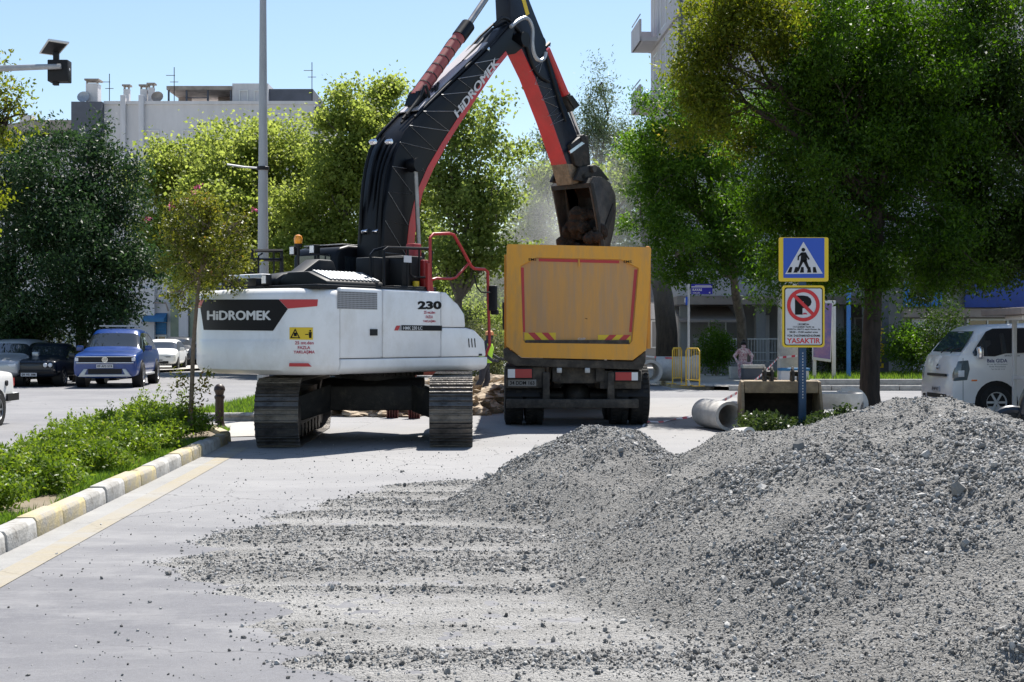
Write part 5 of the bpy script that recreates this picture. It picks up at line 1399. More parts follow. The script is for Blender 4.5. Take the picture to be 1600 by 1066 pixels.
tag(lump_mesh([((TX+.0,TD+3.5,1.75),.95,3.0,.62),((TX+.3,TD+1.8,1.8),.7,1.2,.55)], .4, 4.).build('bed_earth', 'soil', smooth=40), 'brown earth lying in the tipper bed of the dump truck', 'earth', kind='stuff')
def f(mb):
    mb.prism([T(*p) for p in ((786,546),(792,543),(815,560),(989,565),(1009,549),(1009,566),(1003,578),(806,572),(787,562))], .03,.5, xz)
    mb.box(-.45,-.3,.1,9,.78,1.22); mb.box(.3,.45,.1,9,.78,1.22)
tk('chassis', 'dusty_chassis', f, bevel=.012)
tk('rear_crossbeam', 'dusty_chassis', lambda mb: (mb.box(T(790,0)[0],T(852,0)[0],.12,.3,T(0,607)[1],T(0,574)[1]), mb.box(T(938,0)[0],T(1003,0)[0],.12,.3,T(0,608)[1],T(0,580)[1]), mb.box(-.42,.42,.2,.5,.75,1.05)), bevel=.012)
tk('bumper_bar', 'dusty_chassis', lambda mb: (mb.box(T(791,0)[0],T(998,0)[0],.0,.12,T(0,638)[1],T(0,624)[1]), mb.box(-.62,-.5,.05,.2,.35,.95), mb.box(.5,.62,.05,.2,.35,.95)), bevel=.02)
for x0,x1,y0,y1,sg in ((793.5,831,577,590.6,1),(962,997,582,594.6,-1)):
    a = T(x0,y1); b_ = T(x1,y0)
    tl = tk('tail_light', 'black_plastic', lambda mb: mb.box(a[0]-.02,b_[0]+.02,.04,.13,a[1]-.02,b_[1]+.02), bevel=.012)
    w = b_[0]-a[0]
    if sg > 0: xa, xb, xc = a[0], a[0]+w*.3, b_[0]
    else: xa, xb, xc = b_[0]-w*.28, b_[0], a[0]
    tk('light_lens', 'lens', lambda mb: mb.box(xa,xb,.03,.045,a[1],b_[1]), tl)
    tk('red_lens', 'tail_red', lambda mb: mb.box(min(xc,xb if sg>0 else xa),max(xc,xb if sg>0 else xa),.03,.045,a[1],b_[1]), tl)
a = T(794,604); b_ = T(838,593.5)
npl = tk('number_plate', 'wall_grey', lambda mb: mb.box(a[0],b_[0],.1,.118,a[1],b_[1]), bevel=.004)
lettering('34 DDM 163', lambda x,z: Vector((x,.097,z)), a[0]+.03,b_[0]-.03,a[1]+.025,b_[1]-.025,'print_black',npl,bold=.02)
for px in (874,918): tk('bed_hook', 'galv', lambda mb: mb.box(T(px-4,0)[0],T(px+4,0)[0],.02,.08,T(0,583)[1],T(0,575)[1]), bevel=.008)
tyre_prof = [(.27,-.17),(.44,-.17),(.50,-.15),(.52,-.11),(.52,.11),(.50,.15),(.44,.17),(.27,.17)]
tm = MB(); tm.lathe(tyre_prof, 30, Matrix.Rotation(R(90),4,'Y'))
for k in range(36):
    a_ = 2*math.pi*k/36
    for s in (-1,1): tm.obox((s*.095, .522*math.cos(a_+s*.05), .522*math.sin(a_+s*.05)), .10,.055,.03, Matrix.Rotation(a_+s*.05-math.pi/2,3,'X'))
tyre_me = tm.mesh('tyre'); tyre_me.materials.append(M['tyre'])
rm = MB(); rm.lathe([(.05,.02),(.16,.02),(.2,-.05),(.26,-.06),(.285,.0),(.27,.03),(.22,.0),(.1,.05)], 22, Matrix.Rotation(R(90),4,'Y'))
rim_me = rm.mesh('rim'); rim_me.materials.append(M['dusty_chassis'])
for y, xs in ((.75,(-1.12,-.76,.73,1.09)),(2.15,(-1.12,-.76,.73,1.09)),(6.2,(-1.08,1.08)),(7.9,(-1.08,1.08))):
    for x in xs:
        w = empty('wheel', (x,y,.535)); w.parent = dt
        inst('tyre', tyre_me, w); inst('rim', rim_me, w)
    tk('axle', 'dark_steel', lambda mb: (mb.cyl((-1.1,y,.52),(1.1,y,.52),.08,n=12), mb.ball((0,y,.52),.26,.26,.24)))
for s in (-1,1):
    tk('mud_guard', 'black_plastic', lambda mb: mb.prism([(1.45+.66*math.cos(a_)*(1.9 if True else 1),.52+.62*math.sin(a_)) for a_ in [math.pi*k/10 for k in range(11)]]+[(1.45+.62*math.cos(a_)*1.9,.52+.58*math.sin(a_)) for a_ in [math.pi*(10-k)/10 for k in range(11)]], s*.95-.28, s*.95+.28, lambda a,b,t:(t,a,b)))
tc_ = tk('truck_cab', 'car_white', lambda mb: mb.prism([(7.15,.75),(7.15,2.75),(7.6,2.95),(8.6,2.95),(9.1,1.75),(9.15,.5),(8.5,.5),(8.4,.9),(7.4,.9)], -1.2,1.2, lambda a,b,t:(t,a,b)), bevel=.06)
tk('windscreen', 'glass', lambda mb: mb.add([(-1.05,9.08,1.85),(1.05,9.08,1.85),(1.0,8.68,2.85),(-1.0,8.68,2.85)],[(0,1,2,3)]), tc_)
for s in (-1,1):
    tk('side_window', 'glass', lambda mb: mb.add([(s*1.205,7.6,1.85),(s*1.205,8.75,1.85),(s*1.205,8.5,2.7),(s*1.205,7.6,2.7)],[(0,1,2,3)]), tc_)
    tk('wing_mirror', 'black_plastic', lambda mb: (mb.box(s*1.32-.06,s*1.32+.06,8.7,8.85,1.75,2.4), mb.tube([(s*1.2,8.6,2.45),(s*1.32,8.75,2.45)],.02,6)), tc_, bevel=.02)
tk('air_tank', 'dusty_chassis', lambda mb: (mb.cyl((-.85,4.0,.75),(-.85,5.3,.75),.26,n=16), mb.box(.6,1.1,3.9,5.4,.5,1.0)), bevel=.02)

# ================================================================== CARS
def catmull(V, F, T, levels):
    V = [Vector(v) for v in V]
    for _ in range(levels):
        fp = [sum((V[i] for i in f), Vector())/len(f) for f in F]
        ed = {}
        for fi, f in enumerate(F):
            for a, b in zip(f, f[1:]+f[:1]): ed.setdefault((min(a,b),max(a,b)), []).append(fi)
        nv = len(V); vf = [[] for _ in V]; ve = [[] for _ in V]
        for fi, f in enumerate(F):
            for i in f: vf[i].append(fi)
        ep = {}; out = []
        for (a, b), fs in ed.items():
            m = (V[a]+V[b])/2; ve[a].append(m); ve[b].append(m)
            ep[(a,b)] = m if len(fs) < 2 else (V[a]+V[b]+fp[fs[0]]+fp[fs[1]])/4
        for i, v in enumerate(V):
            n = len(vf[i])
            if n == 0: out.append(v); continue
            Q = sum((fp[j] for j in vf[i]), Vector())/n; Rr = sum(ve[i], Vector())/len(ve[i])
            out.append((Q + 2*Rr + (n-3)*v)/n)
        ek = list(ep); eidx = {k: nv+j for j, k in enumerate(ek)}; fidx = nv+len(ek)
        NF = []; NT = []
        for fi, f in enumerate(F):
            m = len(f)
            for k in range(m):
                a, b, p = f[k], f[(k+1)%m], f[k-1]
                NF.append([a, eidx[(min(a,b),max(a,b))], fidx+fi, eidx[(min(a,p),max(a,p))]]); NT.append(T[fi])
        V = out + [ep[k] for k in ek] + fp; F = NF; T = NT
    return V, F, T

_wheels = {}
def wheel_meshes(r, w, rimmat):
    key = (r, w, rimmat)
    if key not in _wheels:
        a = MB(); a.lathe([(r*.64,-w*.5),(r*.9,-w*.5),(r*.98,-w*.38),(r,-w*.2),(r,w*.2),(r*.98,w*.38),(r*.9,w*.5),(r*.64,w*.5),(r*.6,0)], 26, Matrix.Rotation(R(90),4,'Y'))
        ta = a.mesh('tyre'); ta.materials.append(M['tyre'])
        b = MB(); b.lathe([(r*.63,-w*.48),(r*.66,w*.46),(r*.6,w*.44),(r*.55,w*.25),(r*.2,w*.30),(r*.05,w*.36)], 22, Matrix.Rotation(R(90),4,'Y'))
        for k in range(6):
            an = k*math.pi/3; b.obox((w*.33, r*.36*math.cos(an), r*.36*math.sin(an)), w*.16, r*.44, r*.13, Matrix.Rotation(an,3,'X'))
        tb = b.mesh('rim'); tb.materials.append(M[rimmat])
        _wheels[key] = (ta, tb)
    return _wheels[key]
def car(name, label, loc, rz, st, paint, wr=.31, wheels=(-1.3,1.35), tw=.7, glass=(), wind=(), rear=(), cat='car', group='parked cars under the trees', rimmat='rim', glassmat_='glass', tyre_w=.2):
    """st: stations (y, hw, zb, zmid, hb, zbelt, hwt, ztop) rear to front"""
    c = empty(name, loc, rz, label, cat, group)
    V = []; F = []; T_ = []
    for (y,hw,zb,zm,hb,zl,ht,zt) in st:
        h = [(hw*.90,zb),(hw,zb+.14),(hw,zm),(hb,zl),(ht,zt-.045),(ht*.72,zt)]
        for x,z in h + [(-x,z) for x,z in h[::-1]]: V.append((x,y,z))
    n = 12
    for i in range(len(st)-1):
        for j in range(n):
            F.append([i*n+j, i*n+(j+1)%n, (i+1)*n+(j+1)%n, (i+1)*n+j])
            T_.append('side_window' if i in glass and j in (3,7) else ('windscreen' if i in wind and j in (4,5,6) else ('rear_window' if i in rear and j in (4,5,6) else 'body')))
    F.append(list(range(n))[::-1]); T_.append('body'); F.append([(len(st)-1)*n+j for j in range(n)]); T_.append('body')
    V, F, T_ = catmull(V, F, T_, 2)
    for tg_ in ('body','side_window','windscreen','rear_window'):
        fs = [f for f, t in zip(F, T_) if t == tg_]
        if not fs: continue
        us = sorted({i for f in fs for i in f}); rm_ = {u: k for k, u in enumerate(us)}
        mb = MB(); mb.v = [tuple(V[u]) for u in us]; mb.f = [tuple(rm_[i] for i in f) for f in fs]; mb.mi = [0]*len(fs)
        mb.build(tg_, paint if tg_ == 'body' else glassmat_, c, smooth=60)
    hw = max(s[1] for s in st)
    ta, tb = wheel_meshes(wr, tyre_w, rimmat)
    for y in wheels:
        for s in (-1,1):
            a = MB(); a.cyl((s*(hw-.26),y,wr+.02),(s*(hw+.004),y,wr+.02),wr*1.16,n=24); a.build('wheel_arch', 'black_plastic', c)
            w = empty('wheel', (s*(hw-.075),y,wr)); w.parent = c
            if s < 0: w.rotation_euler = (0,0,math.pi)
            inst('tyre', ta, w); inst('rim', tb, w)
    return c
def cp(c, name, mat, fn, parent=None, bevel=0):
    mb = MB(); fn(mb); return mb.build(name, mat, parent or c, bevel)
def plate(c, text, y, z, w=.5, h=.11, sgn=1):
    p = cp(c, 'number_plate', 'sign_white', lambda mb: mb.box(-w/2,w/2,min(y,y+sgn*.02),max(y,y+sgn*.02),z-h/2,z+h/2))
    lettering(text, lambda a,b: Vector((-sgn*a, y+sgn*.024, b)), -w*.44, w*.44, z-h*.32, z+h*.32, 'print_black', p, bold=.02)
def mirrors(c, y, z, hw, mat):
    for s in (-1,1): cp(c, 'wing_mirror', mat, lambda mb: mb.box(min(s*(hw+.01),s*(hw+.22)),max(s*(hw+.01),s*(hw+.22)),y-.07,y+.07,z-.08,z+.09), bevel=.03)

# blue pickup
pick = [(-2.66,.90,.45,.8,.90,1.05,.86,1.10),(-2.5,.97,.5,.8,.95,1.10,.90,1.14),(-1.9,.97,.45,.8,.95,1.14,.76,1.72),(-1.3,.97,.30,.75,.95,1.15,.74,1.84),(-.5,.97,.30,.75,.95,1.15,.75,1.88),(.35,.97,.30,.75,.95,1.14,.74,1.86),(.55,.97,.30,.75,.95,1.14,.74,1.80),(1.25,.97,.30,.75,.95,1.13,.86,1.20),(1.5,.97,.30,.75,.95,1.12,.88,1.19),(2.35,.97,.30,.75,.95,1.08,.86,1.12),(2.55,.96,.30,.75,.94,1.02,.85,1.06),(2.66,.90,.34,.72,.88,.95,.80,1.0)]
fx, fy = P(164,0,40.6).x, 40.6
rzA = R(187.5); hv = Vector((-math.sin(rzA), math.cos(rzA)))
c = car('pickup', 'blue pickup parked facing the camera under the dark trees', (fx - hv.x*2.66, fy - hv.y*2.66, 0), rzA, pick, 'car_blue', wr=.39, wheels=(-1.75,1.62), glass=(2,3,4,5,6), wind=(6,), rear=(1,), rimmat='rim', tyre_w=.26)
cp(c, 'grille', 'black_plastic', lambda mb: mb.box(-.80,.80,2.52,2.665,.80,.97), bevel=.02)
cp(c, 'grille_bar', 'chrome', lambda mb: (mb.box(-.86,.86,2.60,2.68,.965,.995), mb.box(-.86,.86,2.60,2.68,.775,.805)), bevel=.01)
cp(c, 'emblem', 'chrome', lambda mb: (mb.lathe([(.072,0),(.088,0),(.088,.02),(.072,.02),(.072,0)],18,Matrix.Translation((0,2.67,.885)) @ Matrix.Rotation(R(-90),4,'X')), [mb.obox((sx_*.028,2.685,.885+dz),.014,.01,.075,Matrix.Rotation(R(rr_),3,'Y')) for sx_,dz,rr_ in ((-1,.02,18),(1,.02,-18),(-1.6,-.02,18),(-.4,-.03,-18),(.4,-.03,18),(1.6,-.02,-18))]))
for s in (-1,1):
    cp(c, 'headlight', 'lens', lambda mb: mb.box(min(s*.62,s*.9),max(s*.62,s*.9),2.44,2.655,.84,.95), bevel=.02)
cp(c, 'bumper_guard', 'car_silver', lambda mb: (mb.prism([(-.80,.36),(-.62,.60),(-.52,.60),(-.60,.43),(.60,.43),(.52,.60),(.62,.60),(.80,.36)], 2.60,2.70, lambda a,b,t:(a,t,b))), bevel=.01)
cp(c, 'air_intake', 'black_plastic', lambda mb: mb.box(-.5,.5,2.56,2.68,.45,.60))
cp(c, 'roof_rail', 'galv', lambda mb: [mb.box(-.6,.6,y,y+.07,1.93,1.97) for y in (-1.3,.1)])
plate(c, '09 AFS 574', 2.69, .685)
mirrors(c, .95, 1.22, .95, 'car_blue')
cp(c, 'side_step', 'galv', lambda mb: [mb.box(min(s*.86,s*1.02),max(s*.86,s*1.02),-.9,1.05,.36,.43) for s in (-1,1)], bevel=.02)
# old dark saloon with twin round headlights
sed = [(-2.0,.78,.35,.6,.77,.85,.70,.92),(-1.85,.81,.30,.6,.80,.88,.72,.95),(-1.15,.82,.28,.6,.80,.90,.70,.97),(-.62,.82,.28,.6,.80,.90,.58,1.36),(-.2,.82,.28,.6,.80,.90,.60,1.40),(.2,.82,.28,.6,.80,.90,.60,1.39),(.42,.82,.28,.6,.80,.90,.58,1.34),(.95,.82,.28,.6,.80,.88,.72,.95),(1.2,.82,.28,.6,.80,.87,.74,.93),(1.85,.81,.30,.6,.80,.83,.74,.87),(2.0,.78,.35,.58,.76,.78,.70,.82)]
c = car('saloon_car', 'old dark saloon with four round headlights left of the blue pickup', (P(49,0,41.6).x-.05, 43.6, 0), R(180), sed, 'car_dark', wr=.29, wheels=(-1.2,1.22), glass=(3,4,5,6), wind=(6,), rear=(2,))
cp(c, 'grille', 'black_plastic', lambda mb: mb.box(-.72,.72,1.9,1.985,.62,.77), bevel=.01)
for x in (-.64,-.48,.48,.64): cp(c, 'headlight', 'lens', lambda mb: mb.lathe([(.001,.035),(.05,.028),(.07,.005),(.075,-.03)],14,Matrix.Translation((x,1.985,.695)) @ Matrix.Rotation(R(-90),4,'X')))
cp(c, 'bumper', 'black_plastic', lambda mb: mb.box(-.8,.8,1.92,2.07,.44,.55), bevel=.03)
plate(c, '09 VS 388', 2.075, .40); mirrors(c, .7, .97, .80, 'car_dark')
# light saloon leaving the frame at left
sed2 = [(-2.1,.78,.34,.6,.77,.88,.72,.95),(-2.02,.81,.30,.6,.80,.90,.74,.97),(-1.25,.82,.28,.6,.80,.93,.72,1.0),(-.72,.82,.28,.6,.80,.93,.60,1.40),(-.3,.82,.28,.6,.80,.93,.61,1.43),(.2,.82,.28,.6,.80,.93,.61,1.42),(.42,.82,.28,.6,.80,.93,.59,1.36),(1.0,.82,.28,.6,.80,.90,.72,.98),(1.3,.82,.28,.6,.80,.89,.74,.95),(1.9,.81,.30,.6,.80,.85,.74,.89),(2.05,.78,.35,.58,.76,.80,.70,.84)]
c = car('saloon_car', 'white boxy saloon entering the frame at the left edge', (-9.78, 21.75, 0), R(180), sed2, 'car_white', wr=.29, wheels=(-1.25,1.22), glass=(3,4,5,6), wind=(6,), rear=(2,), group=None)
cp(c, 'bumper', 'galv', lambda mb: mb.box(-.83,.83,-2.2,-1.98,.42,.56), bevel=.03)
cp(c, 'tail_light', 'tail_red', lambda mb: [mb.box(min(s*.4,s*.78),max(s*.4,s*.78),-2.1,-2.04,.68,.82) for s in (-1,1)])
cp(c, 'fuel_cap', 'black_plastic', lambda mb: [mb.cyl((-.80,-1.62,.74),(-.835,-1.62,.74),.05,n=14)])
cp(c, 'bumper_wrap', 'black_plastic', lambda mb: [mb.box(min(s*.80,s*.845),max(s*.80,s*.845),-2.15,-1.62,.42,.55) for s in (-1,1)])
# far cars
hat = [(-1.95,.80,.35,.6,.78,.95,.64,1.05),(-1.8,.85,.30,.6,.83,.97,.64,1.40),(-1.2,.86,.28,.6,.84,.97,.64,1.50),(-.3,.86,.28,.6,.84,.97,.65,1.54),(.25,.86,.28,.6,.84,.96,.64,1.50),(.4,.86,.28,.6,.84,.96,.63,1.44),(1.05,.86,.28,.6,.84,.95,.76,1.02),(1.3,.86,.28,.6,.84,.94,.78,1.0),(1.85,.84,.30,.58,.82,.86,.74,.88),(2.0,.78,.35,.55,.76,.74,.68,.78)]
c = car('hatchback_car', 'white car half hidden behind the blue pickup', (P(239,0,62).x, 64, 0), R(186), hat, 'car_white', wr=.31, wheels=(-1.25,1.28), glass=(1,2,3,4,5), wind=(5,), rear=(0,))
cp(c, 'grille', 'black_plastic', lambda mb: (mb.box(-.5,.5,1.94,2.0,.36,.48), mb.box(-.6,.6,1.93,1.985,.66,.70)))
for s in (-1,1): cp(c, 'headlight', 'lens', lambda mb: mb.box(min(s*.45,s*.76),max(s*.45,s*.76),1.86,1.975,.64,.74), bevel=.02)
plate(c, '09 KL 902', 2.0, .52); mirrors(c, .75, 1.02, .84, 'car_white')
suv = [(s[0]*1.08,s[1]*1.06,s[2]+.04,s[3]+.1,s[4]*1.06,s[5]+.1,s[6]*1.06,s[7]+.13) for s in hat]
c = car('suv_car', 'dark car parked furthest down near the blue awning', (P(264,0,70).x, 72, 0), R(186), suv, 'car_dark', wr=.34, wheels=(-1.35,1.38), glass=(1,2,3,4,5), wind=(5,), rear=(0,))
cp(c, 'grille', 'black_plastic', lambda mb: mb.box(-.7,.7,2.06,2.16,.62,.84), bevel=.02)
for s in (-1,1): cp(c, 'headlight', 'lens', lambda mb: mb.box(min(s*.5,s*.8),max(s*.5,s*.8),2.03,2.15,.76,.86), bevel=.02)
plate(c, '35 BT 114', 2.17, .52); mirrors(c, .8, 1.15, .9, 'car_dark')
c = car('hatchback_car', 'grey car in the gap between the dark saloon and the pickup', (P(122,0,47).x, 50, 0), R(182), hat, 'car_silver', wr=.31, wheels=(-1.25,1.28), glass=(1,2,3,4,5), wind=(5,), rear=(0,))
mirrors(c, .75, 1.02, .84, 'car_silver')
for s in (-1,1): cp(c, 'headlight', 'lens', lambda mb: mb.box(min(s*.45,s*.76),max(s*.45,s*.76),1.86,1.975,.64,.74), bevel=.02)
c = car('hatchback_car', 'pale car cut by the left edge beside the dark saloon', (P(-22,0,41).x, 43.4, 0), R(180), hat, 'car_silver', wr=.31, wheels=(-1.25,1.28), glass=(1,2,3,4,5), wind=(5,), rear=(0,))
mirrors(c, .75, 1.02, .84, 'car_silver')
for s in (-1,1): cp(c, 'headlight', 'lens', lambda mb: mb.box(min(s*.45,s*.76),max(s*.45,s*.76),1.86,1.975,.64,.74), bevel=.02)

# ------------------------------------------------------------------ small white truck at right (faces left)
kt = empty('small_truck', (8.33,25.87,0), R(92), 'small white cab-over truck parked behind the gravel heap', 'truck')
YZ = lambda a,b,t: (t,-a,b)                   # (distance back from nose, z) extruded across
HWk = .86
arch = [(.85+.42*math.cos(a_),.31+.42*math.sin(a_)) for a_ in [math.pi*k/12 for k in range(13)]]
prof_low = [(.06,.20),(0,.28),(0,.62),(.03,.80),(.06,1.0),(.13,1.2),(.18,1.24),(2.05,1.24),(2.05,.30),(1.28,.30)] + arch + [(.42,.24)]
kb = cp(kt, 'cab_body', 'car_white', lambda mb: mb.prism(prof_low, -HWk, HWk, YZ), bevel=.045)
def f(mb):
    secs = []
    for d, z, hw in ((.17,1.23,.84),(.34,1.45,.80),(.50,1.68,.745),(.62,1.755,.72),(.85,1.80,.71),(1.5,1.825,.71),(1.98,1.81,.71),(2.05,1.74,.72)):
        secs.append([(-.85,-d if d > .3 else -.17,1.23),(-.85+(.85-hw)*.5,-d,min(z,1.5) if d > .3 else 1.23),(-hw,-d,max(z-.07,1.23)),(-hw*.8,-d,z),(hw*.8,-d,z),(hw,-d,max(z-.07,1.23)),(.85-(.85-hw)*.5,-d,min(z,1.5) if d > .3 else 1.23),(.85,-d if d > .3 else -.17,1.23)])
    mb.loft(secs)
gh = cp(kt, 'cab_roof', 'car_white', f, bevel=.012)
cp(kt, 'windscreen', 'glass_blue', lambda mb: mb.add([(-.765,-.195,1.275),(.765,-.195,1.275),(.645,-.485,1.672),(-.645,-.485,1.672)],[(0,1,2,3)]), gh)
cp(kt, 'visor_strip', 'sign_white', lambda mb: mb.add([(-.2,-.462,1.645),(.1,-.462,1.645),(.1,-.473,1.66),(-.2,-.473,1.66)],[(0,1,2,3)]), gh)
for s in (-1,1):
    x = s*.005
    pts = [(.40,1.20),(.38,1.27),(.66,1.66),(.80,1.72),(1.92,1.74),(1.92,1.27),(1.02,1.25),(.80,1.19)]
    def xx(z): return s*(.864 if z <= 1.24 else .862 - (z-1.24)*.20)
    cp(kt, 'side_window', 'glass', lambda mb: mb.add([(xx(z)+s*.012,-d,z) for d,z in pts],[tuple(range(len(pts)))]), gh)
    cp(kt, 'headlight', 'glass_pale', lambda mb: mb.prism([(.015,.72),(.015,.86),(.10,1.10),(.30,1.12),(.33,.95),(.28,.74)], s*.79,s*.872, YZ), kb, .015)
    cp(kt, 'headlight_lens', 'lens', lambda mb: mb.prism([(.10,.80),(.10,.92),(.22,.93),(.22,.80)], s*.86,s*.882, YZ), kb, .01)
    cp(kt, 'turn_signal', 'marker_orange', lambda mb: mb.prism([(.36,.72),(.36,.75),(.47,.75),(.47,.72)], s*.85,s*.872, YZ), kb, .008)
    cp(kt, 'wing_mirror', 'chrome', lambda mb: mb.box(min(s*.88,s*1.06),max(s*.88,s*1.06),-.53,-.43,1.14,1.38), bevel=.04)
    cp(kt, 'door_seam', 'print_black', lambda mb: (mb.prism([(.195,.30),(.195,1.16),(.203,1.16),(.203,.30)], s*.859,s*.8625, YZ), mb.prism([(.2,.292),(.2,.30),(.48,.30),(.48,.292)], s*.859,s*.8625, YZ), mb.prism([(1.93,.6),(1.93,1.2),(1.938,1.2),(1.938,.6)], s*.859,s*.8625, YZ)), kb)
    cp(kt, 'wheel_well', 'black_plastic', lambda mb: mb.prism(arch+[(.43,.24),(1.27,.24)], s*.5, s*.83, YZ), kb)
    ta, tb = wheel_meshes(.315, .2, 'white_rim')
    for y in (-.85,-3.3):
        w = empty('wheel', (s*.765,y,.315)); w.parent = kt
        if s < 0: w.rotation_euler = (0,0,math.pi)
        inst('tyre', ta, w); inst('rim', tb, w)
cp(kt, 'grille', 'black_plastic', lambda mb: (mb.box(-.5,.5,-.02,.012,.80,.85), mb.box(-.5,.5,-.05,.012,.38,.46), mb.box(-.5,.5,-.05,.012,.27,.35), [mb.box(min(s*.62,s*.74),max(s*.62,s*.74),-.05,.012,.30,.44) for s in (-1,1)]), kb)
cp(kt, 'emblem', 'chrome', lambda mb: mb.lathe([(.04,0),(.055,0),(.055,.015),(.04,.015),(.04,0)],14,Matrix.Translation((0,-.03,.98)) @ Matrix.Rotation(R(-80),4,'X')), kb)
plate(kt, '09 HP 417', .006, .55, .4, .1)
for x in (-.4,.1): cp(kt, 'wiper', 'black_plastic', lambda mb: mb.tube([(x,-.13,1.25),(x+.02,-.18,1.30),(x-.28,-.27,1.36)],.012,5))
for s_, d0, d1, z0, z1, mt in (('Bala GIDA',.66,1.05,1.075,1.145,'print_navy'),('Et ve Et Ürünleri',.66,1.05,1.03,1.055,'decal_grey'),('Gıda Pazarlama',.70,1.02,.985,1.01,'decal_grey'),('Tel: 256 225 10 10',.74,1.0,.935,.96,'decal_grey'),('EPACTRUCK',1.0,1.3,1.19,1.215,'print_black')):
    lettering(s_, lambda a,b: Vector((-.8635,-a,b)), d0,d1,z0,z1,mt,kb,bold=.02)
cp(kt, 'load_bed', 'car_white', lambda mb: (mb.box(-.87,.87,-4.8,-2.15,.72,.80), mb.box(-.87,-.83,-4.8,-2.15,.80,1.2), mb.box(.83,.87,-4.8,-2.15,.80,1.2), mb.box(-.87,.87,-4.84,-4.8,.72,1.2), mb.box(-.8,.8,-2.2,-2.15,.8,1.75)), bevel=.01)
cp(kt, 'frame_rail', 'dusty_chassis', lambda mb: (mb.box(-.4,-.3,-4.7,-1.2,.45,.7), mb.box(.3,.4,-4.7,-1.2,.45,.7)))

# kiosk at the right edge
kx = empty('kiosk', (10.52,23.7,0), 0, 'cream framed glass kiosk with brown roof edge at the right border', 'kiosk')
fr_ = MB()
for x in (-1.27,-.88,.1,1.1,2.0):
    fr_.box(x,x+.07,-.7,-.63,0,1.93); fr_.box(x,x+.07,.63,.7,0,1.93)
for z in (0,.78,1.86): fr_.box(-1.2,2.0,-.695,-.635,z,z+.07); fr_.box(-1.265,-1.205,-.63,.63,z,z+.07)
fr_.build('kiosk_frame', 'alu_white', kx, bevel=.006)
for x0,x1 in ((-1.2,-.88),(-.81,.1),(.17,1.1),(1.17,2.0)):
    for z0,z1 in ((.07,.78),(.85,1.86)): cp(kx, 'pane', 'glass_pale', lambda mb: mb.box(x0,x1,-.675,-.66,z0,z1))
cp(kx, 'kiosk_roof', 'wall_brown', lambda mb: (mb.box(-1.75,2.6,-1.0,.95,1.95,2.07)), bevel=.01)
cp(kx, 'roof_lamp', 'alu_white', lambda mb: mb.box(-1.55,-.9,-.5,.3,1.86,1.945), bevel=.02)
# motor scooter
sc_ = empty('motor_scooter', (7.75,18.6,0), R(78), 'dark blue motor scooter standing behind the right flank of the gravel', 'scooter')
def f(mb):
    mb.loft([[(-.16,.50,.42),(.16,.50,.42),(.10,.58,.45),(-.10,.58,.45)],[(-.24,.38,.62),(.24,.38,.62),(.14,.56,.64),(-.14,.56,.64)],[(-.22,.28,.86),(.22,.28,.86),(.12,.46,.88),(-.12,.46,.88)],[(-.12,.22,1.0),(.12,.22,1.0),(.08,.36,1.0),(-.08,.36,1.0)]])
    mb.loft([[(-.12,-.1,.26),(.12,-.1,.26),(.12,.35,.26),(-.12,.35,.26)],[(-.18,-.12,.36),(.18,-.12,.36),(.2,.4,.36),(-.2,.4,.36)]])
    mb.loft([[(-.15,-.12,.3),(.15,-.12,.3),(.17,-.12,.66),(-.17,-.12,.66)],[(-.2,-.5,.34),(.2,-.5,.34),(.2,-.5,.72),(-.2,-.5,.72)],[(-.08,-.95,.6),(.08,-.95,.6),(.1,-.95,.76),(-.1,-.95,.76)]])
cp(sc_, 'body', 'car_dark', f, bevel=.04)
cp(sc_, 'seat', 'black_plastic', lambda mb: mb.loft([[(-.13,-.1,.7),(.13,-.1,.7),(.11,-.1,.78),(-.11,-.1,.78)],[(-.16,-.45,.72),(.16,-.45,.72),(.13,-.45,.82),(-.13,-.45,.82)],[(-.1,-.85,.76),(.1,-.85,.76),(.08,-.85,.86),(-.08,-.85,.86)]]), bevel=.03)
cp(sc_, 'handlebar', 'black_plastic', lambda mb: (mb.tube([(-.36,.16,1.0),(-.2,.22,1.02),(0,.27,1.0),(.2,.22,1.02),(.36,.16,1.0)],.022,7), mb.tube([(-.22,.22,1.02),(-.3,.25,1.15)],.01,5), mb.tube([(.22,.22,1.02),(.3,.25,1.15)],.01,5)))
for s in (-1,1): cp(sc_, 'mirror', 'black_plastic', lambda mb: mb.ball((s*.32,.25,1.19),.07,.02,.05))
cp(sc_, 'headlight', 'lens', lambda mb: mb.ball((0,.43,.90),.10,.05,.07))
ta, tb = wheel_meshes(.24, .11, 'rim')
for y in (.66,-.66):
    w = empty('wheel', (0,y,.24)); w.parent = sc_; inst('tyre', ta, w); inst('rim', tb, w)
cp(sc_, 'front_fork', 'dark_steel', lambda mb: [mb.tube([(s*.075,.66,.24),(s*.075,.46,.7)],.022,6) for s in (-1,1)])
cp(sc_, 'mudguard', 'car_dark', lambda mb: mb.tube([(0,.66+.28*math.cos(a_),.24+.28*math.sin(a_)) for a_ in [R(30+15*k) for k in range(9)]],.06,8))

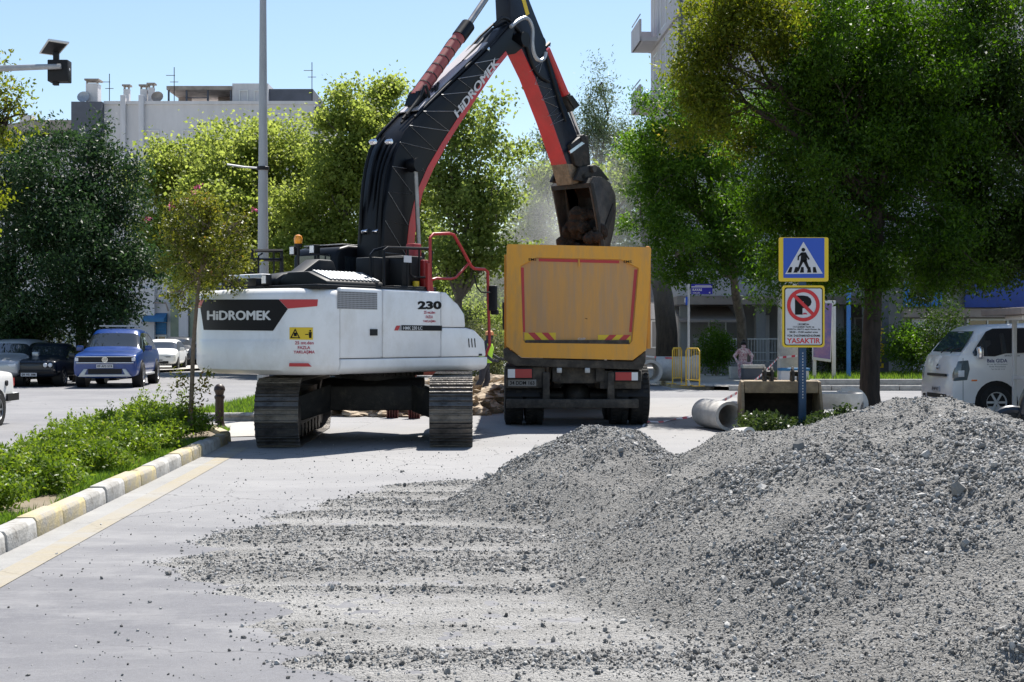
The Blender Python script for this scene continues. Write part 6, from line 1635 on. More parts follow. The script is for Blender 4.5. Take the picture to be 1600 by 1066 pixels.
# ================================================================== STREET FURNITURE
# lamp post
LD = 25.0; lx = P(411,0,LD).x
lpst = empty('lamp_post', (lx,LD,.1), 0, 'tall tapered grey steel lamp post rising behind the excavator', 'lamp post')
cp(lpst, 'pole', 'pole_grey', lambda mb: (mb.tube([(0,0,0),(0,0,3),(0,0,7.5),(0,0,11.5)],[.115,.102,.066,.045],12), mb.lathe([(.2,0),(.2,.04),(.13,.06)],12)))
cp(lpst, 'collar', 'black_plastic', lambda mb: mb.lathe([(.105,4.62),(.118,4.63),(.118,4.68),(.105,4.69)],12))
cp(lpst, 'lamp_arm', 'pole_grey', lambda mb: (mb.tube([(0,0,11.4),(.4,0,11.9),(1.6,0,12.1)],[.045,.04,.035],8), mb.box(1.4,2.0,-.12,.12,12.02,12.14)))
cp(lpst, 'cable_stub', 'galv', lambda mb: mb.tube([(-.06,0,4.66),(-.35,0,4.68),(-.68,0,4.73)],.02,5))
# signal arm with solar panel
AD = 25.0
sa = empty('warning_light', (P(-160,0,AD).x,AD,0), 0, 'black warning light with solar panel on a grey arm at upper left', 'traffic light')
q = lambda px,py,dy=0: P(px,py,AD+dy) - Vector((P(-160,0,AD).x,AD,0))
cp(sa, 'mast', 'pole_grey', lambda mb: mb.tube([(0,0,0),(0,0,6.3)],[.12,.08],12))
cp(sa, 'arm', 'pole_grey', lambda mb: mb.tube([(0,0,6.2),q(-140,112),q(60,105),q(95,104)],[.07,.07,.055,.05],10))
bx2 = cp(sa, 'signal_box', 'black_plastic', lambda mb: mb.box(q(72,0).x,q(104,0).x,.06,.30,q(0,126).z,q(0,92).z), bevel=.015)
cp(sa, 'lamp_lens', 'lens', lambda mb: mb.ball(q(105.5,109,.18),.05,.06,.06), bx2)
cp(sa, 'box_foot', 'black_plastic', lambda mb: mb.box(q(79,0).x,q(87,0).x,.1,.2,q(0,131).z,q(0,126).z), bx2)
cp(sa, 'stem', 'black_plastic', lambda mb: mb.box(q(79,0).x,q(87,0).x,.12,.22,q(0,93).z,q(0,78).z), bevel=.01)
a0, a1, a2, a3 = q(75,63,-.2), q(108,68,-.2), q(90,88,.35), q(61,84,.35)
sp_ = cp(sa, 'solar_panel', 'alu_white', lambda mb: mb.loft([[a0,a1,a2,a3],[p_+Vector((0,.02,.035)) for p_ in (a0,a1,a2,a3)]]))
ce = (a0+a1+a2+a3)/4
cp(sa, 'panel_underside', 'black_plastic', lambda mb: mb.loft([[ce+(p_-ce)*.86+Vector((0,-.004,-.006)) for p_ in (a0,a1,a2,a3)],[ce+(p_-ce)*.5+Vector((0,0,-.04)) for p_ in (a0,a1,a2,a3)]]), sp_)
# bollard
bo = MB(); bo.lathe([(.12,0),(.12,.05),(.09,.08),(.075,.14),(.07,.5),(.085,.53),(.085,.56),(.065,.58),(.075,.62),(.095,.66),(.085,.71),(.05,.75),(.001,.765)], 18)
tag(bo.build('bollard', 'bollard_brown', loc=(P(343,0,21.75).x,21.75,.02)), 'dark brown cast iron bollard at the end of the hedge', 'bollard')

# crossing + no-parking sign
SGD = 20.0
sg = empty('road_sign', (P(1255,0,SGD).x,SGD,0), 0, 'pedestrian crossing and no parking signs on one dark blue post', 'sign')
o_ = Vector((P(1255,0,SGD).x,SGD,0))
S2 = lambda px,py,y=0.: P(px,py,SGD) - o_ + Vector((0,y,0))
cp(sg, 'post', 'post_blue', lambda mb: mb.box(-.055,.055,.03,.12,0,2.95), bevel=.01)
cp(sg, 'lit_perforation', 'galv', lambda mb: [mb.box(-.008,.008,.026,.032,.62+.045*k,.64+.045*k) for k in range(16)])  # pale dots painting the light that shows through the post holes
def rrect(x0,x1,y0,y1,r,n=5):
    pts = []
    for cx,cy,a0_ in ((x1-r,y0+r,-90),(x1-r,y1-r,0),(x0+r,y1-r,90),(x0+r,y0+r,180)):
        for k in range(n+1): a_ = R(a0_+90*k/n); pts.append((cx+r*math.cos(a_),cy+r*math.sin(a_)))
    return pts
def slab(name, mat, x0,x1,y0,y1,r,ya,yb,parent):
    return cp(sg, name, mat, lambda mb: mb.prism([(S2(a,b).x,S2(a,b).z) for a,b in rrect(x0,x1,y0,y1,r)], ya,yb, lambda a,b,t:(a,t,b)), parent)
b1 = slab('crossing_board', 'sign_yellow', 1217,1294.5,371,440,3, 0,.025, None)
slab('blue_field', 'sign_blue', 1224,1288,372,434.5,1, -.004,.0, b1)
def flat(name, mat, pts, y, parent, faces=None):
    return cp(sg, name, mat, lambda mb: mb.add([S2(a,b,y) for a,b in pts], faces or [tuple(range(len(pts)))]), parent)
flat('white_triangle', 'sign_white', [(1255.2,378),(1285.3,427.8),(1226.6,428.4)], -.007, b1)
for x0 in (1231,1240.5,1250.5,1262,1271):
    sh = (1255.5-x0)*.28
    flat('stripe', 'print_black', [(x0-1,426.3),(x0+5.4,426.2),(x0+4.6+sh*.35,417.5),(x0+.6+sh*.35,417.5)], -.010, b1)
flat('pictogram', 'print_black', [(1255+3*math.cos(a_),390.5+3*math.sin(a_)) for a_ in [k*math.pi/6 for k in range(12)]], -.010, b1)
for pts in ([(1252,394.5),(1259,394.5),(1261,407),(1257.5,409),(1250.5,408)], [(1250.5,407),(1256,407.5),(1251,417),(1247.5,424.5),(1244.5,424),(1248,415)], [(1254,407.5),(1260,406.5),(1263,415),(1267,424),(1264,425.3),(1259.5,417.5)], [(1251.5,395),(1254,397.5),(1248.5,401.5),(1248,407),(1245.8,407),(1246.3,400.5)], [(1259,395),(1261.5,399.5),(1265,405),(1263.2,406.5),(1259,400.5)]):
    flat('pictogram', 'print_black', pts, -.012, b1)
b2 = slab('parking_board', 'sign_yellow', 1222.4,1288.5,446.2,543,5, 0,.025, None)
slab('black_edge', 'print_black', 1225.5,1285.5,449.5,540,4, -.003,.0, b2)
slab('white_field', 'sign_white', 1227,1284,451,538.6,3.2, -.006,-.003, b2)
N_ = 40; ring = [(1255+25.6*math.cos(2*math.pi*k/N_),477+25.6*math.sin(2*math.pi*k/N_)) for k in range(N_)] + [(1255+20*math.cos(2*math.pi*k/N_),477+20*math.sin(2*math.pi*k/N_)) for k in range(N_)]
lettering('P', lambda a,b: S2(a,-b,-.0085), 1242,1268,-492,-462,'print_black',b2,bold=.09)
flat('red_ring', 'print_red', ring, -.012, b2, [(k,(k+1)%N_,N_+(k+1)%N_,N_+k) for k in range(N_)])
flat('red_slash', 'print_red', [(1238.5,463.5),(1242.5,460),(1272,489.5),(1268.3,493.2)], -.014, b2)
flat('tow_mark', 'print_maroon', [(1253,491.5),(1255.5,489),(1259.5,489),(1261.5,491.5)], -.011, b2)
for s_, x0,x1,y0,y1,mt in (("UKOME'nin",1246.5,1264,505.2,508.3,'print_black'),('11/12/2020 Tarih ve',1239,1272,509.4,512.4,'print_black'),('2020/16-1067/2 sayılı Kararı ile',1229.5,1281.5,513.4,516.6,'print_black'),('08:00 - 19:00 saatleri arası',1233.5,1277.5,517.6,520.6,'print_black'),('YÜK İNDİRME/BİNDİRME',1229.5,1281.5,522.2,526.4,'print_black'),('YASAKTIR',1229.5,1281.5,528.4,536.8,'print_red')):
    lettering(s_, lambda a,b: S2(a,-b,-.0085), x0,x1,-y1,-y0,mt,b2,bold=.022)

# street-name sign
st_ = empty('street_sign', (P(1076,0,39.5).x,39.5,.12), 0, 'dark blue street name plate on a grey post beside the yellow barrier', 'sign')
o2 = Vector((P(1076,0,39.5).x,39.5,.12)); S3 = lambda px,py,y=0.: P(px,py,39.5)-o2+Vector((0,y,0))
cp(st_, 'post', 'galv', lambda mb: mb.cyl((0,0,0),(0,0,3.05),.035,n=10))
pl = cp(st_, 'name_plate', 'street_blue', lambda mb: mb.box(S3(1080,0).x,S3(1113,0).x,-.02,.0,S3(0,460).z,S3(0,444).z))
cp(st_, 'white_bar', 'sign_white', lambda mb: (mb.box(S3(1080.3,0).x,S3(1112.6,0).x,-.024,-.02,S3(0,449.2).z,S3(0,447.8).z), mb.box(S3(1086,0).x,S3(1111,0).x,-.024,-.02,S3(0,446.6).z,S3(0,445.8).z)), pl)
lettering('KAYAS', lambda a,b: S3(a,-b,-.023), 1082,1096.5,-455,-451,'sign_white',pl,bold=.03)
lettering('SOKAĞI', lambda a,b: S3(a,-b,-.023), 1082,1093.5,-458.8,-456.4,'decal_white',pl,bold=.02)
cp(st_, 'arrow', 'sign_white', lambda mb: mb.add([S3(1107,457.6,-.023),S3(1109.5,456,-.023),S3(1109.5,459,-.023)],[(0,1,2)]), pl)
cp(st_, 'number_tag', 'sign_blue', lambda mb: mb.box(-.1,-.04,-.05,-.03,S3(0,477).z,S3(0,464).z))
cp(st_, 'number_tag_edge', 'sign_white', lambda mb: mb.box(-.13,-.1,-.05,-.03,S3(0,473).z,S3(0,466).z))

# yellow barriers
def barrier(label, p0, p1, h=1.12):
    p0 = Vector(p0); p1 = Vector(p1); d = p1-p0; L = d.length
    t = empty('crowd_barrier', p0, math.atan2(d.y,d.x), label, 'barrier', 'yellow steel barriers on the pavement corner')
    cp(t, 'frame', 'barrier_yellow', lambda mb: mb.tube([(0,0,.0),(0,0,h-.08),(.08,0,h),(L-.08,0,h),(L,0,h-.08),(L,0,0)],.022,8))
    cp(t, 'rail', 'barrier_yellow', lambda mb: mb.tube([(0,0,.18),(L,0,.18)],.018,6))
    bm_ = MB(); bm_.cyl((0,0,.18),(0,0,h),.011,n=6); bme_ = bm_.mesh('bar'); bme_.materials.append(M['barrier_yellow'])
    n = int(L/.13)
    for k in range(1,n): inst('bar', bme_, t, Matrix.Translation((L*k/n,0,0)))
    for x in (.05,L-.05): cp(t, 'foot', 'barrier_yellow', lambda mb: mb.box(x-.02,x+.02,-.22,.22,0,.02))
    return t
barrier('yellow steel barrier farther from the street name post', (P(1051,0,41).x,41,.12), (P(1074,0,40.2).x,41.6,.12))
barrier('yellow steel barrier standing right at the street name post', (P(1074,0,39.3).x,39.6,.12), (P(1091,0,39.2).x,38.95,.12))

# railing on its low wall
rf = empty('railing', (7.3,53,.12), 0, 'grey metal railing on a low wall behind the seated woman', 'railing')
cp(rf, 'base_wall', 'wall_grey', lambda mb: mb.box(0,3.8,-.1,.1,0,.45), bevel=.01)
cp(rf, 'rail', 'galv', lambda mb: (mb.box(0,3.8,-.02,.02,1.38,1.43), mb.box(0,3.8,-.02,.02,.85,.88), mb.box(0,3.8,-.02,.02,.52,.56)))
bm_ = MB(); bm_.box(-.01,.01,-.01,.01,.45,1.38); bme_ = bm_.mesh('baluster'); bme_.materials.append(M['galv'])
for k in range(32): inst('baluster', bme_, rf, Matrix.Translation((.06+k*.119,0,0)))
# concrete utility pillar
up_ = MB(); up_.loft([[(-w,-w,z),(w,-w,z),(w,w,z),(-w,w,z)] for z,w in ((0,.30),(3.2,.28),(7,.2))])
tag(up_.build('utility_pillar', 'concrete', loc=(P(1231,0,44).x,44,.12), bevel=.02), 'square concrete utility pillar directly behind the no parking sign', 'pillar')
cb = empty('utility_cabinet', (P(1240,0,41).x,41,.12), 0, 'low white utility box with blue lid behind the spare bucket', 'cabinet')
cp(cb, 'box', 'wall_white', lambda mb: mb.box(-.43,.43,-.2,.2,0,.42), bevel=.02); cp(cb, 'lid', 'awning_blue', lambda mb: mb.box(-.46,.46,-.23,.23,.42,.5), bevel=.01)
# billboard
bb = empty('billboard', (P(1285,0,43).x,43,.2), 0, 'purple poster in a white frame on two white posts', 'billboard')
o3 = Vector((P(1285,0,43).x,43,.2)); S4 = lambda px,py,y=0.: P(px,py,43)-o3+Vector((0,y,0))
cp(bb, 'post', 'alu_white', lambda mb: mb.box(S4(1270,0).x,S4(1275,0).x,-.05,.05,0,S4(0,480).z), bevel=.01)
cp(bb, 'post', 'alu_white', lambda mb: mb.box(S4(1300,0).x,S4(1305.5,0).x,-.05,.05,0,S4(0,470).z), bevel=.01)
pn = [S4(1268,470),S4(1300,470),S4(1297,566),S4(1268,562)]
pf = cp(bb, 'poster_frame', 'alu_white', lambda mb: mb.loft([[p_+Vector((0,-.12,0)) for p_ in pn],[p_+Vector((0,-.06,0)) for p_ in pn]]), bevel=.01)
ce = sum(pn, Vector())/4
cp(bb, 'poster_sheet', 'poster', lambda mb: mb.add([ce+(p_-ce)*.91+Vector((0,-.125,0)) for p_ in pn],[(0,1,2,3)]), pf)
# blue pole, vertical sign
bpz = empty('flag_pole', (P(1326,0,44).x,44,.2), 0, 'bright blue slim pole in the garden plot', 'pole')
cp(bpz, 'shaft', 'pole_blue', lambda mb: mb.cyl((0,0,0),(0,0,3.15),.075,n=12)); cp(bpz, 'cap', 'sign_white', lambda mb: mb.box(-.06,.06,-.05,.05,3.15,3.4), bevel=.02)
vs = empty('vertical_sign', (P(1377,0,47).x,47,.2), 0, 'narrow dark green sign with yellow letters reading downwards', 'sign')
o4 = Vector((P(1377,0,47).x,47,.2)); S5 = lambda px,py,y=0.: P(px,py,47)-o4+Vector((0,y,0))
vb = cp(vs, 'board', 'wall_slate', lambda mb: mb.box(S5(1367,0).x,S5(1388,0).x,-.05,.05,.15,S5(0,470).z))
for ch, y0, y1, w in (('İ',480,490,1.5),('l',500,510,1.5),('ç',513,523,5),('i',525,534,1.5),('o',536,544,6),('ğ',545,556,6),('l',557,566,1.5),('u',568,575,5)):
    lettering(ch, lambda a,b: S5(a,-b,-.055), 1375-w,1375+w,-y1,-y0,'sign_yellow',vb,bold=.03)

# ================================================================== CONCRETE PIPES, SPARE BUCKET, RUBBLE
def pipe(label, a, b, r, t=.055, bell=True, name='concrete_pipe', group='concrete drain pipes lying about'):
    a = Vector(a); b = Vector(b); L = (b-a).length
    m4 = Matrix.Translation(a) @ (b-a).to_track_quat('Z','Y').to_matrix().to_4x4()
    prof = [(r-t,0),(r*1.0,0),(r,L*.12),(r,L*.80),(r*1.12 if bell else r,L*.86),(r*1.12 if bell else r,L),(r-t+(.02 if bell else 0),L),(r-t,L*.85),(r-t,0)]
    mb = MB(); mb.lathe(prof[:-1]+[(r-t,0.001)], 32, m4)
    mb.f = [f_ for f_ in mb.f if len(f_) == 4]; mb.mi = [0]*len(mb.f)
    return tag(mb.build(name, 'concrete', smooth=30), label, 'pipe', group)
pa = P(1140,651,21.6); pb = P(1101,646,22.75)
pipe('concrete pipe with its open mouth turned to the camera, left of the spare bucket', (pb.x,pb.y,.255), (pa.x,pa.y,.255), .24, .05, False)
pipe('short concrete pipe lying behind the open mouthed pipe', (P(1150,0,23.3).x,23.6,.21), (P(1172,0,23.3).x,23.1,.21), .2)
pipe('concrete ring end half buried at the foot of the gravel', (P(1150,0,19.4).x,19.4,.02), (P(1168,0,19.4).x,19.2,.05), .19, .04, False)
pipe('big concrete pipe with collars on the far pavement', (P(1026,0,43.4).x,43.5,.545), (P(1093,0,43.4).x,43.3,.545), .40, .08)
pipe('concrete pipe seen end-on beside the dump truck', (P(1017,0,42.4).x-.05,43.6,.47), (P(1017,0,42.4).x,42.4,.47), .34, .07)
def cring(label, c, r0, r1, h, tilt=(0,0), t=.07):
    m4 = Matrix.Translation(c) @ Matrix.Rotation(tilt[0],4,'X') @ Matrix.Rotation(tilt[1],4,'Y')
    mb = MB(); mb.lathe([(r0-t,0),(r0,0),(r0,h*.15),(r1,h*.7),(r1*1.06,h*.78),(r1*1.06,h),(r1-t,h),(r1-t-.01,h*.8),(r0-t,0.001)], 30, m4)
    mb.f = [f_ for f_ in mb.f if len(f_) == 4]; mb.mi = [0]*len(mb.f)
    return tag(mb.build('concrete_ring', 'concrete', smooth=30), label, 'ring', 'concrete manhole rings beside the spare bucket')
cring('open topped concrete ring standing right of the spare bucket', (P(1303,0,22.6).x,22.6,0), .36, .46, .60)
cring('pale concrete ring lying on its side behind the open ring', (P(1316,0,24.0).x,23.9,.31), .28, .30, .5, (R(84),R(0)))
cring('flat concrete ring lying in front of the tree trunk', (P(1322,0,21.4).x,21.5,.02), .32, .34, .3, (R(8),0))
# spare digging bucket
sb_ = empty('spare_bucket', (P(1222,0,20.9).x,20.9,0), R(-4), 'rusty tan spare digging bucket lying open towards the camera', 'bucket')
shell = [(0,.06),(.45,.03),(.68,.12),(.80,.32),(.78,.56),(.62,.76),(.36,.86),(.12,.84)]
inn = [(.10,.80),(.35,.80),(.57,.71),(.72,.54),(.74,.34),(.64,.17),(.44,.08),(0,.10)]
cp(sb_, 'shell', 'old_bucket', lambda mb: mb.prism(shell+inn, -.58,.58, lambda a,b,t:(t,a,b)), bevel=.01)
for s in (-1,1): cp(sb_, 'side_plate', 'old_bucket', lambda mb: mb.prism(shell+[(-.06,.45)], s*.58,s*.625, lambda a,b,t:(t+(-.05*(1 if s<0 else -1))*max(0,.2-a),a,b)), bevel=.008)
cp(sb_, 'shade_lining', 'dark_soil', lambda mb: mb.prism([(a,b) for a,b in inn]+[(.02,.125),(.42,.105),(.61,.19),(.70,.35),(.69,.52),(.55,.68),(.34,.775),(.12,.78)], -.575,.575, lambda a,b,t:(t,a,b)))  # dark lining added to paint the shade inside the open bucket
cp(sb_, 'top_band', 'old_bucket', lambda mb: mb.prism([(.06,.66),(.09,.85),(.14,.85),(.11,.66)], -.58,.58, lambda a,b,t:(t,a,b)), bevel=.01)
for x in (-.19,.25):
    for d in (-.055,.055): cp(sb_, 'hinge_ear', 'dark_steel', lambda mb: mb.prism([(.1,.82),(.12,.98),(.2,1.08),(.3,1.04),(.42,.9),(.45,.82)], x+d-.02,x+d+.02, lambda a,b,t:(t,a,b)), bevel=.008)
    cp(sb_, 'hinge_boss', 'dark_steel', lambda mb: mb.cyl((x-.09,.24,.97),(x+.09,.24,.97),.045,n=12))
for k in range(5): cp(sb_, 'tooth', 'dark_steel', lambda mb: mb.prism([(.02,.03),(.02,.12),(-.17,.06)], -.47+.235*k-.035,-.47+.235*k+.035, lambda a,b,t:(t,a,b)))
# ground cover round the sign post
rng = np.random.RandomState(44)
cx = rng.uniform(P(1160,0,20.2).x, P(1345,0,20.2).x, 420); cy = rng.uniform(19.3,20.75,420)
cl = np.stack([cx,cy,rng.uniform(.04,.29,420)*(1+.3*np.sin(cx*7))],1)
V, F, a = leaf_cloud(cl, .05, 22, .07, rng, .7, -.1, .6); V[:,2] = np.maximum(V[:,2], .01)
tag(link('ground_cover', fast_mesh('ground_cover', V, F, a), 'leaf_dark'), 'dark leafy ground cover round the foot of the sign post', 'plants', kind='stuff')
for px, py in ((1316,628),):
    shrub('weed', {1300:'small weed sprouting beside the concrete ring',1316:'tall weed tip in front of the concrete ring',1282:'weed at the right corner of the spare bucket'}[px], px, 19.6, .22, .52 if px == 1316 else .45, 'leaf_dark', px, 'plant', dens=90, size=.07, spread=.05, hz=0)
# tape
def ribbon(name, pts, w, label):
    mb = MB(); V = []
    for p_ in pts: V += [Vector(p_)+Vector((0,0,w/2)), Vector(p_)-Vector((0,0,w/2))]
    mb.add(V, [(2*i,2*i+1,2*i+3,2*i+2) for i in range(len(pts)-1)])
    return tag(mb.build(name, 'tape', smooth=0), label, 'tape', 'red and white barrier tape')
t0, t1 = P(1217,558,43.6), P(1088,647,22.6)
ribbon('barrier_tape', [t0.lerp(t1, k/24) - Vector((0,0,.18*math.sin(math.pi*k/24))) for k in range(25)], .06, 'red and white tape strung from the concrete pillar to the pipe')
ribbon('barrier_tape', [P(1245,556,43.6)+Vector((0,-.1,0)), P(1217,559,43.6)+Vector((-.02,-.1,0))], .07, 'band of red and white tape round the concrete pillar')
gp = [G(1086,652),G(1070,655),G(1050,658),G(1032,661),G(1012,662),G(1004,668)]
mb = MB(); V = []
for i, p_ in enumerate(gp): V += [p_+Vector((0,.09,.03+.015*math.sin(i*2))), p_+Vector((0,-.09,.02+.015*math.cos(i*3)))]
mb.add(V, [(2*i,2*i+1,2*i+3,2*i+2) for i in range(len(gp)-1)])
tag(mb.build('barrier_tape', 'tape', smooth=0), 'red and white tape lying on the ground beside the truck wheel', 'tape', 'red and white barrier tape')
ribbon('barrier_tape', [P(1004,556,47.5),P(1030,559,45),P(1052,560,41.2)], .06, 'pale tape running from the truck side to the yellow barrier')
# earth bank and maroon trench panels behind the excavator
tag(lump_mesh([((-3.3,27.5,.05),1.3,1.6,.42),((-1.6,28.2,.0),1.5,1.6,.5),((-.2,29.5,.0),.9,1.5,.4),((-2.4,26.2,0),.8,.7,.35),((-.9,26.9,.0),.6,.8,.32),((-1.0,34.5,0),1.6,1.4,.5)], .6, 6.5, 3, 60, 34).build('earth_bank', 'earth', smooth=0), 'low bank of brown dug earth behind the excavator tracks', 'earth', kind='stuff')
def corrugated(label, px0, px1, D, z0, z1):
    mb = MB(); x0 = P(px0,0,D).x; x1 = P(px1,0,D).x; n = 9
    for k in range(n):
        xa = x0+(x1-x0)*k/n; mb.box(xa, xa+(x1-x0)/n*.98, D+(.05 if k%2 else 0), D+.1+(.05 if k%2 else 0), z0, z1)
    return tag(mb.build('sheet_piling', 'maroon', bevel=.008), label, 'piling', 'maroon steel sheet piles')
corrugated('maroon corrugated sheet pile left, seen below the excavator belly', 604, 622, 25.2, 0, .62)
corrugated('maroon sheet pile right, seen below the excavator belly', 638, 656, 25.0, 0, .60)
tf = empty('steel_trestle', (P(675,0,30).x,30,0), 0, 'maroon and white steel trestle standing behind the right track', 'trestle')
cp(tf, 'upright', 'maroon', lambda mb: mb.box(-.55,-.35,-.1,.1,0,1.0)); cp(tf, 'upright', 'maroon', lambda mb: mb.box(.3,.5,-.1,.1,0,1.0)); cp(tf, 'beam', 'maroon', lambda mb: (mb.box(-.6,.5,-.12,.08,.70,.95)), bevel=.01)
cp(tf, 'white_strip', 'wall_white', lambda mb: mb.box(-.3,.28,-.14,-.12,.80,.90))

# ================================================================== PEOPLE
def figure(name, label, loc, rz, segs, cat_group=None):
    """segs: (points, radii, material) -> one continuous remeshed body coloured by the nearest limb"""
    mb = MB()
    for pts, rad, m_ in segs:
        mb.tube(pts, rad, 10)
        for p_, r_ in ((pts[0],rad[0]),(pts[-1],rad[-1])): mb.ball(p_, r_, r_, r_, 10, 7)
    me = mb.mesh('body', smooth=0)
    o = bpy.data.objects.new('body', me); COL.objects.link(o)
    md = o.modifiers.new('r', 'REMESH'); md.mode = 'VOXEL'; md.voxel_size = .0105
    sm_ = o.modifiers.new('s', 'SMOOTH'); sm_.iterations = 4; sm_.factor = .5
    dg = bpy.context.evaluated_depsgraph_get()
    me2 = bpy.data.meshes.new_from_object(o.evaluated_get(dg))
    bpy.data.objects.remove(o)
    mats = []
    for s in segs:
        if s[2] not in mats: mats.append(s[2])
    C = np.zeros(len(me2.polygons)*3); me2.polygons.foreach_get('center', C); C = C.reshape(-1,3)
    best = np.full(len(C), 9.); mi = np.zeros(len(C), np.int32)
    for pts, rad, m_ in segs:
        for i in range(len(pts)-1):
            a = np.array(pts[i]); b_ = np.array(pts[i+1]); d = b_-a
            t = np.clip(((C-a)@d)/(d@d+1e-9),0,1); r_ = rad[i]+(rad[i+1]-rad[i])*t
            dist = np.linalg.norm(C-(a+t[:,None]*d),axis=1)-r_
            k = dist < best; best[k] = dist[k]; mi[k] = mats.index(m_)
    me2.polygons.foreach_set('material_index', mi); smooth_mesh(me2, 80)
    me2.materials.clear()
    for m_ in mats: me2.materials.append(M[m_])
    root = empty(name, loc, rz, label, 'person', cat_group)
    ob = link('body', me2, None, root)
    return root
def hand(segs, w, d, side, m_='skin'):
    w = Vector(w); d = Vector(d).normalized(); side = Vector(side).normalized(); n = d.cross(side)
    segs.append(([w, w+d*.085], [.026,.034], m_))
    for k, L in enumerate((.062,.072,.068,.052)):
        b0 = w + d*.085 + side*(.03-.02*k); segs.append(([b0, b0+d*L*.6+n*.006, b0+d*L+n*.022], [.0088,.0085,.007], m_))
    b0 = w + d*.03 + side*.03; segs.append(([b0, b0+d*.03+side*.03, b0+d*.06+side*.036], [.0105,.01,.008], m_))
V3 = Vector
# worker beside the truck, x forward (towards the truck)
s_ = []
s_.append(([(0,0,.90),(.02,0,1.05),(.05,0,1.25),(.08,0,1.38)],[.145,.135,.155,.12],'shirt_dark'))
s_.append(([(.06,-.12,1.36),(.06,.12,1.36)],[.075,.075],'shirt_dark'))
s_.append(([(.08,0,1.38),(.11,0,1.48)],[.058,.052],'skin'))
s_.append(([(.12,0,1.53),(.13,0,1.60)],[.082,.088],'skin'))
s_.append(([(.205,0,1.555),(.225,0,1.545)],[.014,.012],'skin'))
for s in (-1,1): s_.append(([(.125,s*.088,1.56),(.12,s*.095,1.575)],[.016,.014],'skin'))
s_.append(([(0,.09,.88),(.06,.10,.50),(-.10,.11,.11)],[.105,.075,.052],'trouser_grey'))
s_.append(([(0,-.09,.88),(-.06,-.10,.48),(-.30,-.12,.16)],[.105,.075,.052],'trouser_grey'))
s_.append(([(-.13,.11,.05),(.05,.12,.035)],[.05,.036],'shirt_dark'))
s_.append(([(-.34,-.12,.12),(-.22,-.13,.035)],[.046,.036],'shirt_dark'))
s_.append(([(.06,.18,1.35),(.14,.24,1.12),(.32,.2,1.02)],[.062,.05,.04],'car_white')); hand(s_,(.33,.2,1.02),(1,-.1,-.1),(0,0,1))
s_.append(([(.06,-.18,1.35),(.10,-.24,1.10),(.26,-.22,.98)],[.062,.05,.04],'car_white')); hand(s_,(.27,-.22,.98),(1,.1,-.1),(0,0,1))
wk = figure('person', 'worker in orange cap, yellow vest and grey trousers stepping beside the dump truck', (P(757,0,33).x,33,.005), R(-12), s_)
mb = MB(); mb.loft([[((.10 if abs(math.cos(a_))<2 else 0)*0+ox+rx*math.cos(a_), ry*math.sin(a_), z) for a_ in [2*math.pi*k/20 for k in range(20)]] for ox,rx,ry,z in ((.01,.175,.185,.92),(.03,.17,.18,1.10),(.06,.18,.19,1.28),(.07,.13,.17,1.40))], caps=False)
mb.build('safety_vest', 'hi_vis', wk)
mb = MB(); mb.lathe([(.105,-.005),(.108,.03),(.095,.08),(.05,.112),(.001,.12)], 16, Matrix.Translation((.125,0,1.615))); mb.box(.20,.30,-.07,.07,1.612,1.624)
mb.build('cap', 'cap_orange', wk)
for s in (-1,1):
    mb = MB(); mb.ball((.208,s*.032,1.578),.010); mb.build('eye', 'hair_black', wk)
mb = MB(); mb.box(.205,.214,-.022,.022,1.512,1.518); mb.build('mouth', 'faded_red', wk)
# woman seated facing the camera, -y forward
s_ = []
s_.append(([(0,.05,.52),(0,.03,.70),(0,-.03,.90),(0,-.06,1.02)],[.165,.15,.155,.11],'blouse'))
s_.append(([(-.13,-.05,.99),(.13,-.05,.99)],[.075,.075],'blouse'))
s_.append(([(0,-.06,1.02),(0,-.11,1.12)],[.055,.05],'skin'))
s_.append(([(0,-.13,1.15),(0,-.12,1.23)],[.08,.086],'skin'))
s_.append(([(0,-.215,1.165),(0,-.225,1.15)],[.014,.012],'skin'))
for s in (-1,1):
    s_.append(([(s*.16,-.05,.98),(s*.31,-.06,.80)],[.07,.062],'blouse'))
    s_.append(([(s*.31,-.06,.80),(s*.26,-.22,.62)],[.045,.036],'skin')); hand(s_,(s*.255,-.23,.61),(-s*.2,-.8,-.5),(-s,0,.2))
    s_.append(([(s*.09,.02,.50),(s*.20,-.42,.50),(s*.19,-.44,.10)],[.10,.075,.052],'trouser_olive'))
    s_.append(([(s*.19,-.42,.05),(s*.20,-.58,.035)],[.045,.036],'shirt_dark'))
wm = figure('person', 'dark haired woman in a pink patterned blouse sitting on the pavement edge', (P(1161,0,46.6).x,46.6,.125), 0, s_)
mb = MB(); mb.ball((0,-.105,1.235),.108,.115,.10,14,10); mb.ball((0,-.20,1.26),.07,.04,.05,10,8); mb.ball((.01,-.08,1.345),.055,.055,.05,10,8); mb.build('hair', 'hair_black', wm)
for s in (-1,1):
    mb = MB(); mb.ball((s*.03,-.203,1.18),.010); mb.build('eye', 'hair_black', wm)
mb = MB(); mb.box(-.022,.022,-.208,-.2,1.118,1.124); mb.build('mouth', 'faded_red', wm)
mb = MB(); mb.box(-.45,.35,-.12,.35,0,.42); tag(mb.build('stone_seat', 'concrete', loc=(P(1161,0,46.6).x,46.6,.12), bevel=.02), 'grey stone seat under the seated woman', 'seat')
pb_ = empty('planter_block', (P(1176,0,45.3).x,45.3,.12), 0, 'dark concrete block with a pale top in front of the seated woman', 'block')
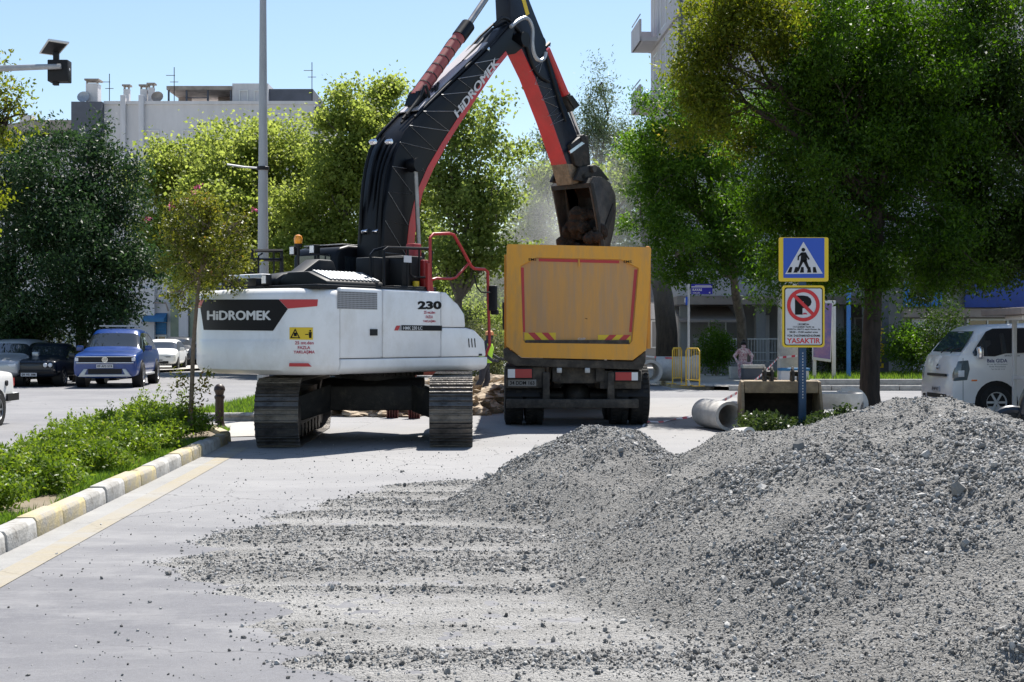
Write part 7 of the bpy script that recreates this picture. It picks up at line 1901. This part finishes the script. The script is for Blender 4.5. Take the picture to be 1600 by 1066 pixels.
cp(pb_, 'base', 'wall_slate', lambda mb: mb.box(-.36,.36,-.25,.25,0,.40), bevel=.02); cp(pb_, 'top', 'concrete', lambda mb: mb.box(-.38,.38,-.27,.27,.40,.52), bevel=.02)

# ================================================================== DUST IN THE AIR
m = bpy.data.materials.new('dust_air'); m.use_nodes = True; nt = m.node_tree
nt.nodes.remove(nt.nodes['Principled BSDF'])
pv = nt.nodes.new('ShaderNodeVolumePrincipled'); pv.inputs['Color'].default_value = (.86,.86,.87,1); pv.inputs['Anisotropy'].default_value = .2
tc = nt.nodes.new('ShaderNodeTexCoord'); ln_ = nt.nodes.new('ShaderNodeVectorMath'); ln_.operation = 'LENGTH'
fo = nt.nodes.new('ShaderNodeMapRange'); fo.interpolation_type = 'SMOOTHSTEP'; fo.inputs[1].default_value = 1.; fo.inputs[2].default_value = .15
nz = nt.nodes.new('ShaderNodeTexNoise'); nz.inputs['Scale'].default_value = 1.6; nz.inputs['Detail'].default_value = 2
nr = nt.nodes.new('ShaderNodeMapRange'); nr.inputs[1].default_value = .35; nr.inputs[2].default_value = .65; nr.inputs[4].default_value = .16
mu = nt.nodes.new('ShaderNodeMath'); mu.operation = 'MULTIPLY'
nt.links.new(tc.outputs['Object'], ln_.inputs[0]); nt.links.new(ln_.outputs['Value'], fo.inputs[0]); nt.links.new(tc.outputs['Object'], nz.inputs[0]); nt.links.new(nz.outputs[0], nr.inputs[0])
nt.links.new(fo.outputs[0], mu.inputs[0]); nt.links.new(nr.outputs[0], mu.inputs[1]); nt.links.new(mu.outputs[0], pv.inputs['Density'])
nt.links.new(pv.outputs[0], nt.nodes['Material Output'].inputs['Volume']); M['dust_air'] = m
scene.cycles.volume_bounces = 1
scene.cycles.volume_step_rate = 4.0
scene.cycles.volume_max_steps = 64
for label, c, r in (('thin dust drifting behind the dump bed and bucket', P(990,370,49.5), (3.8,3.4,4.6)),('faint dust hanging over the street behind the excavator arm', P(860,380,58), (6.0,5.0,5.5))):
    mb = MB(); mb.ball((0,0,0), 1, 1, 1, 24, 16)
    o = mb.build('dust_cloud', 'dust_air', loc=c); o.scale = r; tag(o, label, 'dust', kind='stuff')
